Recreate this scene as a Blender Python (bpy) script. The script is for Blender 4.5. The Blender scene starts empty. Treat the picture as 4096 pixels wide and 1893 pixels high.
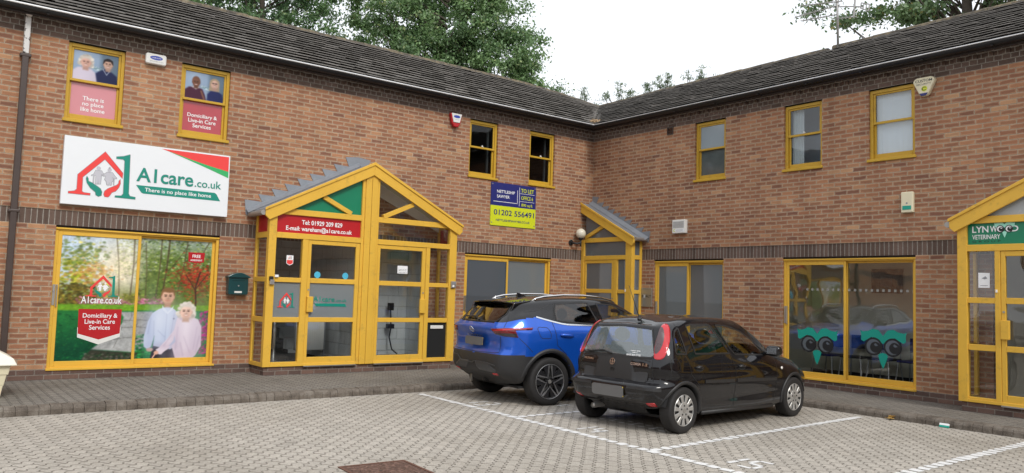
import bpy, math, random
import numpy as np
from mathutils import Vector, Matrix
from mathutils.bvhtree import BVHTree
from mathutils.geometry import delaunay_2d_cdt
random.seed(7); rng = np.random.default_rng(7)
R = math.radians
SC = bpy.context.scene
COL = SC.collection

# ------------------------------------------------------------------ camera, sky, sun, exposure
YAW, PITCH, ROLL = R(52.261), R(4.076), R(1.785)
CAM = Vector((-12.7335, -13.3948, 1.5883))
fwd = Vector((math.cos(YAW)*math.cos(PITCH), math.sin(YAW)*math.cos(PITCH), math.sin(PITCH)))
rgt0 = Vector((math.sin(YAW), -math.cos(YAW), 0)); up0 = rgt0.cross(fwd)
rgt = rgt0*math.cos(ROLL) + up0*math.sin(ROLL); upv = -rgt0*math.sin(ROLL) + up0*math.cos(ROLL)
cd = bpy.data.cameras.new('camera'); cam = bpy.data.objects.new('camera', cd); COL.objects.link(cam)
cd.sensor_fit = 'HORIZONTAL'; cd.sensor_width = 36.0; cd.lens = 36.0*3147.8/4096; cd.clip_start = .05; cd.clip_end = 2000
cam.matrix_world = Matrix(((rgt.x, upv.x, -fwd.x, CAM.x), (rgt.y, upv.y, -fwd.y, CAM.y), (rgt.z, upv.z, -fwd.z, CAM.z), (0, 0, 0, 1)))
SC.camera = cam
SUN_EL, SUN_AZ = R(42), R(261)          # azimuth of the sun seen from the yard (from +x towards +y)
w = bpy.data.worlds.new('World'); SC.world = w; w.use_nodes = True
nt = w.node_tree; nt.nodes.clear()
sky = nt.nodes.new('ShaderNodeTexSky'); sky.sky_type = 'NISHITA'; sky.sun_disc = False
sky.sun_elevation = SUN_EL; sky.sun_rotation = math.pi/2 - SUN_AZ; sky.dust_density = 3; sky.air_density = 1
ov = nt.nodes.new('ShaderNodeMixRGB'); ov.inputs[0].default_value = .86; ov.inputs[2].default_value = (11.6, 11.9, 12.4, 1)   # cloud cover
bg = nt.nodes.new('ShaderNodeBackground'); bg.inputs[1].default_value = .1
wo = nt.nodes.new('ShaderNodeOutputWorld')
nt.links.new(sky.outputs[0], ov.inputs[1]); nt.links.new(ov.outputs[0], bg.inputs[0]); nt.links.new(bg.outputs[0], wo.inputs[0])
sd = bpy.data.lights.new('sun', 'SUN'); sd.energy = 1.65; sd.angle = R(16); sd.color = (1, .96, .9)
so = bpy.data.objects.new('sun', sd); COL.objects.link(so)
so.rotation_euler = Vector((math.cos(SUN_AZ)*math.cos(SUN_EL), math.sin(SUN_AZ)*math.cos(SUN_EL), math.sin(SUN_EL))).to_track_quat('Z', 'Y').to_euler()
SC.view_settings.view_transform = 'Standard'; SC.view_settings.look = 'None'
SC.view_settings.exposure = .15; SC.view_settings.gamma = 1
try: SC.cycles.use_denoising = True
except Exception: pass

# ------------------------------------------------------------------ mesh helpers
def obj(name, me, parent=None):
    o = bpy.data.objects.new(name, me); COL.objects.link(o)
    if parent: o.parent = parent
    return o
def tag(o, label=None, cat=None, group=None, kind=None):
    for k, v in (('label', label), ('category', cat), ('group', group), ('kind', kind)):
        if v: o[k] = v
    return o
def thing(name, label, cat, loc=(0, 0, 0), rz=0, group=None):
    o = obj(name, None); o.location = loc; o.rotation_euler = (0, 0, rz); o.empty_display_size = .2
    return tag(o, label, cat, group)
SIDE_RZ = {'L': 0.0, 'R': -math.pi/2}
def at(side, t, d, z):            # along a wall (to the right as seen), depth behind its face, height
    return (t, d, z) if side == 'L' else (d, -t, z)
def wthing(side, t, z, name, label, cat, group=None, d=0):
    return thing(name, label, cat, at(side, t, d, z), SIDE_RZ[side], group)

class MB:
    def __init__(s): s.v, s.f, s.m, s.pieces = [], [], [], []
    def add(s, vs, fs, m=0):
        o = len(s.v); s.pieces.append((o, len(vs), [tuple(f) for f in fs])); s.v += [tuple(p) for p in vs]; s.f += [tuple(i+o for i in f) for f in fs]; s.m += [m]*len(fs); return s
    def quad(s, a, b, c, d, m=0): return s.add((a, b, c, d), ((0, 1, 2, 3),), m)
    def box(s, x0, x1, y0, y1, z0, z1, m=0):
        x0, x1 = min(x0, x1), max(x0, x1); y0, y1 = min(y0, y1), max(y0, y1); z0, z1 = min(z0, z1), max(z0, z1)
        v = [(x0, y0, z0), (x1, y0, z0), (x1, y1, z0), (x0, y1, z0), (x0, y0, z1), (x1, y0, z1), (x1, y1, z1), (x0, y1, z1)]
        return s.add(v, ((3, 2, 1, 0), (4, 5, 6, 7), (0, 1, 5, 4), (1, 2, 6, 5), (2, 3, 7, 6), (3, 0, 4, 7)), m)
    def prism(s, poly, d0, d1, m=0):          # polygon in (t,z), extruded in depth
        area = sum(poly[i][0]*poly[(i+1) % len(poly)][1] - poly[(i+1) % len(poly)][0]*poly[i][1] for i in range(len(poly)))
        if area < 0: poly = poly[::-1]
        n = len(poly); d0, d1 = min(d0, d1), max(d0, d1)
        v = [(p[0], d0, p[1]) for p in poly] + [(p[0], d1, p[1]) for p in poly]
        f = [tuple(range(n)), tuple(range(2*n-1, n-1, -1))] + [(i, i+n, (i+1) % n+n, (i+1) % n) for i in range(n)]
        return s.add(v, f, m)
    def flat(s, poly, d, m=0):                # single face seen from -d
        area = sum(poly[i][0]*poly[(i+1) % len(poly)][1] - poly[(i+1) % len(poly)][0]*poly[i][1] for i in range(len(poly)))
        if area < 0: poly = poly[::-1]
        return s.add([(p[0], d, p[1]) for p in poly], (tuple(range(len(poly))),), m)
    def bar(s, a, b, wd, d0, d1, m=0):        # straight bar between two (t,z) points
        a, b = Vector(a), Vector(b); n = (b-a).normalized(); n = Vector((-n.y, n.x))*wd/2
        return s.prism([tuple(a+n), tuple(b+n), tuple(b-n), tuple(a-n)], d0, d1, m)
    def tube(s, pts, r, n=8, m=0, cap=True):
        pts = [Vector(p) for p in pts]; rs = r if hasattr(r, '__len__') else [r]*len(pts)
        ring = []
        for i, p in enumerate(pts):
            d = (pts[min(i+1, len(pts)-1)] - pts[max(i-1, 0)]).normalized()
            a = d.orthogonal().normalized() if i == 0 else (pa - d*pa.dot(d)).normalized()
            pa = a; b = d.cross(a)
            ring.append([p + (a*math.cos(2*math.pi*k/n) + b*math.sin(2*math.pi*k/n))*rs[i] for k in range(n)])
        v = [q for rg in ring for q in rg]; f = []
        for i in range(len(pts)-1):
            for k in range(n):
                f.append((i*n+k, i*n+(k+1) % n, (i+1)*n+(k+1) % n, (i+1)*n+k))
        if cap: f += [tuple(range(n-1, -1, -1)), tuple((len(pts)-1)*n+k for k in range(n))]
        return s.add(v, f, m)
    def lathe(s, prof, c, axis='Y', n=32, m=0):   # prof: (radius, along axis)
        v = []; f = []; L = len(prof)
        for k in range(n):
            a = 2*math.pi*k/n
            for r_, h in prof:
                q = (r_*math.cos(a), h, r_*math.sin(a)) if axis == 'Y' else (r_*math.cos(a), r_*math.sin(a), h)
                v.append((c[0]+q[0], c[1]+q[1], c[2]+q[2]))
        for k in range(n):
            for i in range(L-1):
                q = (k*L+i, k*L+i+1, ((k+1) % n)*L+i+1, ((k+1) % n)*L+i)
                f.append(q if axis == 'Y' else q[::-1])
        return s.add(v, f, m)
    def ball(s, c, r, nu=20, nv=12, m=0):
        rr = r if hasattr(r, '__len__') else (r, r, r)
        v = []; f = []
        for j in range(nv+1):
            b = math.pi*j/nv
            for i in range(nu):
                a = 2*math.pi*i/nu
                v.append((c[0]+rr[0]*math.sin(b)*math.cos(a), c[1]+rr[1]*math.sin(b)*math.sin(a), c[2]-rr[2]*math.cos(b)))
        for j in range(nv):
            for i in range(nu):
                f.append((j*nu+i, j*nu+(i+1) % nu, (j+1)*nu+(i+1) % nu, (j+1)*nu+i))
        return s.add(v, f, m)
    def build_each(s, name, mat, parent):          # one object for each strip laid
        for o, n, fs in s.pieces:
            q = MB(); q.add(s.v[o:o+n], fs); q.build(name, mat, parent)
    def build(s, name, mats, parent=None, smooth=False, bevel=0, seg=1):
        me = bpy.data.meshes.new(name); me.from_pydata(s.v, [], s.f)
        mats = mats if isinstance(mats, (list, tuple)) else [mats]
        for m in mats: me.materials.append(m)
        me.polygons.foreach_set('material_index', s.m)
        if smooth: me.polygons.foreach_set('use_smooth', [True]*len(s.f))
        me.update()
        o = obj(name, me, parent)
        if bevel:
            b = o.modifiers.new('bevel', 'BEVEL'); b.width = bevel; b.segments = seg; b.limit_method = 'ANGLE'; b.angle_limit = R(50)
        return o

# ------------------------------------------------------------------ node helpers
class NT:
    def __init__(s, name):
        s.mat = bpy.data.materials.new(name); s.mat.use_nodes = True; s.t = s.mat.node_tree; s.t.nodes.clear()
        s.out = s.n('ShaderNodeOutputMaterial')
    def n(s, typ, **kw):
        x = s.t.nodes.new(typ)
        for k, v in kw.items(): setattr(x, k, v)
        return x
    def lk(s, a, b): s.t.links.new(a, b)
    def put(s, sock, v):
        if hasattr(v, 'is_output') or hasattr(v, 'links'): s.lk(v, sock)
        elif v is not None: sock.default_value = v
    def math(s, op, a, b=0.0, c=0.0, clamp=False):
        x = s.n('ShaderNodeMath', operation=op); x.use_clamp = clamp
        s.put(x.inputs[0], a); s.put(x.inputs[1], b)
        if op in ('MULTIPLY_ADD', 'SMOOTH_MIN', 'COMPARE', 'WRAP'): s.put(x.inputs[2], c)
        return x.outputs[0]
    def step(s, x, lo, hi):
        m = s.n('ShaderNodeMapRange', interpolation_type='SMOOTHSTEP')
        s.put(m.inputs[0], x); s.put(m.inputs[1], lo); s.put(m.inputs[2], hi); return m.outputs[0]
    def mix(s, f, a, b, mode='MIX'):
        x = s.n('ShaderNodeMixRGB', blend_type=mode); s.put(x.inputs[0], f)
        for i, v in ((1, a), (2, b)):
            s.put(x.inputs[i], (tuple(v)+(1,) if isinstance(v, (tuple, list)) and len(v) == 3 else v))
        return x.outputs[0]
    def noise(s, vec, scale, detail=3, rough=.5, dim='3D', out=0):
        x = s.n('ShaderNodeTexNoise', noise_dimensions=dim); s.put(x.inputs['Vector'], vec)
        x.inputs['Scale'].default_value = scale; x.inputs['Detail'].default_value = detail; x.inputs['Roughness'].default_value = rough
        return x.outputs[out]
    def ramp(s, f, stops, mode='LINEAR'):
        x = s.n('ShaderNodeValToRGB'); cr = x.color_ramp; cr.interpolation = mode; s.put(x.inputs[0], f)
        while len(cr.elements) < len(stops): cr.elements.new(.5)
        for e, (p, c) in zip(cr.elements, stops): e.position = p; e.color = tuple(c)+(1,)
        return x.outputs[0]
    def white(s, a, b):
        c = s.n('ShaderNodeCombineXYZ'); s.put(c.inputs[0], a); s.put(c.inputs[1], b)
        x = s.n('ShaderNodeTexWhiteNoise', noise_dimensions='2D'); s.lk(c.outputs[0], x.inputs['Vector']); return x.outputs['Value']
    def bump(s, h, dist, strength=1.0):
        x = s.n('ShaderNodeBump'); x.inputs['Strength'].default_value = strength; x.inputs['Distance'].default_value = dist
        s.put(x.inputs['Height'], h); return x.outputs[0]
    def bsdf(s, col, rough=.6, metal=0.0, normal=None, coat=0.0, spec=.5, emis=None, coat_rough=.03):
        b = s.n('ShaderNodeBsdfPrincipled')
        s.put(b.inputs['Base Color'], tuple(col)+(1,) if isinstance(col, (tuple, list)) and len(col) == 3 else col)
        s.put(b.inputs['Roughness'], rough); s.put(b.inputs['Metallic'], metal)
        b.inputs['Coat Weight'].default_value = coat; b.inputs['Coat Roughness'].default_value = coat_rough
        b.inputs['Specular IOR Level'].default_value = spec
        if normal is not None: s.lk(normal, b.inputs['Normal'])
        s.lk(b.outputs[0], s.out.inputs[0]); return b
    def coords(s):
        tc = s.n('ShaderNodeTexCoord'); x = s.n('ShaderNodeSeparateXYZ'); s.lk(tc.outputs['Object'], x.inputs[0])
        nn = s.n('ShaderNodeSeparateXYZ'); s.lk(tc.outputs['Normal'], nn.inputs[0])
        return tc.outputs['Object'], x.outputs, nn.outputs

def plain(name, col, rough=.5, metal=0.0, coat=0.0, var=.06, scale=6, bump=0.0, bscale=60, spec=.5):
    """a coloured surface with slight mottling and optional fine relief"""
    s = NT(name); P, _, _ = s.coords()
    n = s.noise(P, scale, 4, .6)
    f = s.math('MULTIPLY_ADD', n, 2*var, 1-var)
    c = s.n('ShaderNodeVectorMath', operation='SCALE'); c.inputs[0].default_value = col; s.lk(f, c.inputs['Scale'])
    nm = None
    if bump: nm = s.bump(s.noise(P, bscale, 3, .6), bump)
    r_ = s.math('MULTIPLY_ADD', n, .15, rough-.07)
    s.bsdf(c.outputs[0], r_, metal, nm, coat, spec); return s.mat

def brick(name, wd, h, z0, stops, mortar=(.42, .345, .26), joint=.0108, stagger=.5, seed=0.0, drag_face=None):
    s = NT(name); P, X, N = s.coords()
    side = s.math('GREATER_THAN', s.math('ABSOLUTE', N[0]), .6)
    mx = s.n('ShaderNodeMix'); s.lk(side, mx.inputs[0]); s.lk(X[0], mx.inputs[2]); s.lk(X[1], mx.inputs[3])
    wob = s.math('MULTIPLY_ADD', s.noise(P, 9, 2), .006, -.003)
    v = s.math('DIVIDE', s.math('ADD', s.math('SUBTRACT', X[2], z0), wob), h)
    row = s.math('FLOOR', v); fv = s.math('FRACT', v)
    sh = s.math('MULTIPLY', s.math('MODULO', row, 2.0), stagger)
    jit = s.math('MULTIPLY_ADD', s.white(row, seed+3.1), .10, -.05)
    u = s.math('ADD', s.math('ADD', s.math('DIVIDE', s.math('ADD', mx.outputs[0], wob), wd), sh), jit)
    col = s.math('FLOOR', u); fu = s.math('FRACT', u)
    du = s.math('MULTIPLY', s.math('MINIMUM', fu, s.math('SUBTRACT', 1.0, fu)), wd)
    dv = s.math('MULTIPLY', s.math('MINIMUM', fv, s.math('SUBTRACT', 1.0, fv)), h)
    d = s.math('MINIMUM', du, dv)
    rag = s.math('MULTIPLY_ADD', s.noise(P, 55, 3, .7), .006, -.003)
    mask = s.step(s.math('ADD', d, rag), joint/2-.0018, joint/2+.0018)
    idn = s.white(s.math('ADD', col, seed), row); idn2 = s.white(s.math('ADD', col, seed+17.3), s.math('ADD', row, 5.7))
    base = s.ramp(idn, stops)
    # crease-textured face: a darker core drawn across a paler border, different on each brick
    offc = s.n('ShaderNodeCombineXYZ'); s.put(offc.inputs[0], s.math('MULTIPLY_ADD', idn, 37.0, u)); s.put(offc.inputs[1], s.math('MULTIPLY_ADD', idn2, 19.0, v)); 
    drag = s.noise(offc.outputs[0], 1.5, 3, .6)
    edge = s.step(s.math('ADD', d, s.math('MULTIPLY_ADD', drag, .05, -.025)), .002, .026)
    pale = s.mix(.42, base, (.60, .41, .26)); dark = s.mix(s.math('MULTIPLY', idn2, .55), base, (.15, .075, .055))
    face = s.mix(edge, pale, dark) if drag_face is not False and stops[-1][1][0] > .25 else s.mix(edge, s.mix(.1, base, (.3, .26, .23)), base)
    face = s.mix(.8, face, s.ramp(s.noise(P, 120, 3, .7), ((.25, (.62, .62, .62)), (.75, (1.32, 1.32, 1.32)))), 'MULTIPLY')
    mo = s.mix(.7, mortar+(1,), s.ramp(s.noise(P, 30, 4, .7), ((.3, (.7, .7, .7)), (.7, (1.25, 1.25, 1.25)))), 'MULTIPLY')
    c = s.mix(mask, mo, face)
    stain = s.ramp(s.noise(P, .55, 5, .65), ((.3, (.82, .80, .79)), (.5, (1, 1, 1)), (.7, (1.08, 1.08, 1.08))))
    c = s.mix(.8, c, stain, 'MULTIPLY')
    mp = s.n('ShaderNodeMapping'); s.lk(P, mp.inputs[0]); mp.inputs['Scale'].default_value = (3.2, 3.2, .28)
    c = s.mix(.55, c, s.ramp(s.noise(mp.outputs[0], 1.0, 4, .6), ((.32, (.80, .79, .78)), (.55, (1.02, 1.02, 1.02)), (.75, (1.1, 1.1, 1.1)))), 'MULTIPLY')
    bloom = s.math('MULTIPLY', s.step(s.noise(P, 1.3, 4, .6), .66, .74), s.step(s.noise(P, 14, 4, .7), .45, .65))
    c = s.mix(s.math('MULTIPLY', bloom, .28), c, (.62, .56, .50))
    hgt = s.math('ADD', s.math('MULTIPLY', mask, 1.0), s.math('MULTIPLY', s.noise(P, 80, 3, .7), .35))
    s.bsdf(c, .85, 0, s.bump(hgt, .008, .9), spec=.25); return s.mat

def paver(name, tone, joint_tone, rot=R(45), stain=.5):
    """interlocking zig-zag blocks, two courses to the foot, with gritty faces"""
    s = NT(name); P, X, N = s.coords()
    mp = s.n('ShaderNodeMapping'); s.lk(P, mp.inputs[0]); mp.inputs['Rotation'].default_value = (0, 0, rot)
    sp = s.n('ShaderNodeSeparateXYZ'); s.lk(mp.outputs[0], sp.inputs[0])
    wob = s.math('MULTIPLY_ADD', s.noise(P, 2.3, 2), .03, -.015)
    BW, BL = .116, .214
    vv = s.math('ADD', sp.outputs[1], wob)
    tri = s.math('PINGPONG', s.math('DIVIDE', vv, BL/4), 1.0)                   # zig-zag of the long sides
    zig = s.math('MULTIPLY', s.math('SUBTRACT', s.step(tri, .22, .78), .5), .026)
    u = s.math('DIVIDE', s.math('ADD', s.math('ADD', sp.outputs[0], zig), wob), BW)
    ci = s.math('FLOOR', u); fu = s.math('FRACT', u)
    v = s.math('ADD', s.math('DIVIDE', vv, BL), s.math('MULTIPLY', s.math('MODULO', ci, 2.0), .5))
    v = s.math('ADD', v, s.math('MULTIPLY', s.math('SUBTRACT', s.step(fu, .3, .7), .5), .05))
    ri = s.math('FLOOR', v); fv = s.math('FRACT', v)
    du = s.math('MULTIPLY', s.math('MINIMUM', fu, s.math('SUBTRACT', 1.0, fu)), BW)
    dv = s.math('MULTIPLY', s.math('MINIMUM', fv, s.math('SUBTRACT', 1.0, fv)), BL)
    d = s.math('MINIMUM', du, dv)
    rag = s.math('MULTIPLY_ADD', s.noise(P, 70, 3, .7), .008, -.004)
    mask = s.step(s.math('ADD', d, rag), .0022, .0072)
    idn = s.white(ci, ri)
    base = s.mix(idn, tuple(x*.93 for x in tone), tuple(min(1, x*1.07) for x in tone))
    grit = s.ramp(s.noise(P, 85, 4, .85), ((.30, (.5, .49, .47)), (.48, (.95, .95, .95)), (.66, (1.5, 1.48, 1.45))))
    c = s.mix(.75, base, grit, 'MULTIPLY')
    c = s.mix(.8, c, s.ramp(s.noise(P, 22, 3, .7), ((.3, (.8, .79, .78)), (.7, (1.15, 1.15, 1.14)))), 'MULTIPLY')
    big = s.noise(P, .45, 5, .62)
    c = s.mix(stain, c, s.ramp(big, ((.3, (.66, .64, .60)), (.55, (1.02, 1.02, 1.02)), (.8, (1.1, 1.09, 1.07)))), 'MULTIPLY')
    oil = s.step(s.noise(P, 1.1, 4, .6), .60, .76)
    c = s.mix(s.math('MULTIPLY', oil, .34), c, tuple(x*.35 for x in tone))
    jt = s.mix(s.noise(P, 3.0, 3), tuple(x*.7 for x in joint_tone), tuple(x*1.3 for x in joint_tone))
    c = s.mix(mask, jt, c)
    hgt = s.math('ADD', mask, s.math('MULTIPLY', s.noise(P, 150, 3, .7), .3))
    s.bsdf(c, .88, 0, s.bump(hgt, .007, 1.0), spec=.25); return s.mat

def glass(name, tint=(.9, .93, .94), refl=1.0, opaque=0.0, body=(.05, .06, .06), rough=.02):
    """window glass: clear with a mirror film by Fresnel, optionally tinted or backed with film"""
    s = NT(name); P, _, _ = s.coords()
    tr = s.n('ShaderNodeBsdfTransparent'); tr.inputs[0].default_value = tuple(tint)+(1,)
    df = s.n('ShaderNodeBsdfDiffuse'); df.inputs[0].default_value = tuple(body)+(1,)
    nb = s.bump(s.noise(P, 2.5, 1, .3), .012, .25)
    gl = s.n('ShaderNodeBsdfGlossy'); gl.inputs['Roughness'].default_value = rough; s.lk(nb, gl.inputs['Normal'])
    lw = s.n('ShaderNodeLayerWeight'); lw.inputs[0].default_value = .5
    fr = s.math('MULTIPLY_ADD', s.math('POWER', lw.outputs['Facing'], 5.0), .96, .042)
    m1 = s.n('ShaderNodeMixShader'); m1.inputs[0].default_value = opaque; s.lk(tr.outputs[0], m1.inputs[1]); s.lk(df.outputs[0], m1.inputs[2])
    m2 = s.n('ShaderNodeMixShader'); s.lk(s.math('MULTIPLY', fr, 1.9*refl, clamp=True), m2.inputs[0]); s.lk(m1.outputs[0], m2.inputs[1]); s.lk(gl.outputs[0], m2.inputs[2])
    s.lk(m2.outputs[0], s.out.inputs[0]); return s.mat

def vcol(name, rough=.5, spec=.5, trans=0.0, coat=0.0):
    s = NT(name); a = s.n('ShaderNodeVertexColor'); a.layer_name = 'Col'
    if trans:
        d = s.n('ShaderNodeBsdfDiffuse'); t = s.n('ShaderNodeBsdfTranslucent'); g = s.n('ShaderNodeBsdfGlossy'); g.inputs['Roughness'].default_value = .45
        s.lk(a.outputs[0], d.inputs[0]); s.lk(a.outputs[0], t.inputs[0])
        m = s.n('ShaderNodeMixShader'); m.inputs[0].default_value = trans; s.lk(d.outputs[0], m.inputs[1]); s.lk(t.outputs[0], m.inputs[2])
        m2 = s.n('ShaderNodeMixShader'); m2.inputs[0].default_value = .06; s.lk(m.outputs[0], m2.inputs[1]); s.lk(g.outputs[0], m2.inputs[2])
        s.lk(m2.outputs[0], s.out.inputs[0])
    else: s.bsdf(a.outputs[0], rough, spec=spec, coat=coat)
    return s.mat

def lin(c):        # sRGB 0..255 -> linear
    c = np.asarray(c, float)/255
    return np.where(c <= .04045, c/12.92, ((c+.055)/1.055)**2.4)
def srgb(*c): return tuple(float(x) for x in lin(c))

M = {}
BR = ((0, (.23, .106, .07)), (.05, (.30, .137, .08)), (.32, (.375, .172, .094)), (.85, (.435, .212, .112)), (1, (.52, .295, .16)))
DK = ((0, (.10, .068, .054)), (.5, (.13, .088, .070)), (1, (.165, .112, .09)))
M['brick_low'] = brick('brick_low', .2286, .0762, .25, BR, seed=0)
M['brick_up'] = brick('brick_up', .2286, .07591, 2.609, BR, seed=40)
M['plinth'] = brick('plinth', .2286, .0765, .097, ((0, (.10, .066, .056)), (.5, (.145, .09, .074)), (1, (.19, .115, .09))), mortar=(.27, .235, .20), seed=80)
M['soldier'] = brick('soldier', .0762, .25, 2.372, DK, mortar=(.36, .33, .29), stagger=0, seed=120, joint=.011)
M['dark_stretcher'] = brick('dark_stretcher', .2286, .0765, 5.19, DK, mortar=(.40, .365, .32), seed=160)
M['dark_header'] = brick('dark_header', .1143, .0765, 5.19, DK, mortar=(.36, .33, .29), seed=200)
M['road'] = paver('road', (.42, .39, .346), (.14, .125, .104), stain=.55)
M['pavement'] = paver('pavement', (.205, .190, .170), (.055, .05, .044), rot=R(0), stain=.85)
def painted_wood(name, col, dirt):
    s = NT(name); P, X, N = s.coords()
    c = s.mix(s.noise(P, 2.2, 4, .6), tuple(x*.88 for x in col), tuple(min(1, x*1.08) for x in col))
    gr = s.step(s.noise(P, 5.5, 6, .72), .54, .72); sp = s.step(s.noise(P, 48, 3, .7), .66, .74)
    c = s.mix(s.math('MULTIPLY', gr, dirt), c, (.30, .19, .05)); c = s.mix(s.math('MULTIPLY', sp, dirt*1.2, clamp=True), c, (.16, .10, .04))
    s.bsdf(c, s.math('MULTIPLY_ADD', gr, .2, .4), 0, s.bump(s.noise(P, 30, 4, .7), .0012), spec=.35); return s.mat
M['yellow'] = painted_wood('yellow_paint', (.745, .445, .058), .36)
M['yellow_old'] = painted_wood('yellow_weathered_paint', (.56, .345, .035), .5)
M['white'] = plain('white_panel', (.78, .81, .84), .35, var=.02)
M['white_plastic'] = plain('white_plastic', (.74, .74, .71), .4, var=.05, scale=14)
M['cream'] = plain('cream_plastic', (.76, .70, .50), .5, var=.05)
M['black'] = plain('black_plastic', (.016, .016, .017), .45, var=.2, scale=20, bump=.0004, bscale=300)
M['gutter'] = plain('gutter_plastic', (.008, .008, .009), .42, var=.2, scale=3)
M['rim_glint'] = plain('rim_glint', (.80, .81, .82), .3, var=.25, scale=2)  # white colour paints the sky highlight along the gutter edge
M['brown_metal'] = plain('brown_paint', (.06, .042, .036), .4, var=.15)
M['soffit'] = plain('soffit_paint', (.035, .025, .022), .6, var=.3, scale=3)
M['lead'] = plain('lead_sheet', (.25, .27, .30), .5, metal=.25, var=.25, scale=5, bump=.002, bscale=14)
M['green_panel'] = plain('green_panel', (.004, .20, .10), .35, var=.03)
M['red_panel'] = plain('red_panel', (.46, .012, .018), .3, var=.03)
M['logo_red'] = plain('logo_red', (.80, .055, .05), .4, var=.02)
M['logo_green'] = plain('logo_green', (.002, .25, .185), .4, var=.02)
M['leaf_green'] = plain('sign_light_green', (.035, .42, .13), .4, var=.02)
M['logo_grey'] = plain('logo_grey', (.52, .52, .57), .4, var=.02)
M['grey_line'] = plain('grey_line', (.26, .27, .29), .4, var=.02)
M['navy'] = plain('navy_panel', (.016, .022, .16), .4, var=.04)
M['lime'] = plain('lime_panel', (.62, .68, .02), .4, var=.04)
M['print_white'] = plain('white_print', (.84, .85, .86), .5, var=.02)
M['print_black'] = plain('black_print', (.012, .013, .014), .5, var=.02)
M['steel'] = plain('brushed_steel', (.55, .55, .54), .32, metal=.9, var=.08, scale=30)
M['dull_steel'] = plain('dull_steel', (.40, .39, .37), .42, metal=.7, var=.1)

M['glass'] = glass('clear_glass', refl=1.35)
M['glass_shop'] = glass('shop_glass', refl=2.3)
M['dot_print'] = plain('etched_squares', (.27, .27, .25), .5)
M['film_grey'] = glass('frosted_grey_film', opaque=.96, body=(.135, .152, .16), refl=1.0, rough=.10)
M['film_dark'] = glass('dark_grey_film', opaque=.97, body=(.060, .074, .090), refl=.9, rough=.08)
M['glass_up'] = glass('upper_window_glass', tint=(.75, .8, .82), refl=1.15)
M['glass_dark'] = glass('dark_window_glass', tint=(.5, .52, .52), refl=.55)
M['pale_film'] = plain('pale_film', (.40, .43, .44), .25, var=.06)
M['sky_tone_room'] = plain('sky_tone_wall', (.58, .64, .72), .8, var=.03)  # blue wall colour stands in for sky reflected in the panes
M['mint'] = plain('mint_print', (.35, .75, .60), .5, var=.02)
M['teal'] = plain('teal_decal', (.006, .33, .25), .45, var=.05)
M['room'] = plain('room_wall', (.80, .77, .62), .8, var=.04)
M['blockwork'] = brick('painted_blockwork', .45, .225, 0.1, ((0, (.76, .79, .79)), (1, (.82, .85, .85))), mortar=(.62, .65, .65), joint=.012, seed=300, drag_face=False)
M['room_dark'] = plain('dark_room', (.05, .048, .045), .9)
M['room_floor'] = plain('dark_green_floor', (.06, .075, .055), .35, var=.1)
M['carpet'] = plain('dark_carpet', (.04, .043, .05), .9, var=.2, scale=60)
M['rust'] = plain('rusty_iron', (.15, .072, .048), .75, metal=.2, var=.3, scale=18, bump=.0)

# ------------------------------------------------------------------ ground, pavement, kerb
KX, KY = -1.76, -2.77
g = MB(); g.quad((-220, -220, 0), (220, -220, 0), (220, 220, 0), (-220, 220, 0)); tag(g.build('road', M['road']), kind='structure')
g = MB()
g.box(-24, KX+.16, KY+.16, .3, .01, .098); g.box(KX+.16, .3, -24, .3, .01, .0985)
tag(g.build('pavement', M['pavement']), kind='structure')
def kerb_mat():
    s = NT('kerb_blocks'); P, X, N = s.coords()
    n = s.noise(P, 5, 4, .65); c = s.ramp(n, ((.3, (.085, .07, .058)), (.52, (.17, .145, .12)), (.72, (.25, .225, .195))))
    g_ = s.ramp(s.noise(P, 120, 3, .8), ((.3, (.6, .58, .56)), (.55, (1, 1, 1)), (.78, (2.0, 2.0, 1.95))))
    c = s.mix(.8, c, g_, 'MULTIPLY')
    s.bsdf(c, .8, 0, s.bump(s.noise(P, 60, 4, .7), .008), spec=.3); return s.mat
M['kerb'] = kerb_mat()
g = MB()
def kerb_block(org, ax, ay, L):        # profile: bullnosed upstand
    h = .105+random.uniform(-.004, .006); o_ = random.uniform(-.005, .005)
    prof = [(0+o_, -.02), (0+o_, h*.55), (.012+o_, h*.80), (.035+o_, h*.95), (.07, h), (.17, h+.001), (.17, -.02)]
    n = len(prof); v = []
    for e in (.002, L-.002):
        for a, z in prof: v.append((org[0]+ax[0]*e+ay[0]*a, org[1]+ax[1]*e+ay[1]*a, z))
    f = [(i, i+1, n+i+1, n+i) for i in range(n-1)] + [tuple(range(n-1, -1, -1)), tuple(range(n, 2*n))]
    if ax[0]*ay[1]-ax[1]*ay[0] < 0: f = [q[::-1] for q in f]
    g.add(v, [q[::-1] for q in f])
x = KX
while x > -24: kerb_block((x-.117, KY), (1, 0), (0, 1), .117); x -= .117
y = KY
while y > -24: kerb_block((KX, y), (0, -1), (1, 0), .117); y -= .117
g.box(-24, KX+.02, KY+.02, KY+.15, .0, .085); g.box(KX+.02, KX+.15, -24, KY+.15, .0, .0855)
tag(g.build('kerb', M['kerb'], smooth=False, bevel=.004, seg=2), kind='structure')

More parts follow.
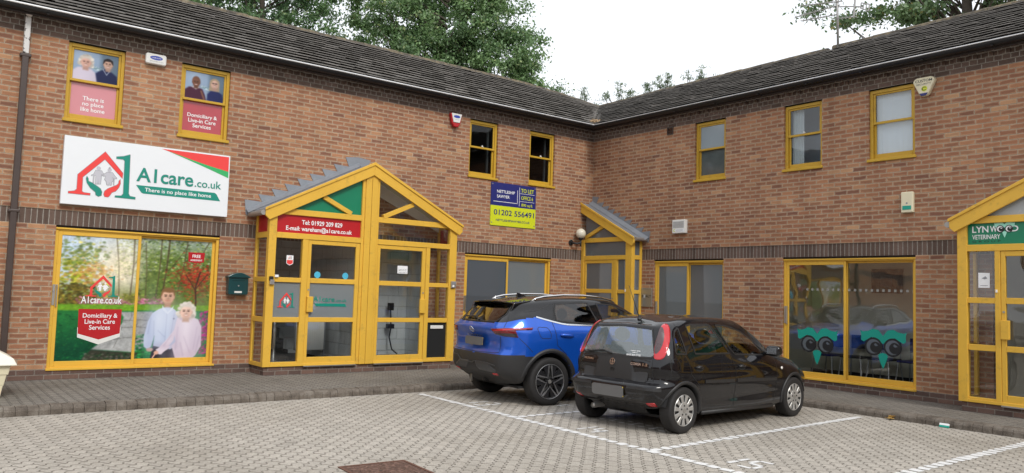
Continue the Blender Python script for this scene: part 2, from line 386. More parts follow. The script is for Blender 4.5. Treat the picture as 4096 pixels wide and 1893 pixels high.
# ------------------------------------------------------------------ painted bay lines: worn dabs of paint on each block
def paint_mat():
    s = NT('road_paint'); P, X, N = s.coords()
    c = s.ramp(s.noise(P, 90, 4, .75), ((.25, (.45, .44, .42)), (.5, (.78, .78, .77)), (1, (.84, .84, .83))))
    s.bsdf(c, .7, 0, s.bump(s.noise(P, 140, 3, .7), .004), spec=.3); return s.mat
M['paint'] = paint_mat()
def dab(mb, cx, cy, lx, ly, ang, z=.004):
    n = 14; v = []; ca, sa = math.cos(ang), math.sin(ang)
    for k in range(n):
        a = 2*math.pi*k/n; e = .35
        px = lx/2*math.copysign(abs(math.cos(a))**e, math.cos(a))*random.uniform(.86, 1.06)
        py = ly/2*math.copysign(abs(math.sin(a))**e, math.sin(a))*random.uniform(.82, 1.1)
        v.append((cx+px*ca-py*sa, cy+px*sa+py*ca, z))
    mb.add(v, (tuple(range(n)),))
def painted_line(a, b, wd=.10, pitch=.155, solid=None):
    mb = MB(); a, b = Vector(a), Vector(b); L = (b-a).length; d = (b-a)/L; ang = math.atan2(d.y, d.x); k = pitch/2; i = 0
    while k < L:
        p = a+d*k; full = solid and solid[0] < k < solid[1]
        dab(mb, p.x+random.uniform(-.004, .004), p.y+random.uniform(-.004, .004), pitch*(1.03 if full else random.uniform(.74, .95)), wd*random.uniform(.78, 1.02), ang+.16*(1 if i % 2 else -.4), .004+.0006*(i % 2))
        k += pitch; i += 1
    return tag(mb.build('bay_line', M['paint']), kind='structure')
painted_line((-6.33, -2.95), (-6.56, -9.6), wd=.125, solid=(.45, 1.1))
painted_line((-6.36, -5.39), (-2.05, -5.46), wd=.10)
painted_line((-6.47, -7.77), (-2.0, -7.59), wd=.12, solid=(3.2, 4.6))
painted_line((-6.5, -9.73), (-2.0, -9.70), wd=.135)
def ground_marks(name, segs, wd=.06):
    mb = MB()
    for (x0, y0, x1, y1) in segs:
        L = math.hypot(x1-x0, y1-y0); n = max(1, round(L/.15)); ang = math.atan2(y1-y0, x1-x0)
        for k in range(n):
            t = (k+.5)/n; dab(mb, x0+(x1-x0)*t, y0+(y1-y0)*t, L/n*.92, wd*random.uniform(.8, 1.05), ang, .004+.0007*(k % 2))
    return tag(mb.build(name, M['paint']), kind='structure')
# bay numbers 13, 14, 15, read from the road
def digits(x, y, num, S=.36):
    seg = {'1': [(.5, 0, .5, 1)], '3': [(0, 1, .8, 1), (.8, 1, .8, 0), (.2, .5, .8, .5), (0, 0, .8, 0)], '4': [(0, 1, 0, .45), (0, .45, .9, .45), (.6, .8, .6, 0)],
           '5': [(.8, 1, 0, 1), (0, 1, 0, .55), (0, .55, .8, .45), (.8, .45, .8, 0), (.8, 0, 0, 0)]}
    out = []
    for i, ch in enumerate(num):
        for (a, b, c, d) in seg[ch]:     # up of the digit points to +x, its right to -y
            out.append((x+b*S, y-(a*S*.6+i*S*.62), x+d*S, y-(c*S*.6+i*S*.62)))
    return out
ground_marks('bay_number', digits(-6.22, -3.98, '13'), .055); ground_marks('bay_number', digits(-6.30, -6.33, '14'), .055); ground_marks('bay_number', digits(-6.26, -8.45, '15'), .06)
# worn tenant lettering across each bay
def worn_text(x, y0, n):
    out = []
    for k in range(n):
        yy = y0-k*.17
        out += [(x, yy, x+.02, yy-.1), (x+.16+random.uniform(-.05, .05), yy, x+.17, yy-.11)]
        if k % 2: out.append((x+.01, yy-.04, x+.17, yy-.05))
    return out
ground_marks('bay_lettering', worn_text(-5.2, -3.62, 8), .045); ground_marks('bay_lettering', worn_text(-5.46, -5.95, 7), .045)

# ------------------------------------------------------------------ walls
SOLB, SOLT, WTOP = 2.384, 2.609, 5.19
def panel(mb, t0, t1, z0, z1, d, holes=(), reveal=.12, m=0):
    ts = sorted({t0, t1, *[h[0] for h in holes if t0 < h[0] < t1], *[h[1] for h in holes if t0 < h[1] < t1]})
    zs = sorted({z0, z1, *[h[2] for h in holes if z0 < h[2] < z1], *[h[3] for h in holes if z0 < h[3] < z1]})
    inh = lambda t, z: any(h[0] < t < h[1] and h[2] < z < h[3] for h in holes)
    for a, b in zip(ts, ts[1:]):
        for c, e in zip(zs, zs[1:]):
            if not inh((a+b)/2, (c+e)/2): mb.quad((a, d, c), (b, d, c), (b, d, e), (a, d, e), m)
    for (a, b, c, e) in holes:
        c0, e0 = max(c, z0), min(e, z1)
        if e0 <= c0: continue
        r = d+reveal
        mb.quad((a, d, c0), (a, d, e0), (a, r, e0), (a, r, c0), m); mb.quad((b, d, e0), (b, d, c0), (b, r, c0), (b, r, e0), m)
        if e < z1+1e-6: mb.quad((a, d, e0), (b, d, e0), (b, r, e0), (a, r, e0), m)
        if c > z0-1e-6: mb.quad((a, r, c0), (b, r, c0), (b, d, c0), (a, d, c0), m)

RB = 3.2; EV = -.27; EZ = 5.52          # ridge depth, eave edge depth and height
def ridge_z(side, t):
    if side == 'L': return np.interp(t, [-30, .2, 1.6, RB], [7.28, 7.28, 7.22, 7.10])
    return np.interp(t, [-RB, -.6, 5, 30], [7.10, 7.15, 7.16, 7.16])
def tile_mat():
    s = NT('concrete_tiles'); P, X, N = s.coords()
    idn = s.n('ShaderNodeNewGeometry').outputs['Random Per Island']
    c = s.ramp(idn, ((0, (.135, .127, .118)), (.5, (.18, .17, .158)), (1, (.235, .22, .204))))
    c = s.mix(s.math('MULTIPLY', s.step(s.noise(P, 9, 5, .7), .52, .66), .65), c, (.15, .145, .125))
    c = s.mix(s.math('MULTIPLY', s.step(s.noise(P, 26, 4, .7), .64, .72), .6), c, (.30, .29, .26))
    c = s.mix(s.math('MULTIPLY', s.step(s.noise(P, 4, 4, .6), .6, .75), .6), c, (.035, .033, .03))
    s.bsdf(c, .9, 0, s.bump(s.noise(P, 45, 4, .75), .012), spec=.2); return s.mat
M['tile'] = tile_mat()
def moss_mat():
    s = NT('mossy_ridge'); P, X, N = s.coords()
    c = s.ramp(s.noise(P, 7, 5, .7), ((.3, (.055, .05, .045)), (.48, (.12, .105, .085)), (.6, (.21, .17, .11)), (.75, (.26, .25, .2))))
    s.bsdf(c, .95, 0, s.bump(s.noise(P, 30, 4, .7), .02), spec=.15); return s.mat
M['ridge'] = moss_mat()

def roof(side, root, tmin, tmax):
    rows = 14; mb = MB(); dd = (RB-EV)/rows; TW = .295
    step_t = 4.30 if side == 'R' else 1e9
    def pt(t, d, lift=0.0):
        zr = float(ridge_z(side, t)); return (t, d, EZ+(zr-EZ)*(d-EV)/(RB-EV)+lift)
    for i in range(rows+1):
        d0, d1 = EV+i*dd-.012, EV+(i+1)*dd
        if i == 0: d0 = EV
        k = 0
        t = (tmin if side == 'L' else -RB-.6) + (TW/2 if i % 2 else 0)-TW
        while t < (RB+.3 if side == 'L' else tmax):
            a, b = t+.002, t+TW-.002; t += TW
            if i == rows and a < step_t: continue
            if side == 'L':            # the valley runs back along t = d
                lim = d0+.02
                if a > lim: continue
                b = min(b, lim)
            else:
                lim = -(d0+.02)
                if b < lim: continue
                a = max(a, lim)
            if b-a < .02: continue
            j = random.uniform(-.009, .009); l0, l1 = .056+random.uniform(-.008, .008), .056+random.uniform(-.008, .008)
            q = [pt(a, d0+j, l0), pt(b, d0+j, l1), pt(b, d1+.02, .006), pt(a, d1+.02, .006)]
            u_ = [(p[0], p[1], p[2]-.016) for p in q]
            mb.add(q+u_, ((0, 1, 2, 3), (0, 4, 5, 1), (0, 3, 7, 4), (1, 5, 6, 2)))
    top = 2*RB-EV; ts = np.arange(tmin, RB+1e-6, .3) if side == 'L' else np.arange(-RB, tmax+.01, .3)
    def low(t): return max(EV, t if side == 'L' else -t)
    for a, b in zip(ts, ts[1:]):            # felted deck under the tiles, and the far slope
        mb.add([pt(a, low(a), -.03), pt(b, low(b), -.03), pt(b, RB, -.03), pt(a, RB, -.03)], ((0, 1, 2, 3),))
        mb.add([pt(a, RB, 0), pt(b, RB, 0), (b, top, EZ), (a, top, EZ)], ((0, 1, 2, 3),))
    e = ts[-1] if side == 'L' else ts[0]; mb.add([pt(e, RB, 0), ((top if side == 'L' else -top), top, EZ), (e, top, EZ)], ((0, 1, 2),))
    ro = mb.build('roof', M['tile'], root)
    rg = MB(); t = tmin if side == 'L' else -RB
    end = RB if side == 'L' else tmax
    while t < end-.02:                      # half-round ridge tiles bedded on mortar
        t1 = min(t+.455, end); up = t >= step_t-.3
        dshift = dd if up else 0; zz = (dd*.475 if up else 0)
        v = []; n = 7
        for tt in (t+.004, t1-.002):
            zr = float(ridge_z(side, tt))+.012+zz+random.uniform(-.008, .010)
            for k in range(n):
                a = math.pi*(k/(n-1)); v.append((tt, RB+dshift-.135*math.cos(a), zr-.06+.105*math.sin(a)))
        rg.add(v, [(k, n+k, n+k+1, k+1) for k in range(n-1)]+[tuple(range(n)), tuple(range(2*n-1, n-1, -1))]); t = t1
    rg.build('ridge_cap', M['ridge'], ro)
    return ro

def eaves(side, root, tmin, tmax):
    lo, hi = (tmin, 0.0) if side == 'L' else (0.0, tmax)
    def e(p): return (lo, -p) if side == 'L' else (p, hi)      # mitred short of the corner
    mb = MB(); a, b = e(.0); mb.box(a, b, -.006, .1, 5.19, 5.2665); o = mb.build('eaves_course', M['dark_stretcher'], root)
    mb = MB(); a, b = e(.024); mb.box(a, b, -.026, .1, 5.2665, 5.343)
    t = lo+.06
    a, b = e(.05)
    mb.box(*e(.03), -.032, .1, 5.343, 5.4195)
    while t < hi-.1:
        if t > a and t+.11 < b: mb.box(t, t+.108, -.06, -.032, 5.3445, 5.4185)
        t += .2286
    a, b = e(.06); mb.box(a, b, -.066, .1, 5.4195, 5.47)
    mb.build('dentil_course', M['dark_header'], root)
    mb = MB(); a, b = e(.2); mb.box(a, b, -.215, .05, 5.47, 5.485); mb.box(a, b, -.215, -.195, 5.40, 5.47); mb.box(a, b, -.25, -.18, 5.485, 5.512)
    mb.build('fascia_board', M['soffit'], root)
    # gutter: half-round section with a front rim, its sky highlight painted as a white strip
    n = 10; prof = [(-.335, 5.497), (-.327, 5.497)] + [(-.272-.055*math.cos(math.pi*k/n), 5.492-.062*math.sin(math.pi*k/n)) for k in range(n+1)]
    out = [(-.335, 5.497)] + [(-.272-.063*math.cos(math.pi*k/n), 5.492-.070*math.sin(math.pi*k/n)) for k in range(n+1)] + [(-.216, 5.497)]
    mb = MB(); v = []; 
    for end in (0, 1):
        for (d, z) in out: v.append(((lo if side == 'L' else -d) if end == 0 else (d if side == 'L' else hi), d, z))
    k = len(out); mb.add(v, [(i, i+1, k+i+1, k+i) for i in range(k-1)])
    v = []
    for end in (0, 1):
        for (d, z) in prof[2:]: v.append(((lo if side == 'L' else -d) if end == 0 else (d if side == 'L' else hi), d, z))
    k = len(prof)-2; mb.add(v, [(k+i, k+i+1, i+1, i) for i in range(k-1)])
    gt = mb.build('gutter', M['gutter'], root, smooth=True)
    mb = MB(); a, b = (lo, -.337) if side == 'L' else (.337, hi)
    mb.tube([(a, -.337, 5.502), (b, -.337, 5.502)], .0145 if side == 'L' else .0095, 8); mb.build('rim_glint', M['rim_glint'], gt, smooth=True)
    mb = MB(); t = lo+.7
    while t < hi-.4: mb.box(t, t+.03, -.342, -.2, 5.418, 5.425); t += 1.0
    mb.build('gutter_bracket', M['gutter'], gt)

def sash(root, t0, t1, z0=3.988, z1=5.177, paint='yellow_old', handle=True):
    mb = MB(); zm = z0+.63; D0 = .045
    mb.box(t0, t0+.05, D0, .14, z0, z1); mb.box(t1-.05, t1, D0, .14, z0, z1)
    mb.box(t0+.05, t1-.05, D0, .14, z1-.055, z1); mb.box(t0+.05, t1-.05, D0, .14, z0, z0+.035)
    mb.box(t0+.05, t0+.085, D0+.02, .095, zm, z1-.055); mb.box(t1-.085, t1-.05, D0+.02, .095, zm, z1-.055)      # upper sash
    mb.box(t0+.085, t1-.085, D0+.02, .095, z1-.085, z1-.055); mb.box(t0+.05, t1-.05, D0+.012, .095, zm-.02, zm+.02)
    mb.box(t0+.05, t0+.082, .097, .13, z0+.035, zm-.02); mb.box(t1-.082, t1-.05, .097, .13, z0+.035, zm-.02)    # lower sash
    mb.box(t0+.082, t1-.082, .097, .13, z0+.035, z0+.11)
    f = mb.build('window', M[paint], root, bevel=.004); q = MB(); q.box(t0-.01, t1+.01, .06, .15, z1, z1+.03); q.build('head_shade_strip', M['soffit'], f)  # dark strip over the frame paints the shadow gap there
    s = MB(); s.box(t0-.022, t1+.022, -.035, .045, z0-.035, z0+.012); s.build('sill', M[paint], f, bevel=.006)
    if handle:
        h = MB(); h.box((t0+t1)/2-.03, (t0+t1)/2+.03, D0+.0, D0+.012, zm+.02, zm+.03); h.box((t0+t1)/2-.012, (t0+t1)/2+.008, D0, D0+.03, zm+.03, zm+.055); h.build('catch', M['white_plastic'], f)
    return f, (t0+.085, t1-.085, zm+.02, z1-.085, .085), (t0+.082, t1-.082, z0+.11, zm-.02, .115)
def pane(parent, rect, mat, dd=0.0, name='pane'):
    mb = MB(); t0, t1, z0, z1, d = rect; mb.quad((t0-.004, d+dd, z0-.004), (t1+.004, d+dd, z0-.004), (t1+.004, d+dd, z1+.004), (t0-.004, d+dd, z1+.004))
    return mb.build(name, M[mat] if isinstance(mat, str) else mat, parent)
def recess(root, t0, t1, z0, z1, depth, mat, floor=None, d0=.145, name='room_lining'):
    mb = MB(); d1 = d0+depth
    mb.quad((t0, d1, z0), (t1, d1, z0), (t1, d1, z1), (t0, d1, z1)); mb.quad((t0, d0, z0), (t0, d1, z0), (t0, d1, z1), (t0, d0, z1)); mb.quad((t1, d1, z0), (t1, d0, z0), (t1, d0, z1), (t1, d1, z1))
    mb.quad((t0, d1, z1), (t1, d1, z1), (t1, d0, z1), (t0, d0, z1)); mb.quad((t0, d0, z0), (t1, d0, z0), (t1, d1, z0), (t0, d1, z0), 1)
    return mb.build(name, [M[mat], M[floor or mat]], root)

def slider(root, t0, t1, z0=.25, z1=2.354):
    """a wide sliding window: fixed outer frame, front leaf on the left, rear leaf on the right"""
    tm = (t0+t1)/2; mb = MB()
    mb.box(t0, t0+.045, .035, .15, z0, z1); mb.box(t1-.045, t1, .035, .15, z0, z1); mb.box(t0+.045, t1-.045, .035, .15, z1-.05, z1); mb.box(t0+.045, t1-.045, .035, .15, z0, z0+.035)
    mb.box(t0-.0, t1+.0, .012, .035, z1-.028, z1-.002); mb.box(t0-.01, t1+.01, -.03, .035, z0-.02, z0+.012)
    f0, f1 = .045, .075
    mb.box(t0+.045, t0+.10, f0, f1, z0+.035, z1-.05); mb.box(tm-.045, tm-.002, f0, f1, z0+.035, z1-.05); mb.box(t0+.10, tm-.045, f0, f1, z1-.112, z1-.05); mb.box(t0+.10, tm-.045, f0, f1, z0+.035, z0+.11)
    b0, b1 = .095, .125
    mb.box(tm-.03, tm+.004, b0, b1, z0+.035, z1-.05); mb.box(t1-.09, t1-.045, b0, b1, z0+.035, z1-.05); mb.box(tm+.004, t1-.09, b0, b1, z1-.085, z1-.05); mb.box(tm+.004, t1-.09, b0, b1, z0+.035, z0+.115)
    f = mb.build('window', M['yellow'], root, bevel=.004); q = MB(); q.box(t0-.01, t1+.01, .05, .155, z1, SOLB+.01); q.build('head_shade_strip', M['soffit'], f)  # dark strip at the head coloured as the shadow gap
    h = MB(); h.box(t0+.012, t0+.052, .028, .046, 1.19, 1.50); h.box(t0+.062, t0+.078, .012, .05, 1.17, 1.50); h.tube([(t0+.032, .03, 1.40), (t0+.032, .018, 1.40)], .012, 12)
    h.build('handle', M['steel'], f, bevel=.003)
    return f, (t0+.10, tm-.045, z0+.11, z1-.112, .06), (tm+.004, t1-.09, z0+.115, z1-.085, .11)

def building(side, name, label, tmin, tmax, low, up, plinth_holes):
    root = thing(name, label, 'office building', (0, 0, 0), SIDE_RZ[side])
    lo, hi = (tmin, 0.0) if side == 'L' else (0.0, tmax)
    mb = MB()
    panel(mb, lo, hi, .25, SOLB, 0, low, .16, 0); panel(mb, lo, hi, SOLT, WTOP, 0, up, .16, 1)
    mb.quad((lo, 0, SOLT), (lo, .05, SOLT), (hi, .05, SOLT), (hi, 0, SOLT), 1)
    mb.quad((lo, .05, SOLB), (lo, 0, SOLB), (hi, 0, SOLB), (hi, .05, SOLB), 0)
    hid = tmin if side == 'L' else tmax
    mb.quad((hid, 6.6, .1), (hid, 0, .1), (hid, 0, 5.4), (hid, 6.6, 5.4), 0)
    mb.quad((hi, 6.6, .1), (lo, 6.6, .1), (lo, 6.6, 5.4), (hi, 6.6, 5.4), 0)
    mb.build('wall', [M['brick_low'], M['brick_up']], root)
    mb = MB(); panel(mb, lo, hi, SOLB, SOLT, .011); mb.build('soldier_course', M['soldier'], root)
    mb = MB(); panel(mb, lo+.0, hi-.0, 0, .25, -.012, plinth_holes, .1); 
    mb.quad((lo, -.012, .25), (hi, -.012, .25), (hi, .02, .25), (lo, .02, .25)); mb.build('plinth', M['plinth'], root)
    eaves(side, root, tmin, tmax); roof(side, root, tmin, tmax)
    return root
DOORA, DOORB, DOORV = (-7.74, -4.42, .02, SOLB), (.12, 1.42, .02, SOLB), (8.56, 11.84, .02, SOLB)
WUP = dict(L=[(-10.951, -10.158), (-9.314, -8.518), (-3.56, -2.825), (-1.951, -1.218)], R=[(3.0, 3.757), (5.066, 5.824), (6.679, 7.445), (12.4, 13.16)])
WLO = dict(L=[(-10.946, -8.544), (-3.574, -1.234)], R=[(1.942, 3.742), (5.057, 7.445)])
holes_up = {s: [(a, b, 3.975, WTOP) for a, b in WUP[s]] for s in 'LR'}
BL = building('L', 'brick_building', 'long brown brick office wing on the left with the garden scene window', -20, 0,
              [(a, b, .25, SOLB) for a, b in WLO['L']]+[DOORA], holes_up['L'], [DOORA])
BRG = building('R', 'brick_building', 'brown brick office wing on the right with the owl window behind the parked cars', 0, 20,
               [(a, b, .25, SOLB) for a, b in WLO['R']]+[DOORB, DOORV], holes_up['R'], [DOORB, DOORV])
# leaf litter caught at the foot of the valley
mb = MB()
for k in range(150):
    a = random.random()**1.6*.5; p = Vector((-.24+a*.55+random.gauss(0, .05), -.24+a*.55+random.gauss(0, .05), 5.575+a*.27+random.uniform(0, .05)))
    q = Vector((random.gauss(0, 1), random.gauss(0, 1), random.gauss(0, .6))).normalized()*.035; r_ = q.orthogonal().normalized()*.02
    mb.add([p-q, p+r_, p+q, p-r_], ((0, 1, 2, 3),))
tag(mb.build('leaf_litter', plain('dead_leaves', (.34, .23, .13), .9, var=.3, scale=30)), kind='stuff')
# downpipe with its peeling white upper length
dp = MB(); dp.box(-11.545, -11.46, -.1, -.015, .1, 4.84); dp.box(-11.575, -11.43, -.105, .0, 4.80, 4.85); dp.box(-11.575, -11.43, -.105, .0, 2.52, 2.565)
dpo = dp.build('downpipe', M['brown_metal'], BL, bevel=.012, seg=2)
def flake():
    s = NT('flaking_white_paint'); P, X, N = s.coords()
    f = s.step(s.math('ADD', s.noise(P, 11, 5, .7), s.math('MULTIPLY', s.math('ABSOLUTE', s.math('ADD', X[0], 11.492)), 2.2)), .60, .63)
    s.bsdf(s.mix(f, (.62, .61, .59), (.05, .04, .036)), .55); return s.mat
dp = MB(); dp.box(-11.54, -11.465, -.1, -.015, 4.85, 5.40); dp.box(-11.545, -11.46, -.2, -.015, 5.40, 5.46)
dp.build('pipe_top', flake(), dpo, bevel=.008)

# ------------------------------------------------------------------ lettering and printed pictures
def text(parent, s, t0, t1, z0, z1, d, mat, bold=0.0, depth=.0015, name='lettering', slant=0):
    cu = bpy.data.curves.new('t', 'FONT'); cu.body = s; cu.offset = bold; cu.resolution_u = 4; cu.shear = slant
    if '\n' in s: cu.align_x = 'CENTER'
    to = bpy.data.objects.new('t', cu); COL.objects.link(to); bpy.context.view_layer.update()
    me = bpy.data.meshes.new_from_object(to.evaluated_get(bpy.context.evaluated_depsgraph_get()))
    bpy.data.objects.remove(to); bpy.data.curves.remove(cu)
    n = len(me.vertices); co = np.empty(n*3); me.vertices.foreach_get('co', co); co = co.reshape(-1, 3)
    lo, hi = co.min(0), co.max(0); sx, sz = (t1-t0)/(hi[0]-lo[0]), (z1-z0)/(hi[1]-lo[1])
    fs = [tuple(p.vertices) for p in me.polygons]; bpy.data.meshes.remove(me)
    v = np.stack([t0+(co[:, 0]-lo[0])*sx, np.full(n, d), z0+(co[:, 1]-lo[1])*sz], 1)
    mb = MB(); mb.add(v.tolist(), fs)
    o = mb.build(name, M[mat] if isinstance(mat, str) else mat, parent)
    o.data.update()
    return o
def disc(c, rx, ry=None, n=28): return [(c[0]+rx*math.cos(2*math.pi*k/n), c[1]+(ry or rx)*math.sin(2*math.pi*k/n)) for k in range(n)]

class Paint:
    """a printed picture worked out point by point in metres on the print (t, z)"""
    def __init__(s, t0, t1, z0, z1, res):
        s.t0, s.t1, s.z0, s.z1 = t0, t1, z0, z1; s.W = int((t1-t0)/res); s.H = int((z1-z0)/res)
        s.T, s.Z = np.meshgrid(np.linspace(t0, t1, s.W), np.linspace(z0, z1, s.H)); s.I = np.zeros((s.H, s.W, 3)); s.res = res
        s.r = np.random.default_rng(5)
    def put(s, a, col):
        a = np.clip(a, 0, 1)[..., None]; s.I = s.I*(1-a)+np.asarray(col, float)*a
    def ell(s, c, rx, rz, col, soft=.008, al=1, rot=0, lo=None):
        x, z = s.T-c[0], s.Z-c[1]; ca, sa = math.cos(rot), math.sin(rot); x, z = x*ca+z*sa, -x*sa+z*ca
        q = np.sqrt((x/rx)**2+(z/rz)**2); s.put((1-q)*min(rx, rz)/soft*.5+.5, col) if al == 1 else s.put(np.clip((1-q)*min(rx, rz)/soft*.5+.5, 0, 1)*al, col)
    def poly(s, pts, col, soft=.006, al=1):
        inside = np.zeros(s.T.shape, bool); dist = np.full(s.T.shape, 9.0); n = len(pts)
        for i in range(n):
            (x0, y0), (x1, y1) = pts[i], pts[(i+1) % n]
            c = ((y0 > s.Z) != (y1 > s.Z)); inside ^= c & (s.T < (x1-x0)*(s.Z-y0)/((y1-y0) or 1e-9)+x0)
            dx, dy = x1-x0, y1-y0; u = np.clip(((s.T-x0)*dx+(s.Z-y0)*dy)/(dx*dx+dy*dy+1e-12), 0, 1)
            dist = np.minimum(dist, np.hypot(s.T-x0-u*dx, s.Z-y0-u*dy))
        s.put(np.clip(np.where(inside, dist, -dist)/soft*.5+.5, 0, 1)*al, col)
    def line(s, pts, w_, col, soft=.006, al=1):
        for (a, b) in zip(pts, pts[1:]):
            dx, dy = b[0]-a[0], b[1]-a[1]; u = np.clip(((s.T-a[0])*dx+(s.Z-a[1])*dy)/(dx*dx+dy*dy+1e-12), 0, 1)
            s.put(np.clip((w_/2-np.hypot(s.T-a[0]-u*dx, s.Z-a[1]-u*dy))/soft+.5, 0, 1)*al, col)
    def dabs(s, n, region, size, cols, al=.7, flat=.6):
        for k in range(n):
            c = region(s.r)
            if c is None: continue
            rx = size*s.r.uniform(.5, 1.4); rz = rx*flat*s.r.uniform(.6, 1.3); col = np.asarray(cols[s.r.integers(len(cols))])*s.r.uniform(.8, 1.2)
            i0, i1 = [int(np.clip((c[1]+q-s.z0)/(s.z1-s.z0)*(s.H-1), 0, s.H)) for q in (-rz*1.3, rz*1.3)]; j0, j1 = [int(np.clip((c[0]+q-s.t0)/(s.t1-s.t0)*(s.W-1), 0, s.W)) for q in (-rx*1.3, rx*1.3)]
            if i1 <= i0 or j1 <= j0: continue
            q = np.sqrt(((s.T[i0:i1+1, j0:j1+1]-c[0])/rx)**2+((s.Z[i0:i1+1, j0:j1+1]-c[1])/rz)**2)
            a = (np.clip((1-q)*2, 0, 1)*al)[..., None]; s.I[i0:i1+1, j0:j1+1] = s.I[i0:i1+1, j0:j1+1]*(1-a)+np.clip(col, 0, 255)*a
    def print_on(s, parent, rect, d, mat, gain=1.0, name='printed_vinyl'):
        t0, t1, z0, z1 = rect
        j0, j1 = [int(round((t-s.t0)/(s.t1-s.t0)*(s.W-1))) for t in (t0, t1)]; i0, i1 = [int(round((z-s.z0)/(s.z1-s.z0)*(s.H-1))) for z in (z0, z1)]
        i0, j0 = max(i0, 0), max(j0, 0); i1, j1 = min(i1, s.H-1), min(j1, s.W-1)
        h, w_ = i1-i0+1, j1-j0+1; T, Z = np.meshgrid(np.linspace(t0, t1, w_), np.linspace(z0, z1, h))
        co = np.stack([T, np.full_like(T, d), Z], -1).reshape(-1, 3)
        idx = np.arange(h*w_).reshape(h, w_); f = np.stack([idx[:-1, :-1], idx[:-1, 1:], idx[1:, 1:], idx[1:, :-1]], -1).reshape(-1, 4)
        return grid_mesh(name, co, f, lin(np.clip(s.I[i0:i1+1, j0:j1+1], 0, 255)).reshape(-1, 3)*gain, mat, parent)
def grid_mesh(name, co, f, col, mat, parent=None, smooth=False):
    me = bpy.data.meshes.new(name); n = len(co); k = f.shape[1]
    me.vertices.add(n); me.vertices.foreach_set('co', np.asarray(co, np.float32).ravel())
    me.loops.add(f.size); me.loops.foreach_set('vertex_index', f.astype(np.int32).ravel())
    me.polygons.add(len(f)); me.polygons.foreach_set('loop_start', np.arange(0, f.size, k, dtype=np.int32))
    if smooth: me.polygons.foreach_set('use_smooth', np.ones(len(f), bool))
    if col is not None:
        a = me.color_attributes.new('Col', 'FLOAT_COLOR', 'POINT'); a.data.foreach_set('color', np.concatenate([col, np.ones((n, 1))], 1).astype(np.float32).ravel())
    me.materials.append(mat); me.update(calc_edges=True); me.validate()
    return obj(name, me, parent)
M['print'] = vcol('printed_vinyl', .3, .25, coat=.0)

def face(P, c, r, skin, hair, kind, shade=.82):
    """a printed head: hair, face, brows, eyes, nose, mouth"""
    x, z = c; sk = np.array(skin, float); sh = sk*shade
    if kind == 'curls':
        for k in range(46):
            a = P.r.uniform(-.5, math.pi+.5); q = P.r.uniform(.95, 1.32)
            P.ell((x+math.cos(a)*r*q*.95, z+r*.12+math.sin(a)*r*q*.98-(.25*r if math.sin(a) < 0 else 0)), r*.3, r*.27, np.array(hair)*P.r.uniform(.82, 1.12), r*.12)
    if kind == 'long':
        P.ell((x, z+r*.15), r*1.15, r*1.25, hair, r*.1); P.poly([(x-r*1.15, z+r*.2), (x+r*1.1, z+r*.2), (x+r*1.2, z-r*1.7), (x-r*1.25, z-r*1.7)], hair, r*.15)
    if kind in ('tied', 'short'): P.ell((x, z+r*.28), r*1.02, r*1.12, hair, r*.08)
    P.poly([(x-r*.42, z-r*.7), (x+r*.42, z-r*.7), (x+r*.5, z-r*1.55), (x-r*.5, z-r*1.55)], sh, r*.15)
    P.ell((x-r*.86, z-r*.05), r*.14, r*.24, sh, r*.06); P.ell((x+r*.86, z-r*.05), r*.14, r*.24, sh, r*.06)
    P.ell((x, z-r*.02), r*.86, r*1.12, sk, r*.12); P.ell((x+r*.35, z-r*.1), r*.5, r*.9, sh, r*.5, .5); P.ell((x-r*.2, z+r*.55), r*.45, r*.3, np.minimum(sk*1.1, 255), r*.4, .5)
    if kind == 'short': P.poly([(x-r*.95, z+r*.35), (x-r*.75, z+r*.78), (x+r*.2, z+r*.62), (x+r*.8, z+r*.75), (x+r*.98, z+r*.3), (x+r*.85, z+r*1.15), (x, z+r*1.45), (x-r*.85, z+r*1.15)], hair, r*.12)
    if kind == 'tied': P.poly([(x-r*.95, z+r*.1), (x-r*.55, z+r*.72), (x+r*.5, z+r*.75), (x+r*.95, z+r*.1), (x+r*.9, z+r*1.0), (x, z+r*1.38), (x-r*.9, z+r*1.0)], hair, r*.12)
    if kind == 'curls': P.poly([(x-r*.9, z+r*.5), (x-r*.3, z+r*.8), (x+r*.5, z+r*.75), (x+r*.9, z+r*.4), (x+r*.6, z+r*1.2), (x-r*.6, z+r*1.2)], np.array(hair)*.97, r*.2)
    if kind == 'long': P.poly([(x-r*.95, z-r*.2), (x-r*.5, z+r*.75), (x+r*.1, z+r*1.0), (x+r*.8, z+r*.5), (x+r*.95, z-r*.2), (x+r*1.05, z+r*.9), (x, z+r*1.4), (x-r*1.05, z+r*.8)], hair, r*.12)
    dk = (52, 36, 32)
    for q in (-1, 1): P.ell((x+q*r*.34, z+r*.13), r*.26, r*.15, sk*.78, r*.2, .4)
    P.ell((x, z-r*.42), r*.3, r*.1, sk*.8, r*.2, .5); P.ell((x, z-r*1.0), r*.5, r*.18, sk*.72, r*.25, .6)
    for q in (-1, 1):
        P.line([(x+q*r*.16, z+r*.31), (x+q*r*.52, z+r*.33)], r*.1, np.array(hair)*.6 if kind != 'curls' else (150, 125, 110), r*.1, .8)
        P.ell((x+q*r*.34, z+r*.12), r*.17, r*.07, sk*.97, r*.06); P.ell((x+q*r*.34, z+r*.12), r*.13, r*.075, dk, r*.08)
    P.line([(x+r*.03, z+r*.1), (x+r*.1, z-r*.25)], r*.07, sh*.9, r*.1, .7); P.ell((x+r*.02, z-r*.27), r*.18, r*.08, sh*.88, r*.1, .8)
    P.ell((x, z-r*.55), r*.30, r*.10, (186, 116, 104) if kind != 'short' else (196, 138, 120), r*.09)
    if kind != 'short': P.ell((x, z-r*.53), r*.27, r*.07, (248, 242, 238), r*.06)

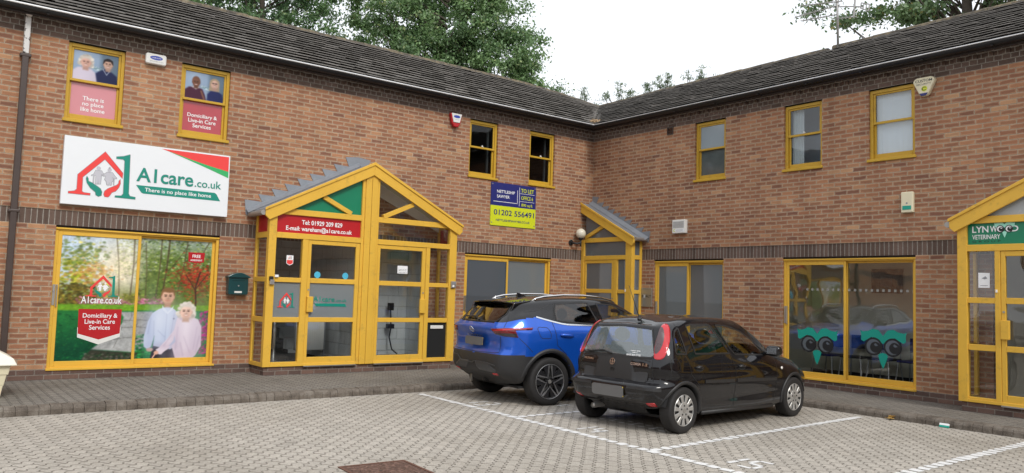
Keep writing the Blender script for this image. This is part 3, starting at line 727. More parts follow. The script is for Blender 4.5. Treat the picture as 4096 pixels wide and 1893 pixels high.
# garden scene on the big window
gp = Paint(-10.87, -8.60, .33, 2.26, .0072); T_, Z_ = gp.T, gp.Z
skyc = np.array([205, 222, 240.])*np.ones_like(gp.I); gp.I = skyc
warm = np.exp(-(((T_+10.02)/.42)**2+((Z_-1.75)/.42)**2)); gp.put(warm*.95, (253, 240, 205))
uni = lambda a, b, c, d: (lambda r: (r.uniform(a, b), r.uniform(c, d)))
gauss = lambda a, sa, c, sc: (lambda r: (r.normal(a, sa), r.normal(c, sc)))
gp.put(np.clip((1.62-Z_)/.3, 0, 1)*.9, (118, 122, 58))
gp.put(np.clip((T_+9.85)/.25, 0, 1)*np.clip((2.2-Z_)/.5+.45, 0, 1), (104, 124, 62))
gp.dabs(420, gauss(-10.62, .17, 1.62, .22), .035, [(150, 160, 40), (196, 190, 70), (110, 128, 40), (216, 200, 90)])
gp.dabs(200, gauss(-10.55, .16, 1.98, .10), .03, [(92, 120, 66), (130, 146, 84), (160, 165, 100)])
gp.dabs(200, gauss(-10.42, .14, 1.68, .10), .03, [(214, 170, 96), (226, 190, 120), (196, 140, 80)])
gp.dabs(260, uni(-10.85, -10.35, 1.22, 1.52), .03, [(80, 74, 34), (62, 58, 30), (110, 96, 44)])
gp.dabs(320, uni(-10.1, -9.7, 1.62, 2.26), .022, [(170, 178, 110), (140, 152, 92), (200, 204, 150)], .5)
gp.dabs(800, uni(-9.75, -8.6, 1.35, 2.26), .024, [(92, 116, 52), (132, 156, 72), (60, 84, 40), (176, 192, 112), (72, 96, 52)])
gp.dabs(220, uni(-9.75, -8.6, 1.75, 2.26), .02, [(200, 212, 190), (186, 202, 170), (220, 228, 215)], .6)
for (a, b, w_) in (((-10.02, 1.36), (-10.1, 2.26), .014), ((-9.86, 1.35), (-9.84, 2.26), .02), ((-9.47, 1.3), (-9.42, 2.26), .016), ((-9.38, 1.3), (-9.3, 2.26), .026), ((-9.14, 1.4), (-9.02, 2.24), .014), ((-9.62, 1.3), (-9.66, 2.2), .012), ((-9.3, 1.75), (-9.0, 2.2), .01), ((-9.84, 1.8), (-9.7, 2.2), .008), ((-8.9, 1.85), (-8.68, 2.25), .012)):
    gp.line([a, ((a[0]+b[0])/2+.015, (a[1]+b[1])/2), b], w_, (82, 70, 52), .008, .85)
gp.dabs(380, lambda r: (r.uniform(-10.6, -9.35), 1.22+abs(r.normal(0, .055))), .022, [(196, 120, 150), (216, 160, 182), (150, 84, 110), (170, 130, 120)])
gp.dabs(120, uni(-10.85, -10.5, 1.14, 1.3), .02, [(120, 110, 50), (150, 110, 60), (84, 84, 40)])
gp.dabs(60, gauss(-9.85, .05, 1.33, .04), .03, [(136, 136, 60), (110, 116, 52)])
gp.put(np.clip((1.215-Z_)/.015, 0, 1), (116, 164, 52)); gp.dabs(150, uni(-10.86, -8.6, 1.13, 1.22), .03, [(140, 184, 66), (84, 140, 44)], .5, .25)
gp.put(np.clip((1.125-Z_)/.015, 0, 1), (44, 118, 62)); gp.put(np.clip((1.05-Z_)/.5, 0, 1)*np.clip((-10.1-T_)/.4+.5, 0, 1), (16, 74, 50))
gp.dabs(520, uni(-10.86, -10.0, .34, 1.08), .02, [(24, 96, 58), (40, 128, 66), (12, 58, 44), (60, 140, 70)], .55, .4)
path = [(-10.36, .53), (-10.1, .74), (-9.95, .92), (-9.93, 1.02), (-9.99, 1.10), (-9.5, 1.10), (-9.44, .8), (-9.6, .55), (-9.72, .47)]
gp.poly(path, (176, 178, 178), .01)
for a, b in (((-10.2, .66), (-9.6, .72)), ((-9.95, .86), (-9.5, .84)), ((-9.95, .97), (-9.46, .95)), ((-10.05, .55), (-9.95, .86)), ((-9.78, .5), (-9.72, .72)), ((-9.75, .84), (-9.72, .95)), ((-9.62, .72), (-9.58, .84)), ((-9.85, .95), (-9.82, 1.08))):
    gp.line([a, ((a[0]+b[0])/2+.02, (a[1]+b[1])/2+.01), b], .01, (110, 110, 106), .006, .8)
gp.dabs(160, uni(-10.3, -9.5, .5, 1.08), .03, [(150, 152, 150), (204, 206, 206)], .25)
gp.poly([(-10.45, .43), (-10.36, .525), (-9.72, .46), (-9.72, .34), (-10.5, .34)], (58, 60, 50), .012)
gp.dabs(240, uni(-10.45, -9.6, .34, .47), .022, [(40, 76, 44), (84, 84, 72), (30, 44, 34), (120, 118, 108)])
gp.dabs(150, uni(-9.72, -9.4, .36, .75), .026, [(40, 128, 66), (70, 164, 90), (24, 84, 50)])
gp.dabs(600, lambda r: (r.normal(-8.87, .17), r.normal(1.66, .12)), .026, [(190, 66, 48), (150, 44, 40), (214, 96, 70), (120, 60, 44)], .8, .4)
gp.dabs(260, lambda r: (r.normal(-8.82, .16), r.normal(1.45, .09)), .022, [(120, 88, 54), (170, 70, 54), (92, 110, 54)], .7, .4)
gp.line([(-8.84, 1.2), (-8.86, 1.5), (-8.8, 1.75)], .025, (70, 50, 44)); gp.line([(-8.86, 1.45), (-9.02, 1.7)], .014, (74, 50, 44)); gp.line([(-8.84, 1.5), (-8.68, 1.72)], .014, (74, 50, 44))
gp.dabs(260, lambda r: (r.uniform(-8.76, -8.6), r.uniform(.42, 1.12)), .024, [(196, 40, 130), (150, 24, 100), (220, 80, 160), (50, 110, 60)])
gp.dabs(60, uni(-9.45, -9.3, .7, 1.0), .02, [(190, 60, 130), (60, 120, 60)])
for _ in range(1):      # the print is slightly soft
    q = np.pad(gp.I, ((1, 1), (1, 1), (0, 0)), 'edge'); b_ = sum(q[i:i+gp.H, j:j+gp.W] for i in range(3) for j in range(3))/9; gp.I = gp.I*.35+b_*.65
gp.put(np.exp(-(((T_+10.02)/.38)**2+((Z_-1.85)/.36)**2))*.35, (255, 246, 222))
nz = np.random.default_rng(3)
def grain(shape, k):
    g_ = nz.normal(size=(shape[0]//k+2, shape[1]//k+2)); g_ = np.kron(g_, np.ones((k, k)))[:shape[0], :shape[1]]; q = np.pad(g_, k, 'edge')
    return sum(q[k+i:k+i+shape[0], k+j:k+j+shape[1]] for i in (-k//2, 0, k//2) for j in (-k//2, 0, k//2))/9
gp.I = np.clip(gp.I*(.94+.05*grain(gp.T.shape, 2)+.06*grain(gp.T.shape, 6))[..., None], 0, 255); gm = gp.I.mean(-1, keepdims=True); gp.I = np.clip(gm+(gp.I-gm)*1.12, 0, 255)
SH = (205, 216, 238)
gp.poly([(-9.50, .36), (-9.46, .60), (-9.12, .62), (-9.1, .36)], (34, 32, 36))                        # man's trousers
gp.poly([(-9.41, 1.14), (-9.50, 1.08), (-9.56, .95), (-9.61, .70), (-9.60, .55), (-9.54, .50), (-9.49, .55), (-9.45, .72), (-9.46, .56), (-9.2, .50), (-9.1, .56), (-9.08, 1.05), (-9.17, 1.14), (-9.27, 1.19)], SH)
for a, b in (((-9.47, .95), (-9.46, .6)), ((-9.28, 1.1), (-9.29, .55)), ((-9.52, 1.0), (-9.55, .75)), ((-9.4, .8), (-9.3, .7)), ((-9.17, 1.05), (-9.2, .75))): gp.line([a, b], .012, (160, 172, 204), .02, .7)
gp.poly([(-9.36, 1.2), (-9.27, 1.10), (-9.18, 1.2), (-9.2, 1.13), (-9.27, 1.06), (-9.35, 1.13)], (226, 234, 248)); gp.ell((-9.17, .99), .012, .012, (70, 80, 110))
gp.ell((-9.51, .5), .05, .03, (214, 168, 146))
for c_, rx_, rz_, col_, sf_, al_ in (((-9.52, .82), .05, .30, (150, 164, 202), .10, .55), ((-9.13, .82), .05, .26, (152, 164, 200), .10, .55), ((-9.31, .72), .035, .24, (166, 180, 214), .08, .5), ((-9.40, .98), .06, .12, (226, 234, 248), .12, .7), ((-9.22, 1.0), .05, .10, (226, 234, 248), .12, .5), ((-9.36, .56), .14, .035, (160, 172, 206), .06, .5)): gp.ell(c_, rx_, rz_, col_, sf_, al_)
face(gp, (-9.28, 1.337), .105, (226, 182, 158), (132, 98, 66), 'short')
SW = (224, 214, 228)
gp.poly([(-9.12, .36), (-9.18, .55), (-9.3, .56), (-9.42, .50), (-9.36, .42), (-9.24, .5), (-9.12, .62), (-9.16, .8), (-9.12, 1.0), (-9.0, 1.05), (-8.93, 1.04), (-8.79, .98), (-8.73, .86), (-8.72, .55), (-8.80, .40), (-8.84, .36)], SW)
gp.poly([(-9.16, .64), (-9.12, .86), (-9.26, .66), (-9.38, .52), (-9.42, .44), (-9.33, .42), (-9.25, .52)], SW)
for a, b in (((-9.1, .85), (-9.12, .5)), ((-8.8, .85), (-8.84, .5)), ((-9.0, .7), (-8.9, .45)), ((-8.76, .7), (-8.8, .45)), ((-9.05, .6), (-9.0, .4)), ((-9.2, .72), (-9.3, .56))): gp.line([a, b], .016, (186, 172, 196), .03, .6)
for k in range(9): gp.ell((-9.06+k*.025, .985-.03*math.sin(k*.7)), .014, .012, (202, 186, 200), .01)
gp.ell((-9.41, .45), .035, .03, (226, 178, 160)); gp.line([(-9.42, .44), (-9.46, .37)], .02, (226, 178, 160))
for c_, rx_, rz_, col_, sf_, al_ in (((-8.755, .70), .05, .28, (172, 158, 184), .12, .6), ((-9.10, .62), .05, .22, (178, 162, 188), .10, .5), ((-8.95, .86), .10, .14, (240, 232, 243), .16, .7), ((-8.88, .50), .035, .2, (188, 174, 198), .08, .5), ((-9.0, .40), .16, .04, (184, 170, 194), .08, .5), ((-9.28, .55), .09, .03, (184, 168, 192), .05, .5)): gp.ell(c_, rx_, rz_, col_, sf_, al_)
face(gp, (-8.985, 1.10), .104, (244, 206, 190), (222, 216, 208), 'curls')

q = np.pad(gp.I, ((1, 1), (1, 1), (0, 0)), 'edge'); b_ = sum(q[i:i+gp.H, j:j+gp.W] for i in range(3) for j in range(3))/9; gp.I = gp.I*.5+b_*.5
LOGO = {'house': [(-10.836, 2.89), (-10.756, 2.905), (-10.727, 2.934), (-10.727, 3.156), (-10.374, 3.548), (-10.111, 3.248), (-10.113, 3.162), (-10.373, 3.431), (-10.658, 3.126), (-10.656, 2.909), (-10.632, 2.893), (-10.543, 2.889), (-10.544, 2.859), (-10.835, 2.863)],
 'one': [(-10.215, 3.491), (-10.112, 3.511), (-10.028, 3.548), (-10.024, 3.542), (-10.012, 2.937), (-9.991, 2.899), (-9.912, 2.891), (-9.913, 2.858), (-10.201, 2.863), (-10.199, 2.888), (-10.111, 2.894), (-10.087, 2.929), (-10.096, 3.441), (-10.121, 3.464), (-10.213, 3.461)],
 'hg': [(-10.603, 3.145), (-10.583, 3.109), (-10.578, 3.071), (-10.528, 3.051), (-10.457, 3.007), (-10.409, 2.974), (-10.385, 2.924), (-10.391, 2.872), (-10.43, 2.852), (-10.466, 2.871), (-10.474, 2.915), (-10.546, 2.972), (-10.596, 3.043), (-10.611, 3.106)],
 'hr': [(-10.14, 3.149), (-10.136, 3.081), (-10.154, 3.02), (-10.197, 2.957), (-10.249, 2.932), (-10.273, 2.884), (-10.297, 2.856), (-10.344, 2.858), (-10.358, 2.895), (-10.349, 2.941), (-10.305, 2.985), (-10.248, 3.017), (-10.191, 3.049), (-10.163, 3.078), (-10.16, 3.118)],
 'man': [(-10.489, 3.248), (-10.408, 3.248), (-10.376, 3.197), (-10.385, 3.183), (-10.408, 3.193), (-10.409, 3.129), (-10.413, 3.044), (-10.442, 3.041), (-10.45, 3.124), (-10.45, 3.04), (-10.482, 3.039), (-10.484, 3.172), (-10.507, 3.162), (-10.506, 3.053), (-10.517, 3.052), (-10.518, 3.168), (-10.544, 3.158), (-10.541, 3.169), (-10.514, 3.181)],
 'woman': [(-10.332, 3.235), (-10.256, 3.237), (-10.223, 3.189), (-10.192, 3.16), (-10.197, 3.15), (-10.227, 3.149), (-10.224, 3.045), (-10.233, 3.051), (-10.235, 3.148), (-10.258, 3.172), (-10.237, 3.122), (-10.259, 3.094), (-10.262, 3.044), (-10.282, 3.039), (-10.293, 3.083), (-10.297, 3.04), (-10.326, 3.041), (-10.335, 3.092), (-10.36, 3.121), (-10.346, 3.175), (-10.375, 3.171), (-10.404, 3.181), (-10.376, 3.197)]}
def logo(parent, t0, t1, z0, z1, d, people='logo_grey', outline=None, name='emblem'):
    f = lambda p: (t0+(p[0]+10.836)/.926*(t1-t0), z0+(p[1]-2.852)/.696*(z1-z0)); k = (t1-t0)/.926
    mb = MB(); mats = [M['logo_red'], M['logo_green'], M[people], M['grey_line']]
    if outline:
        for key in ('house', 'one', 'hg', 'hr', 'man', 'woman'):
            P_ = [Vector(f(p)) for p in LOGO[key]]; c = sum((q for q in P_), Vector((0, 0)))/len(P_); out = []
            ar = sum(P_[i].cross(P_[(i+1) % len(P_)]) for i in range(len(P_))); sg = 1 if ar > 0 else -1
            for i, q in enumerate(P_):
                e = ((P_[(i+1) % len(P_)]-q).normalized()+(q-P_[i-1]).normalized()); n = Vector((e.y, -e.x)).normalized()*sg; out.append(tuple(q+n*outline))
            mb.flat(out, d, 3)
    for key, m in (('house', 0), ('one', 1), ('hg', 1), ('hr', 0), ('man', 2), ('woman', 2)): mb.flat([f(p) for p in LOGO[key]], d-.001, m)
    mb.flat(disc(f((-10.451, 3.283)), .03*k, n=16), d-.0012, 2); mb.flat(disc(f((-10.299, 3.274)), .03*k, n=16), d-.0012, 2); mb.flat(disc(f((-10.301, 3.308)), .014*k, n=10), d-.0012, 2)
    return mb.build(name, mats, parent)
def banner(parent, t0, t1, z0, z1, d, mat, notch=.1, rim=True, name='red_banner'):
    tm = (t0+t1)/2; k = (z1-z0)*notch; mb = MB()
    if rim: mb.flat([(t0+.005, z0+k*.4), (tm, z0-k*.8), (t1-.005, z0+k*.4), (t1, z0+k*2), (t0, z0+k*2)], d, 1)
    mb.flat([(t0, z1), (t1, z1), (t1-.01, z0+k), (tm, z0), (t0+.01, z0+k)], d-.0008, 0)
    return mb.build(name, [M[mat], M['white_plastic']], parent)

# ------------------------------------------------------------------ windows of the left wing
f, l, r_ = slider(BL, *WLO['L'][0])
tag(f, 'sliding window covered by a printed garden scene')
gp.print_on(f, (l[0]-.004, l[1]+.004, l[2]-.004, l[3]+.004), l[4]-.001, M['print'], .98); gp.print_on(f, (r_[0]-.004, r_[1]+.004, r_[2]-.004, r_[3]+.004), r_[4]-.001, M['print'], .98)
logo(f, -10.479, -10.034, 1.326, 1.66, l[4]-.003, 'print_white')
text(f, 'A1care.co.uk', -10.54, -9.975, 1.225, 1.335, l[4]-.003, 'print_white', .012)
banner(f, -10.565, -9.965, .675, 1.14, l[4]-.003, 'red_panel', .2)
for i, s_ in enumerate(('Domiciliary &', 'Live-in Care', 'Services')):
    wd = (.48, .42, .29)[i]; text(f, s_, -10.262-wd/2, -10.262+wd/2, 1.005-i*.09-(.018 if i == 0 else 0), 1.075-i*.09, l[4]-.005, 'print_white', .012)
banner(f, -9.008, -8.742, 1.912, 2.087, r_[4]-.003, 'red_panel', .1, False)
text(f, 'FREE', -8.94, -8.81, 2.0, 2.05, r_[4]-.005, 'print_white', .02); text(f, 'ASSESSMENT', -8.97, -8.78, 1.945, 1.972, r_[4]-.005, 'print_white', .02)
f, l, r_ = slider(BL, *WLO['L'][1]); pane(f, l, 'film_dark'); pane(f, r_, 'film_grey')

def portrait(which, rect):
    t0, t1, z0, z1, d = rect; P = Paint(t0-.004, t1+.004, z0-.004, z1+.004, .0058); W_ = t1-t0; H_ = z1-z0
    X = (P.T-t0)/W_; Y = (P.Z-z0)/H_
    P.I = np.array([150, 172, 200.])*np.ones_like(P.I); P.put(np.clip((X-.55)/.1, 0, 1)*.8, (96, 118, 136)); P.put(np.exp(-(((X-.2)/.3)**2+((Y-.9)/.3)**2))*.5, (186, 204, 226))
    p = lambda x, y: (t0+x*W_, z0+y*H_)
    P.dabs(40, lambda r: p(r.uniform(.42, .62), r.uniform(.4, .55)), .02, [(196, 216, 224), (120, 150, 160)], .6)
    if which == 0:
        P.poly([p(-.02, 0), p(0, .3), p(.1, .42), p(.2, .45), p(.38, .43), p(.5, .3), p(.56, 0)], (212, 204, 222), .012)
        face(P, p(.275, .62), .078, (226, 180, 164), (218, 212, 202), 'curls')
        P.poly([p(.54, 0), p(.5, .3), p(.6, .42), p(.72, .5), p(.86, .42), p(.98, .3), p(1.02, 0)], (32, 40, 84), .012); P.line([p(.66, .48), p(.75, .3), p(.82, .46)], .01, (190, 196, 214))
        face(P, p(.77, .66), .07, (222, 182, 162), (40, 32, 34), 'tied')
    else:
        P.poly([p(-.02, 0), p(0, .3), p(.1, .42), p(.3, .46), p(.45, .4), p(.52, .2), p(.56, 0)], (74, 34, 56), .012); P.poly([p(.16, .44), p(.28, .36), p(.38, .45), p(.3, .5)], (206, 200, 206), .01)
        P.ell(p(.28, .66), .066, .085, (126, 84, 66)); face(P, p(.28, .62), .066, (126, 84, 66), (70, 56, 52), 'bald')
        P.poly([p(.58, 0), p(.58, .25), p(.68, .42), p(.85, .42), p(.97, .32), p(1.02, 0)], (36, 44, 100), .012)
        face(P, p(.76, .66), .07, (226, 184, 166), (176, 156, 130), 'long'); P.line([p(.69, .69), p(.83, .69)], .008, (60, 50, 60), .006, .7)
        P.line([p(.5, .05), p(.42, .32)], .03, (130, 90, 74), .01)
    for _ in range(2):
        q = np.pad(P.I, ((1, 1), (1, 1), (0, 0)), 'edge'); b_ = sum(q[i:i+P.H, j:j+P.W] for i in range(3) for j in range(3))/9; P.I = P.I*.45+b_*.55
    P.I *= (1-.22*np.clip((X-.25), 0, 1)*np.clip(1.1-Y, 0, 1))[..., None]
    return P
M['pink_vinyl'] = plain('faded_pink_vinyl', (.60, .23, .26), .15, var=.04, coat=.6)
M['red_vinyl'] = plain('red_vinyl', (.42, .035, .05), .1, var=.12, scale=9, coat=.7)
for i, (mat, lines) in enumerate((('pink_vinyl', ('There is', 'no place', 'like home')), ('red_vinyl', ('Domiciliary &', 'Live-in Care', 'Services')))):
    f, u, l = sash(BL, *WUP['L'][i], handle=False)
    portrait(i, u).print_on(f, (u[0]-.004, u[1]+.004, u[2]-.004, u[3]+.004), u[4], M['print'], .92)
    pane(f, l, mat, name='coloured_vinyl'); tm = (l[0]+l[1])/2
    for k, s_ in enumerate(lines):
        wd = len(s_)*.037; text(f, s_, tm-wd/2, tm+wd/2, 4.335-k*.085-.014*(s_ in ('no place', 'Domiciliary &')), 4.40-k*.085, l[4]-.003, 'print_white', .012)
for i in (2, 3):
    f, u, l = sash(BL, *WUP['L'][i]); pane(f, u, 'glass_dark'); pane(f, l, 'glass_dark')
    mb = MB(); t0, t1 = WUP['L'][i]; mb.box(t1-.14, t1-.10, .2, .24, 4.0, 5.1); mb.build('curtain_edge', M['film_grey'], f)
    recess(BL, t0-.3, t1+.3, 3.7, 5.3, 1.8, 'room_dark')

# ------------------------------------------------------------------ windows of the right wing
M['sky_reflect_pane'] = plain('sky_tone_glass', (.31, .37, .41), .12, var=.10, scale=2.5, coat=.4)  # flat blue-grey paints the sky reflected in the upper sash
M['roof_reflect_pane'] = plain('roof_tone_glass', (.085, .105, .105), .12, var=.35, scale=4, coat=.5)  # dark mottle paints the roof reflected in the lower sash
f, u, l = sash(BRG, *WUP['R'][0], handle=False); pane(f, u, 'sky_reflect_pane'); pane(f, l, 'roof_reflect_pane')
f, u, l = sash(BRG, *WUP['R'][1]); pane(f, u, 'glass_up'); pane(f, l, 'glass_up')
t0, t1 = WUP['R'][1]; recess(BRG, t0-.3, t1+.3, 3.7, 5.3, .7, 'sky_tone_room')
M['net'] = plain('net_curtain', (.62, .66, .67), .8, var=.08)
mb = MB()
for k in range(14): mb.add([(t0+.08+k*.016, .18+.012*(k % 2), 4.0), (t0+.08+(k+1)*.016, .18+.012*((k+1) % 2), 4.0), (t0+.08+(k+1)*.016, .18+.012*((k+1) % 2), 5.15), (t0+.08+k*.016, .18+.012*(k % 2), 5.15)], ((0, 1, 2, 3),))
mb.build('curtain', M['net'], f)
f, u, l = sash(BRG, *WUP['R'][2], handle=False); pane(f, u, 'glass'); pane(f, l, 'glass')
M['blind'] = plain('blind_fabric', (.66, .72, .77), .8, var=.03)
mb = MB(); t0, t1 = WUP['R'][2]
for k in range(8): mb.quad((t0+.07+k*.088, .15+.004*(k % 2), 4.03), (t0+.155+k*.088, .158+.004*(k % 2), 4.03), (t0+.155+k*.088, .158+.004*(k % 2), 5.13), (t0+.07+k*.088, .15+.004*(k % 2), 5.13))
mb.build('vertical_blind', M['blind'], f)
recess(BRG, t0-.3, t1+.3, 3.7, 5.3, 1.0, 'room', d0=.2)
f, u, l = sash(BRG, *WUP['R'][3]); pane(f, u, 'glass_dark'); pane(f, l, 'glass_dark'); recess(BRG, 12.2, 13.4, 3.7, 5.3, 1.5, 'room_dark')
f, l, r_ = slider(BRG, *WLO['R'][0]); pane(f, l, 'film_grey'); pane(f, r_, 'film_grey')
text(f, 'E', 3.13, 3.18, .905, .965, r_[4]-.004, 'logo_red', .01); text(f, 'ALT', 3.30, 3.52, .905, .965, r_[4]-.004, 'logo_red', .01); text(f, 'X', 3.2, 3.27, .895, .985, r_[4]-.004, 'print_white', .02)
f, l, r_ = slider(BRG, *WLO['R'][1]); tag(f, 'sliding window with two owl face transfers on the glass')
for q, t_, n in ((l, 5.50, 9), (r_, 6.36, 11)):          # each pane carries its row of safety squares
    mb = MB(); mb.quad((q[0]-.004, q[4], q[2]-.004), (q[1]+.004, q[4], q[2]-.004), (q[1]+.004, q[4], q[3]+.004), (q[0]-.004, q[4], q[3]+.004))
    for k in range(n): mb.flat([(t_+k*.098, 1.79), (t_+.042+k*.098, 1.79), (t_+.042+k*.098, 1.832), (t_+k*.098, 1.832)], q[4]-.003, 1)
    mb.build('pane', [M['glass_shop'], M['dot_print']], f)
def owl(parent, tc, zb, k, d, eye_t=.165, brow='teal', eye='print_black', white='film_grey', beak_dz=-.24, name='owl_emblem'):
    mb = MB(); e = [(tc-eye_t*k, zb), (tc+eye_t*k, zb)]
    br = [(-.40, .27), (-.36, .245), (-.26, .26), (-.18, .30), (-.08, .285), (0, .19), (.08, .285), (.18, .30), (.26, .26), (.36, .245), (.40, .27), (.385, .20), (.385, .10), (.34, .075), (.2, .16), (.1, .13), (0, .05), (-.1, .13), (-.2, .16), (-.34, .075), (-.385, .10), (-.385, .20)]
    mb.flat([(tc+x*k, zb+z*k) for x, z in br], d, 0)
    for (x, z) in e:
        mb.flat(disc((x, z), .155*k), d-.001, 1); mb.flat(disc((x, z), .122*k), d-.002, 2)
        mb.flat(disc((x+.035*k, z-.012*k), .094*k), d-.003, 1); mb.flat([(x+.03*k, z+.06*k), (x+.085*k, z+.02*k), (x+.04*k, z+.005*k), (x+.01*k, z+.03*k)], d-.004, 2)
    mb.flat([(tc-.085*k, zb+beak_dz*k+.09*k), (tc-.06*k, zb+beak_dz*k+.125*k), (tc, zb+beak_dz*k+.14*k), (tc+.06*k, zb+beak_dz*k+.125*k), (tc+.085*k, zb+beak_dz*k+.09*k), (tc+.05*k, zb+beak_dz*k-.02*k), (tc, zb+beak_dz*k-.13*k), (tc-.05*k, zb+beak_dz*k-.02*k)], d, 0)
    return mb.build(name, [M[brow], M[eye], M[white]], parent)
owl(f, 5.712, .85, .97, l[4]-.004, eye='print_black'); owl(f, 6.862, .885, .97, r_[4]-.004)
# waiting room behind it
rm = MB(); rm.quad((4.3, 2.2, .12), (8.2, 2.2, .12), (8.2, 2.2, 2.5), (4.3, 2.2, 2.5)); rm.quad((4.3, .17, .12), (4.3, 3.3, .12), (4.3, 3.3, 2.5), (4.3, .17, 2.5)); rm.quad((8.2, 3.3, .12), (8.2, .17, .12), (8.2, .17, 2.5), (8.2, 3.3, 2.5))
rm.quad((4.3, 3.3, 2.5), (8.2, 3.3, 2.5), (8.2, .17, 2.5), (4.3, .17, 2.5)); rm.build('room_lining', M['room'], BRG)
rm = MB(); rm.quad((4.3, .17, .12), (8.2, .17, .12), (8.2, 3.3, .12), (4.3, 3.3, .12)); rm.build('room_floor', M['room_floor'], BRG)
rm = MB(); rm.box(4.3, 8.2, 2.17, 2.2, .12, .24); rm.build('skirting', M['print_black'], BRG)
nb = wthing('R', 5.90, 1.80, 'notice_board', 'dark square notice board on the waiting room wall, seen through the owl window', 'notice board', d=2.17)
mb = MB(); mb.box(-.3, .3, -.03, 0, 0, .46); mb.build('board', M['room_dark'], nb, bevel=.005); mb = MB(); mb.box(-.12, .1, -.034, -.03, .12, .34); mb.build('notice', M['film_grey'], nb)
def chair(t, col_label, rz, which):
    c = wthing('R', t, .12, 'waiting_chair', which+' of the five chrome legged waiting chairs behind the owl window', 'chair', 'chairs along the waiting room wall', d=1.75); c.rotation_euler[2] += rz
    mb = MB(); mb.box(-.22, .22, -.22, .22, .43, .47); mb.build('seat', M['navy'] if col_label else M['print_black'], c, bevel=.02, seg=2)
    mb = MB(); mb.box(-.2, .2, .2, .235, .6, .86); mb.build('backrest', M['navy'] if col_label else M['print_black'], c, bevel=.012, seg=2)
    for sx in (-1, 1):
        for sy in (-1, 1):
            mb = MB(); mb.tube([(sx*.19, sy*.19, .43), (sx*.23, sy*.24, 0)], .011, 8); mb.build('leg', M['steel'], c)
        mb = MB(); mb.tube([(sx*.19, .2, .43), (sx*.19, .225, .65)], .01, 6); mb.build('back_post', M['steel'], c)
for i, t in enumerate((4.95, 5.5, 6.05, 6.6, 7.15)): chair(t, i % 3 == 0, random.uniform(-.1, .1), ('leftmost', 'second from left', 'middle one', 'second from right', 'rightmost')[i])

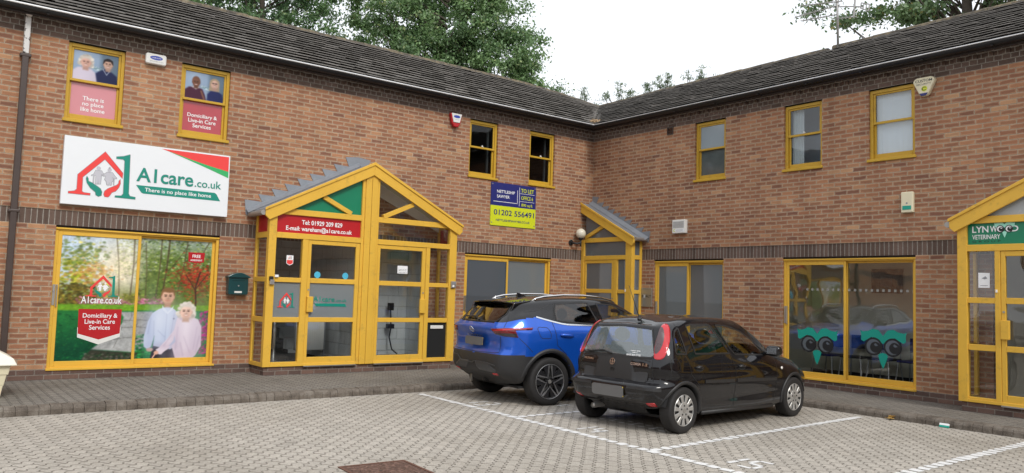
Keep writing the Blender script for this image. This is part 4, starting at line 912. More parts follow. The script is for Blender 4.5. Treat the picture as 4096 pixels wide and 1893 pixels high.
# ------------------------------------------------------------------ glazed porches
FR, RL = .30, .055
def porch(name, label, side, tL, W, D, m, half=False, infill=None, glass_mat='glass', pitch=.508):
    root = wthing(side, tL, 0, name, label, 'porch'); f0, f1 = -D, -D+.10
    zE, zb = 2.88, .24; ap = 0.0 if half else W/2; zA = zE+pitch*(W-ap) if half else zE+pitch*W/2
    zr = lambda t: zE+pitch*(W-t if (half or t > ap) else t)-.02
    fr = MB(); b = lambda t0, t1, z0, z1, a=f0, c=f1: fr.box(t0, t1, a, c, z0, z1)
    lj = .09 if half else .13
    b(0, lj, zb, zE-.03); b(W-(.16 if not half else .19), W, zb, zE-.03)
    bays = []
    if half: bays = [(lj, W-.19, 'dl')]
    else:
        c0, c1 = ap-.19, ap+.155
        b(c0, c0+.055, zb, zr(c0)-.1, f0+.012); b(c1-.055, c1, zb, zr(c1)-.1, f0+.012); b(c0+.055, ap-.018, zb, zA-.13, f0-.008); b(ap-.012, c1-.055, zb, zA-.13, f0-.008)
        bays = [(lj, c0, 'sd'), (c1, W-.16, 'ds')]
    for (a, c, typ) in bays:
        b(a, c, 2.785, 2.885, f0+.012); b(a, c, 2.385, 2.48, f0+.006); b(a, c, zb, zb+.045, f0+.006)
        if typ == 'sd': ml, mr = m[0], m[1]; sl, dr = (a, ml), (mr, c)
        elif typ == 'ds': mr, ml = (W-m[1], W-m[0]) if not half else (m[0], m[1]); mr, ml = 3.06, 3.145; dr, sl = (a, mr), (ml, c)
        else: mr, ml = m; dr, sl = (a, mr), (ml, c)
        b(min(ml, mr), max(ml, mr), zb+.045, 2.385, f0+.01)
        for (z0, z1) in ((1.645, 1.725), (.975, 1.06)): b(*sl, z0, z1, f0+.016)
        b(*sl, zb+.045, zb+.075, f0+.016)
        # king strut across the gable triangle
        if half: st = [(a+.02, 2.90), (.71, zr(.71)-.16)]
        elif typ == 'sd': st = [(c-.20, 2.895), (c-.74, zr(c-.74)-.19)]
        else: st = [(a+.10, 2.895), (a+.72, zr(a+.72)-.19)]
        fr.bar(*st, .08, f0+.008, f1)
        zt = lambda t: zr(t)-.18
        tri = [(a, 2.88), (c, 2.88), (c, max(zt(c), 2.885)), (a, max(zt(a), 2.885))]
        gm = infill.get(typ+'tri', glass_mat) if infill else glass_mat
        mb = MB(); mb.flat(tri, f0+.055); mb.build('gable_pane', M[gm], root)
        mb = MB(); mb.flat([(a, 2.47), (c, 2.47), (c, 2.79), (a, 2.79)], f0+.05); mb.build('transom_pane', M[infill.get(typ+'top', glass_mat) if infill else glass_mat], root)
        for k, (z0, z1) in enumerate(((1.72, 2.39), (1.055, 1.65), (zb+.07, .98))):
            mb = MB(); mb.flat([(sl[0]-.004, z0), (sl[1]+.004, z0), (sl[1]+.004, z1), (sl[0]-.004, z1)], f0+.05)
            mb.build('side_pane', M[infill.get(typ+'side'+str(k), glass_mat) if infill else glass_mat], root)
        # door leaf
        d0, d1 = dr[0]+.004, dr[1]-.004; db = MB(); q0, q1 = f0+.02, f0+.07
        db.box(d0, d0+.06, q0, q1, .25, 2.38); db.box(d1-.075, d1, q0, q1, .25, 2.38)
        for (z0, z1) in ((2.31, 2.38), (1.645, 1.73), (.98, 1.06), (.252, .385)): db.box(d0+.06, d1-.075, q0, q1, z0, z1)
        door = db.build('door', M['yellow'], root, bevel=.004)
        for (z0, z1) in ((1.73, 2.31), (1.06, 1.645), (.385, .98)):
            mb = MB(); mb.flat([(d0+.056, z0-.004), (d1-.07, z0-.004), (d1-.07, z1+.004), (d0+.056, z1+.004)], f0+.045); mb.build('door_pane', M[glass_mat], door)
        hx = d0+.005 if typ == 'sd' else d1-.115
        mb = MB(); mb.box(hx, hx+.11, q0-.05, q0, 1.15, 1.415); mb.build('handle', M['yellow'], door, bevel=.006)
        lx = d0+.035 if typ == 'sd' else d1-.035
        mb = MB(); mb.tube([(lx, q0, 1.53), (lx, q0-.008, 1.53)], .016, 14); mb.build('lock', M['dull_steel'], door)
        mb = MB(); mb.box(d0, d1, f0-.02, f0+.03, .225, .245); mb.build('threshold', M['steel'], root)
    # returns to the wall
    for (tt, t2, on) in ((0, .05, not half), (W, W-.05, True)):
        if not on: continue
        b(tt, t2, zb, zE-.05, -.07, -.003); b(tt, t2, zb, zb+.065, f1, -.07); b(tt, t2, 2.785, 2.85, f1, -.07); b(tt, t2, 2.385, 2.48, f1, -.07)
        for (z0, z1) in ((1.645, 1.725), (.975, 1.06)): b(tt, t2, z0, z1, f1, -.07)
        for k, (z0, z1) in enumerate(((2.48, 2.785), (1.725, 2.385), (1.06, 1.645), (.305, .975))):
            x = (tt+t2)/2; mb = MB(); mb.quad((x, -.06, z0-.005), (x, f1-.01, z0-.005), (x, f1-.01, z1+.005), (x, -.06, z1+.005))
            mb.build('return_pane', M[infill.get('ret'+str(k), glass_mat) if infill else glass_mat], root)
    fr.build('frame', M['yellow'], root, bevel=.004)
    # roof deck, bargeboards and stepped lead flashing
    ov = .09; q = pitch
    slopes = ([(0, W+ov)] if half else [(ap, -ov), (ap, W+ov)])
    for (a, c) in slopes:
        za = zA; zc = zA-q*abs(c-a)
        mb = MB(); mb.prism([(a, za+.015), (c, zc+.015), (c, zc-.02), (a, za-.02)], -D-.03, -.002); mb.build('roof_deck', M['lead'], root)
        mb = MB(); mb.prism([(a, za+.01), (c, zc+.01), (c, zc-.10), (c-math.copysign(.07, c-a), zc-.165), (a, za-.205)], -D-.045, -D-.006)
        mb.prism([(a, za+.035), (c+math.copysign(.015, c-a), zc+.03), (c+math.copysign(.015, c-a), zc-.015), (a, za-.025)], -D-.065, -D-.0455); mb.build('bargeboard', M['yellow'], root, bevel=.005)
        if not half:
            mb = MB(); mb.prism([(a, za-.022), (c-math.copysign(.12, c-a), zc-.022+q*.12), (c-math.copysign(.12, c-a), zc-.16+q*.12), (a, za-.30)], -.05, -.016); mb.build('inner_lining', M['print_white'], root)
            mb = MB(); mb.add([(a, -D+.1, za-.024), (c-math.copysign(.12, c-a), -D+.1, zc-.024+q*.12), (c-math.copysign(.12, c-a), -.05, zc-.024+q*.12), (a, -.05, za-.024)], ((0, 1, 2, 3),)); mb.build('ceiling_lining', M['print_white'], root)
        # flashing
        n = 9 if not half else 10; L = abs(c-a)-.02+.12; sg = 1 if c > a else -1; poly = [(a, za+.012)]
        st = L/n; up = .205
        for k in range(n):
            t0 = a+sg*k*st; t1 = a+sg*(k+1)*st; zt0 = zA-q*k*st
            poly += [(t0-sg*.045, zt0+up-.085), (t1+sg*.03, zt0+up-.07)] if k else [(t0, zt0+up), (t1+sg*.03, zt0+up-.03)]
        e = a+sg*L; poly += [(e, zA-q*L+.0), (e-sg*.03, zA-q*L-.015)]
        fl = MB(); fl.prism(poly, -.012, -.004)
        fl.add([(a, -.013, za+.10), (a+sg*L, -.013, zA-q*L+.09), (a+sg*L, -.13, zA-q*L+.022), (a, -.13, za+.022)], ((0, 1, 2, 3),) if sg > 0 else ((3, 2, 1, 0),))
        fl.build('flashing', M['lead'], root)
    if not half:
        mb = MB(); mb.tube([(-.12, -D-.02, zE-.095), (-.12, -.0, zE-.095)], .045, 12); mb.build('gutter', M['dull_steel'], root)
    else:
        mb = MB(); mb.tube([(W+.12, -D-.02, zE-.06), (W+.12, -.0, zE-.06)], .04, 12); mb.build('gutter', M['dull_steel'], root)
    # base courses and floor
    mb = MB(); mb.box(.035, W-.035, -D+.035, -.013, 0, .238); mb.build('base', M['plinth'], root)
    mb = MB(); mb.box(.05, W-.05, -D+.05, .16, .2385, .243); mb.build('floor', M['carpet'], root)
    return root
PA = porch('glazed_porch', 'wide yellow framed porch with a full gable, green triangle panels and a red contact panel', 'L', -7.95, 3.74, .645, (.60, .70),
           infill=dict(sdtri='green_panel', sdtop='red_panel', dsside2='print_black', ret0='red_panel'))
PV = porch('glazed_porch', 'yellow framed porch at the right edge with a green veterinary panel', 'R', 8.32, 3.74, .60, (.49, .56), infill=dict(sdtop='green_panel', sdtri='pale_film', dstri='pale_film'))
PB = porch('glazed_porch', 'narrow half gabled yellow porch with frosted grey panes in the inner corner', 'R', 0.0, 1.60, .33, (1.06, 1.16), half=True, glass_mat='film_grey')
# what is fixed to the left porch
y = -.645
text(PA, 'Tel: 01929 209 829', .575, 1.325, 2.635, 2.715, y+.046, 'print_white', .02); text(PA, 'E-mail: wareham@a1care.co.uk', .30, 1.515, 2.505, 2.605, y+.046, 'print_white', .02)
mb = MB(); mb.flat([(.13, 2.48), (1.70, 2.48), (1.70, 2.79), (.13, 2.79)], 0); 
for nm, tt in (('window_dot', .90), ('window_dot', 1.425)):
    mb = MB(); mb.flat(disc((tt, 1.79), .057), y+.043); mb.build(nm, plain('pale_blue_dot', (.08, .46, .66), .4, var=.02), PA)
M['frost'] = glass('frosting', tint=(.5, .53, .54), refl=.8, opaque=.72, body=(.27, .30, .31), rough=.12)
for (a, c) in ((.13, .605), (.757, 1.62)):
    mb = MB(); mb.flat([(a, 1.06), (c, 1.06), (c, 1.645), (a, 1.645)], y+.044 if a > .5 else y+.048); mb.build('frosting', M['frost'], PA)
logo(PA, .215, .52, 1.22, 1.475, y+.040, 'print_white')
text(PA, 'A1care', .84, 1.24, 1.33, 1.42, y+.038, 'logo_green', .012); text(PA, '.co.uk', 1.26, 1.47, 1.33, 1.385, y+.038, 'logo_green', .005)
mb = MB(); mb.flat([(.87, 1.30), (1.44, 1.30), (1.47, 1.25), (.90, 1.25)], y+.038); mb.build('green_strip', M['logo_green'], PA)
mb = MB(); mb.flat([(.335, 2.10), (.455, 2.10), (.455, 1.96), (.395, 1.93), (.335, 1.96)], y+.044); mb.flat([(.343, 2.02), (.447, 2.02), (.447, 1.965), (.395, 1.942), (.343, 1.965)], y+.043, 1); mb.build('sticker', [M['print_white'], M['logo_red']], PA)
logo(PA, .36, .43, 2.035, 2.085, y+.043, 'logo_grey')
mb = MB(); mb.flat([(2.467, 2.02), (2.68, 2.02), (2.68, 1.876), (2.467, 1.876)], y+.042); st = mb.build('sticker', M['print_white'], PA)
text(PA, 'Inspected by VPA', 2.49, 2.66, 1.945, 1.96, y+.040, 'print_black'); text(PA, '(0202) 666 6666', 2.49, 2.66, 1.922, 1.937, y+.040, 'print_black')
mb = MB()
for k in range(6): mb.flat(disc((2.50+k*.03, 1.895), .009, n=10), y+.040)
mb.build('printed_dots', M['grey_line'], PA)
mb = MB(); mb.box(3.225, 3.51, y+.03, y+.049, .856, .92); mb.build('letter_plate', M['white_plastic'], PA, bevel=.006)
mb = MB(); mb.box(3.62, 3.725, y-.04, y, 1.642, 1.77); ic = mb.build('entry_phone', M['dull_steel'], PA, bevel=.006); mb = MB(); mb.box(3.64, 3.68, y-.044, y-.04, 1.66, 1.70); mb.build('button', M['print_white'], ic); mb = MB(); mb.box(3.64, 3.705, y-.043, y-.04, 1.72, 1.755); mb.build('grille', M['grey_line'], ic)
mb = MB(); mb.box(.035, .10, y-.04, y, 1.66, 1.735); ic = mb.build('entry_phone', M['print_black'], PA, bevel=.005); mb = MB(); mb.box(.04, .115, y-.045, y, 1.60, 1.68); mb.build('button_plate', M['steel'], ic, bevel=.004)
mb = MB(); mb.box(.13, .19, y-.02, y+.02, 1.725, 1.765); mb.build('label_holder', M['print_white'], PA)
# fixed to the veterinary porch
y = -.60
text(PV, 'LYN', .19, .405, 2.653, 2.745, y+.046, 'print_white', .02); text(PV, 'W', .425, .52, 2.655, 2.743, y+.046, 'print_white', .02); text(PV, 'D', .70, .785, 2.655, 2.738, y+.046, 'print_white', .02)
text(PV, 'VETERINARY', .19, .555, 2.557, 2.622, y+.046, 'print_white', .008); text(PV, 'G R O U P', .19, .56, 2.513, 2.537, y+.046, 'print_black', .0)
owl(PV, .612, 2.695, .335, y+.045, eye_t=.165, brow='mint', white='print_white', name='owl_emblem')
mb = MB(); mb.flat([(.266, 2.08), (.417, 2.075), (.414, 1.864), (.265, 1.866)], y+.044); mb.build('paper_notice', M['print_white'], PV)
mb = MB(); mb.flat([(.31, 2.0), (.36, 2.03), (.385, 2.0), (.35, 1.985)], y+.042); mb.flat([(.29, 1.90), (.39, 1.90), (.39, 1.893), (.29, 1.893)], y+.042); mb.build('printed_mark', M['grey_line'], PV)
mb = MB(); mb.box(.505, .525, y-.006, y+.01, 1.80, 1.84); mb.build('door_contact', M['print_white'], PV)
mb = MB(); mb.box(1.415, 1.44, -.336, -.325, 1.68, 1.74); mb.build('door_contact', M['print_white'], PB)

# lobbies behind the porches
def lobby(root, t0, t1, dep, wall, name='lobby_lining'):
    mb = MB(); z1 = 2.6
    mb.quad((t0, dep, .1), (t1, dep, .1), (t1, dep, z1), (t0, dep, z1)); mb.quad((t0, .165, .1), (t0, dep, .1), (t0, dep, z1), (t0, .165, z1)); mb.quad((t1, dep, .1), (t1, .165, .1), (t1, .165, z1), (t1, dep, z1)); mb.quad((t0, dep, z1), (t1, dep, z1), (t1, .165, z1), (t0, .165, z1))
    mb.quad((t0, .165, .24), (t1, .165, .24), (t1, dep, .24), (t0, dep, .24), 1); return mb.build(name, [M[wall], M['carpet']], root)
lobby(BL, -5.98, -4.30, 1.05, 'blockwork'); lobby(BL, -7.85, -6.20, 1.9, 'blockwork')
mb = MB(); mb.box(-6.19, -5.99, -.50, 1.9, .243, 2.7); mb.build('party_wall', M['blockwork'], BL)
mb = MB()
for k in range(6): mb.box(-7.84, -7.08, .45+k*.23, .69+k*.23, .245, .245+(k+1)*.185)
mb.build('staircase', M['room_dark'], BL)
rd = wthing('L', -6.62, .40, 'radiator', 'white panel radiator inside the left lobby, seen through the lower door pane', 'radiator', d=.6)
mb = MB(); mb.box(-.28, .28, -.05, .05, 0, .6); rd_o = mb.build('panel', M['white_plastic'], rd, bevel=.012)
mb = MB()
for k in range(12): mb.box(-.25+k*.042, -.235+k*.042, -.054, -.05, .05, .55)
mb.build('rib', M['white_plastic'], rd_o); mb = MB(); mb.box(.29, .31, -.02, .02, -.14, .62); mb.build('pipe', M['grey_line'], rd)
sd_ = wthing('L', -7.62, .245, 'barrier_stand', 'chrome stand on a domed foot behind the lower side pane of the left porch', 'stand', d=-.25)
mb = MB(); mb.tube([(0, 0, .03), (0, 0, 1.0)], .028, 14); mb.build('post', M['steel'], sd_, smooth=True); mb = MB(); mb.lathe([(0, .06), (.05, .055), (.16, .02), (.2, .0)], (0, 0, 0), 'Z', 24); mb.build('foot', M['steel'], sd_, smooth=True)
mb = MB(); mb.tube([(-4.75, .9, 1.15), (-4.74, .88, .8), (-4.76, .9, .6), (-4.72, .85, .36), (-4.62, .8, .27)], .014, 8); mb.box(-4.82, -4.68, .85, .95, .78, .87); mb.box(-4.80, -4.70, .86, .95, 1.15, 1.3); tag(mb.build('hanging_cable', M['black']), 'black cable and socket hanging on the white lobby wall behind the right door', 'cable')

# ------------------------------------------------------------------ signs and boxes on the walls
sg = wthing('L', -9.707, 2.70, 'company_sign', 'large white tray sign with a red and green house emblem', 'sign')
mb = MB(); mb.box(-1.225, 1.225, -.10, -.01, 0, 1.028); mb.build('panel', M['white'], sg, bevel=.004)
def sgp(p): return (p[0]+9.707, p[1]-2.70)
mb = MB(); mb.flat([sgp(p) for p in [(-9.571, 3.705), (-8.503, 3.707), (-8.5, 3.46), (-8.813, 3.521), (-9.085, 3.584), (-9.35, 3.652)]], -.102, 0)
gr = [(-9.571, 3.705), (-9.35, 3.652), (-9.085, 3.584), (-8.813, 3.521), (-8.5, 3.46), (-8.498, 3.353), (-8.81, 3.465), (-9.083, 3.556), (-9.297, 3.625), (-9.48, 3.683)]
for i in range(4): mb.flat([sgp(gr[i]), sgp(gr[i+1]), sgp(gr[8-i]), sgp(gr[(9-i)])], -.1025, 1)
mb.build('corner_flash', [M['logo_red'], M['leaf_green']], sg)
logo(sg, -10.836+9.707, -9.91+9.707, .152, .848, -.103, 'logo_grey', outline=.006)
text(sg, 'A1care', -.206, .65, .443, .668, -.104, 'grey_line', .022); text(sg, 'A1care', -.206, .65, .446, .665, -.106, 'logo_green', .014)
text(sg, '.co.uk', .675, 1.10, .45, .575, -.105, 'logo_green', .01)
mb = MB(); mb.flat([sgp(p) for p in [(-9.912, 3.086), (-8.707, 3.084), (-8.678, 3.066), (-8.61, 2.953), (-9.8, 2.961), (-9.832, 2.975)]], -.103); mb.build('green_strip', M['logo_green'], sg)
text(sg, 'There is no place like home', -.075, .945, .276, .356, -.105, 'print_white', .012)

tl = wthing('L', -2.363, 3.003, 'letting_board', 'navy and lime letting board fixed below the two dark upper windows', 'sign')
mb = MB(); mb.box(-.612, .612, -.022, -.004, 0, .425, 1); mb.box(-.612, .612, -.022, -.004, .4255, .92, 0); mb.build('panel', [M['navy'], M['lime']], tl)
text(tl, 'NETTLESHIP', -.46, .02, .70, .765, -.025, 'print_white', .012); text(tl, 'SAWYER', -.46, -.12, .595, .66, -.025, 'print_white', .012)
text(tl, 'TO LET', .19, .55, .765, .85, -.025, 'lime', .018); text(tl, 'OFFICE 6', .20, .53, .605, .69, -.025, 'lime', .012); text(tl, '890 sq ft', .21, .52, .445, .525, -.025, 'lime', .014)
text(tl, '01202 556491', -.53, .57, .225, .345, -.025, 'navy', .012); text(tl, 'NETTLESHIPSAWYER.CO.UK', -.47, .46, .095, .14, -.025, 'navy', .012)
mb = MB()
for (a, c, e, g_) in ((.145, .155, .46, .87), (.09, .1, .5, .8), (-.55, .1, .508, .518), (.17, .57, .735, .742), (.17, .57, .565, .572)): mb.flat([(a, e), (c, e), (c, g_), (a, g_)], -.0245)
mb.build('printed_rule', M['print_white'], tl)
mb = MB()
for sx in (-.58, .58):
    for z_ in (.06, .88): mb.tube([(sx, -.022, z_), (sx, -.028, z_)], .014, 10)
mb.build('screw', M['dull_steel'], tl)

def shield_bell(side, t, z, w_, h_, label, cols, kind):
    o = wthing(side, t, z, 'alarm_bell', label, 'alarm box', 'alarm boxes on the brick walls'); mb = MB()
    if kind == 'shield': P_ = [(-w_*.5, h_*.95), (-w_*.42, h_), (w_*.42, h_), (w_*.5, h_*.95), (w_*.36, h_*.3), (w_*.17, 0), (-w_*.17, 0), (-w_*.36, h_*.3)]
    elif kind == 'tri': P_ = [(-w_*.5, h_*.78), (-w_*.44, h_*.93), (-w_*.3, h_), (w_*.3, h_), (w_*.44, h_*.93), (w_*.5, h_*.78), (w_*.2, h_*.08), (w_*.1, 0), (-w_*.1, 0), (-w_*.2, h_*.08)]
    else: P_ = [(-w_*.5, h_*.15), (-w_*.47, 0), (w_*.47, 0), (w_*.5, h_*.15), (w_*.5, h_*.85), (w_*.45, h_), (-w_*.45, h_), (-w_*.5, h_*.85)]
    mb.prism(P_, -.085, -.001); mb.build('cover', M[cols], o, bevel=.018, seg=3); return o
b1 = shield_bell('L', -9.73, 5.05, .31, .17, 'white oblong alarm box between the two printed upper windows', 'white_plastic', 'box')
mb = MB(); mb.flat(disc((0, .10), .095, .034), -.0865); mb.build('oval_badge', plain('blue_badge', (.03, .06, .38), .4), b1); text(b1, 'CHUBB ALARM', -.07, .07, .09, .11, -.088, 'print_white'); text(b1, 'SERVICES 01202', -.10, .11, .035, .05, -.0868, 'grey_line')
b2 = shield_bell('L', -3.96, 4.93, .29, .28, 'white shield shaped alarm box with a red rim beside the dark upper windows', 'red_panel', 'shield')
mb = MB(); mb.prism([(-.125, .265), (-.115, .275), (.115, .275), (.125, .265), (.075, .09), (-.075, .09)], -.10, -.086); mb.build('front', M['white_plastic'], b2, bevel=.006); mb = MB(); mb.flat(disc((0, .21), .08, .03), -.1015); mb.build('oval_badge', plain('blue_badge', (.03, .06, .38), .4), b2); text(b2, 'ALARM 2000', -.05, .05, .145, .158, -.1015, 'grey_line')
b3 = shield_bell('R', 7.625, 4.91, .345, .305, 'cream three cornered alarm box lettered CUSTOM SECURITY beside the blind window', 'cream', 'tri')
text(b3, 'CUSTOM', -.13, .13, .225, .265, -.087, 'print_black', .012); text(b3, 'SECURITY', -.115, .115, .178, .203, -.087, 'print_black')
mb = MB(); mb.flat(disc((.01, .115), .045), -.0865); mb.build('yellow_badge', M['lime'], b3); text(b3, 'C', -.03, .035, .085, .145, -.0875, 'print_black', .02)
mb = MB(); mb.prism([(-.07, .045), (.07, .045), (.035, .0), (-.035, .0)], -.095, -.0855); mb.build('lamp_lens', M['navy'], b3, bevel=.01)
b4 = wthing('R', 7.343, 3.065, 'sounder_box', 'cream upright sounder box with a teal strip above the owl window', 'alarm box', 'alarm boxes on the brick walls')
mb = MB(); mb.box(-.095, .095, -.07, -.001, 0, .335); mb.build('cover', M['cream'], b4, bevel=.014, seg=3); mb = MB(); mb.box(-.07, .07, -.076, -.0705, .045, .11); mb.build('lens', M['teal'], b4, bevel=.004); mb = MB(); mb.flat(disc((0, .15), .015), -.0712); mb.build('badge', M['grey_line'], b4)
b5 = wthing('R', 2.67, 2.92, 'sounder_box', 'white square sounder box with a slotted grille beside the corner porch', 'alarm box', 'alarm boxes on the brick walls')
mb = MB(); mb.box(-.17, .17, -.09, -.001, 0, .28); mb.build('cover', M['white_plastic'], b5, bevel=.012, seg=2); mb = MB()
for k in range(9): mb.box(-.14, .14, -.0925, -.0905, .115+k*.015, .121+k*.015)
mb.build('grille', M['grey_line'], b5); mb = MB(); mb.flat([(-.15, .02), (.15, .02), (.15, .095), (-.15, .095)], -.0905); lb_ = mb.build('label_plate', M['print_white'], b5); text(b5, 'C', -.14, -.08, .03, .085, -.0915, 'lime', .03); text(b5, 'CUSTOM\nSECURITY', -.06, .12, .035, .08, -.0915, 'grey_line')
vt = wthing('R', 2.338, 5.042, 'air_vent', 'small brown square vent high on the right wing', 'vent'); mb = MB()
mb.box(-.08, .08, -.02, -.001, 0, .015); mb.box(-.08, .08, -.02, -.001, .155, .17); mb.box(-.08, -.065, -.02, -.001, .015, .155); mb.box(.065, .08, -.02, -.001, .015, .155); mb.build('frame', M['brown_metal'], vt)
mb = MB()
for k in range(7): mb.quad((-.065, -.016, .018+k*.02), (.065, -.016, .018+k*.02), (.065, -.003, .032+k*.02), (-.065, -.003, .032+k*.02))
mb.build('louvre', M['soffit'], vt)
gl_ = wthing('L', -.50, 2.75, 'globe_lamp', 'cream globe wall lamp on a black swan neck beside the corner porch', 'wall lamp')
mb = MB(); mb.lathe([(0, 0), (.065, -.002), (.065, -.025), (.0, -.03)], (-.165, 0, .02), 'Y', 20); mb.build('back_plate', M['black'], gl_); mb = MB(); mb.tube([(-.165, -.02, .02), (-.165, -.10, .01), (-.09, -.15, .0), (0, -.16, .03), (0, -.16, .10)], .022, 10); mb.lathe([(.028, 0), (.06, .04), (.06, .06), (.04, .062)], (0, -.16, .08), 'Z', 20); mb.tube([(0, -.16, -.06), (0, -.16, .06)], .02, 10); mb.build('bracket', M['black'], gl_, smooth=True)
mb = MB(); mb.ball((0, -.16, .235), .115, 28, 18); mb.build('globe', plain('opal_globe', (.72, .68, .56), .3, var=.06, scale=8, coat=.4), gl_, smooth=True)
ex = wthing('R', 1.76, 1.375, 'name_plate', 'brushed metal name plate reading EXALT beside the corner porch', 'sign'); mb = MB(); mb.box(-.155, .155, -.02, -.003, 0, .405); mb.build('panel', plain('satin_plate', (.40, .40, .39), .38, metal=.8, var=.06), ex, bevel=.004)
text(ex, 'E', -.13, -.085, .20, .25, -.022, 'print_black', .01); text(ex, 'X', -.085, -.03, .185, .265, -.023, 'print_white', .03); text(ex, 'ALT', -.02, .13, .20, .25, -.022, 'print_black', .01); mb = MB()
for sx in (-.135, .135):
    for z_ in (.02, .385): mb.tube([(sx, -.02, z_), (sx, -.026, z_)], .009, 10)
mb.build('screw', M['steel'], ex)
M['box_green'] = plain('green_enamel', (.004, .05, .055), .3, var=.06, coat=.4)
pb = wthing('L', -8.235, 1.41, 'letter_box', 'dark green wall letter box with an arched lid beside the garden window', 'letter box')
mb = MB(); mb.prism([(-.15, 0), (.15, 0), (.165, .02), (.165, .30), (-.165, .30), (-.165, .02)], -.13, -.002); mb.build('body', M['box_green'], pb, bevel=.01, seg=2)
arc = [(-.19, .285), (.19, .285), (.19, .305)]+[(.17-.34*k/12, .315+.055*math.sin(math.pi*k/12)) for k in range(13)]+[(-.19, .305)]
mb = MB(); mb.prism(arc, -.16, -.002); mb.build('lid', M['box_green'], pb, bevel=.008, seg=2)
mb = MB(); mb.box(-.11, .11, -.138, -.131, .235, .262); mb.build('slot_flap', M['box_green'], pb, bevel=.003); mb = MB(); mb.box(-.065, .06, -.134, -.1305, .03, .06); mb.build('name_slip', M['white_plastic'], pb); mb = MB(); mb.tube([(0, -.13, .15), (0, -.137, .15)], .012, 12); mb.build('lock', M['steel'], pb)

# cream stacked bin at the left edge
gb = thing('grit_bin', 'cream plastic grit bin with stepped sides standing on the pavement at the left edge', 'bin', (-12.17, -1.5, .1))
mb = MB()
for k, (hw, z0, z1) in enumerate(((.53, 0, .155), (.56, .15, .29), (.60, .285, .43))):
    v = []
    for (s_, z_) in ((.955, z0), (1, z1)): v += [(-hw*s_, -.36*s_-(hw-.53)*.6, z_), (hw*s_, -.36*s_-(hw-.53)*.6, z_), (hw*s_, .36*s_+(hw-.53)*.6, z_), (-hw*s_, .36*s_+(hw-.53)*.6, z_)]
    mb.add(v, ((0, 1, 5, 4), (1, 2, 6, 5), (2, 3, 7, 6), (3, 0, 4, 7), (4, 5, 6, 7), (3, 2, 1, 0)))
mb.build('body', M['cream'], gb, bevel=.008, seg=2)
mb = MB(); v = [(-.66, -.45, .40), (.66, -.45, .40), (.66, .45, .40), (-.66, .45, .40), (-.62, -.42, .48), (.62, -.42, .48), (.62, .42, .48), (-.62, .42, .48), (-.48, -.3, .56), (.48, -.3, .56), (.48, .3, .56), (-.48, .3, .56)]
mb.add(v, ((3, 2, 1, 0), (0, 1, 5, 4), (1, 2, 6, 5), (2, 3, 7, 6), (3, 0, 4, 7), (4, 5, 9, 8), (5, 6, 10, 9), (6, 7, 11, 10), (7, 4, 8, 11), (8, 9, 10, 11))); mb.build('lid', plain('cream_lid', (.80, .77, .66), .45, var=.04), gb, bevel=.015, seg=2)

# manhole cover
def iron():
    s = NT('patterned_iron'); P, X, N = s.coords()
    wv = s.n('ShaderNodeTexWave', wave_type='BANDS', bands_direction='X'); s.lk(P, wv.inputs[0]); wv.inputs['Scale'].default_value = 5.5; wv.inputs['Distortion'].default_value = 6; wv.inputs['Detail Scale'].default_value = 3
    hole = s.step(s.noise(P, 26, 1, .3), .45, .55)
    c = s.mix(hole, (.135, .082, .064), (.21, .128, .102)); c = s.mix(.7, c, s.ramp(s.noise(P, 40, 4, .7), ((.3, (.6, .58, .56)), (.7, (1.3, 1.25, 1.2)))), 'MULTIPLY')
    s.bsdf(c, .7, .25, s.bump(s.math('ADD', wv.outputs[1], hole), .012), spec=.3); return s.mat
mh = thing('manhole_cover', 'rusty brown patterned manhole cover set in the block paving', 'manhole cover', (-9.262, -7.24, 0), R(-3.5)); mb = MB()
mb.box(-.295, .295, -.30, .30, .001, .006); mb.build('lid', iron(), mh, bevel=.002); mb = MB()
for q in ((-.325, .325, -.33, -.305), (-.325, .325, .305, .33), (-.325, -.30, -.305, .305), (.30, .325, -.305, .305)): mb.box(*q, .001, .009)
mb.build('frame', M['rust'], mh); mb = MB(); mb.box(-.06, -.03, .02, .05, .0062, .0066); mb.box(.18, .2, -.2, -.17, .0062, .0066); mb.build('lifting_hole', M['print_black'], mh)

# litter by the right kerb
lt = MB(); 
for k in range(7): lt.add([(random.uniform(-.09, .09), random.uniform(-.07, .07), random.uniform(.0, .05)) for _ in range(4)], ((0, 1, 2, 3),))
lo_ = lt.build('food_wrapper', plain('yellow_card', (.62, .42, .14), .7, var=.15)); lo_.location = (-1.80, -7.93, .01); tag(lo_, 'crumpled yellow food wrapper lying against the right kerb', 'litter')
pk = thing('cigarette_packet', 'flattened white and green packet leaning on the right kerb', 'litter', (-1.80, -8.64, .004), R(-90)); mb = MB(); mb.box(-.06, .06, -.01, .01, .0, .025, 1); mb.box(-.06, .06, -.01, .01, .0255, .052, 0); mb.build('carton', [M['print_white'], M['teal']], pk).rotation_euler = (R(-25), 0, 0)

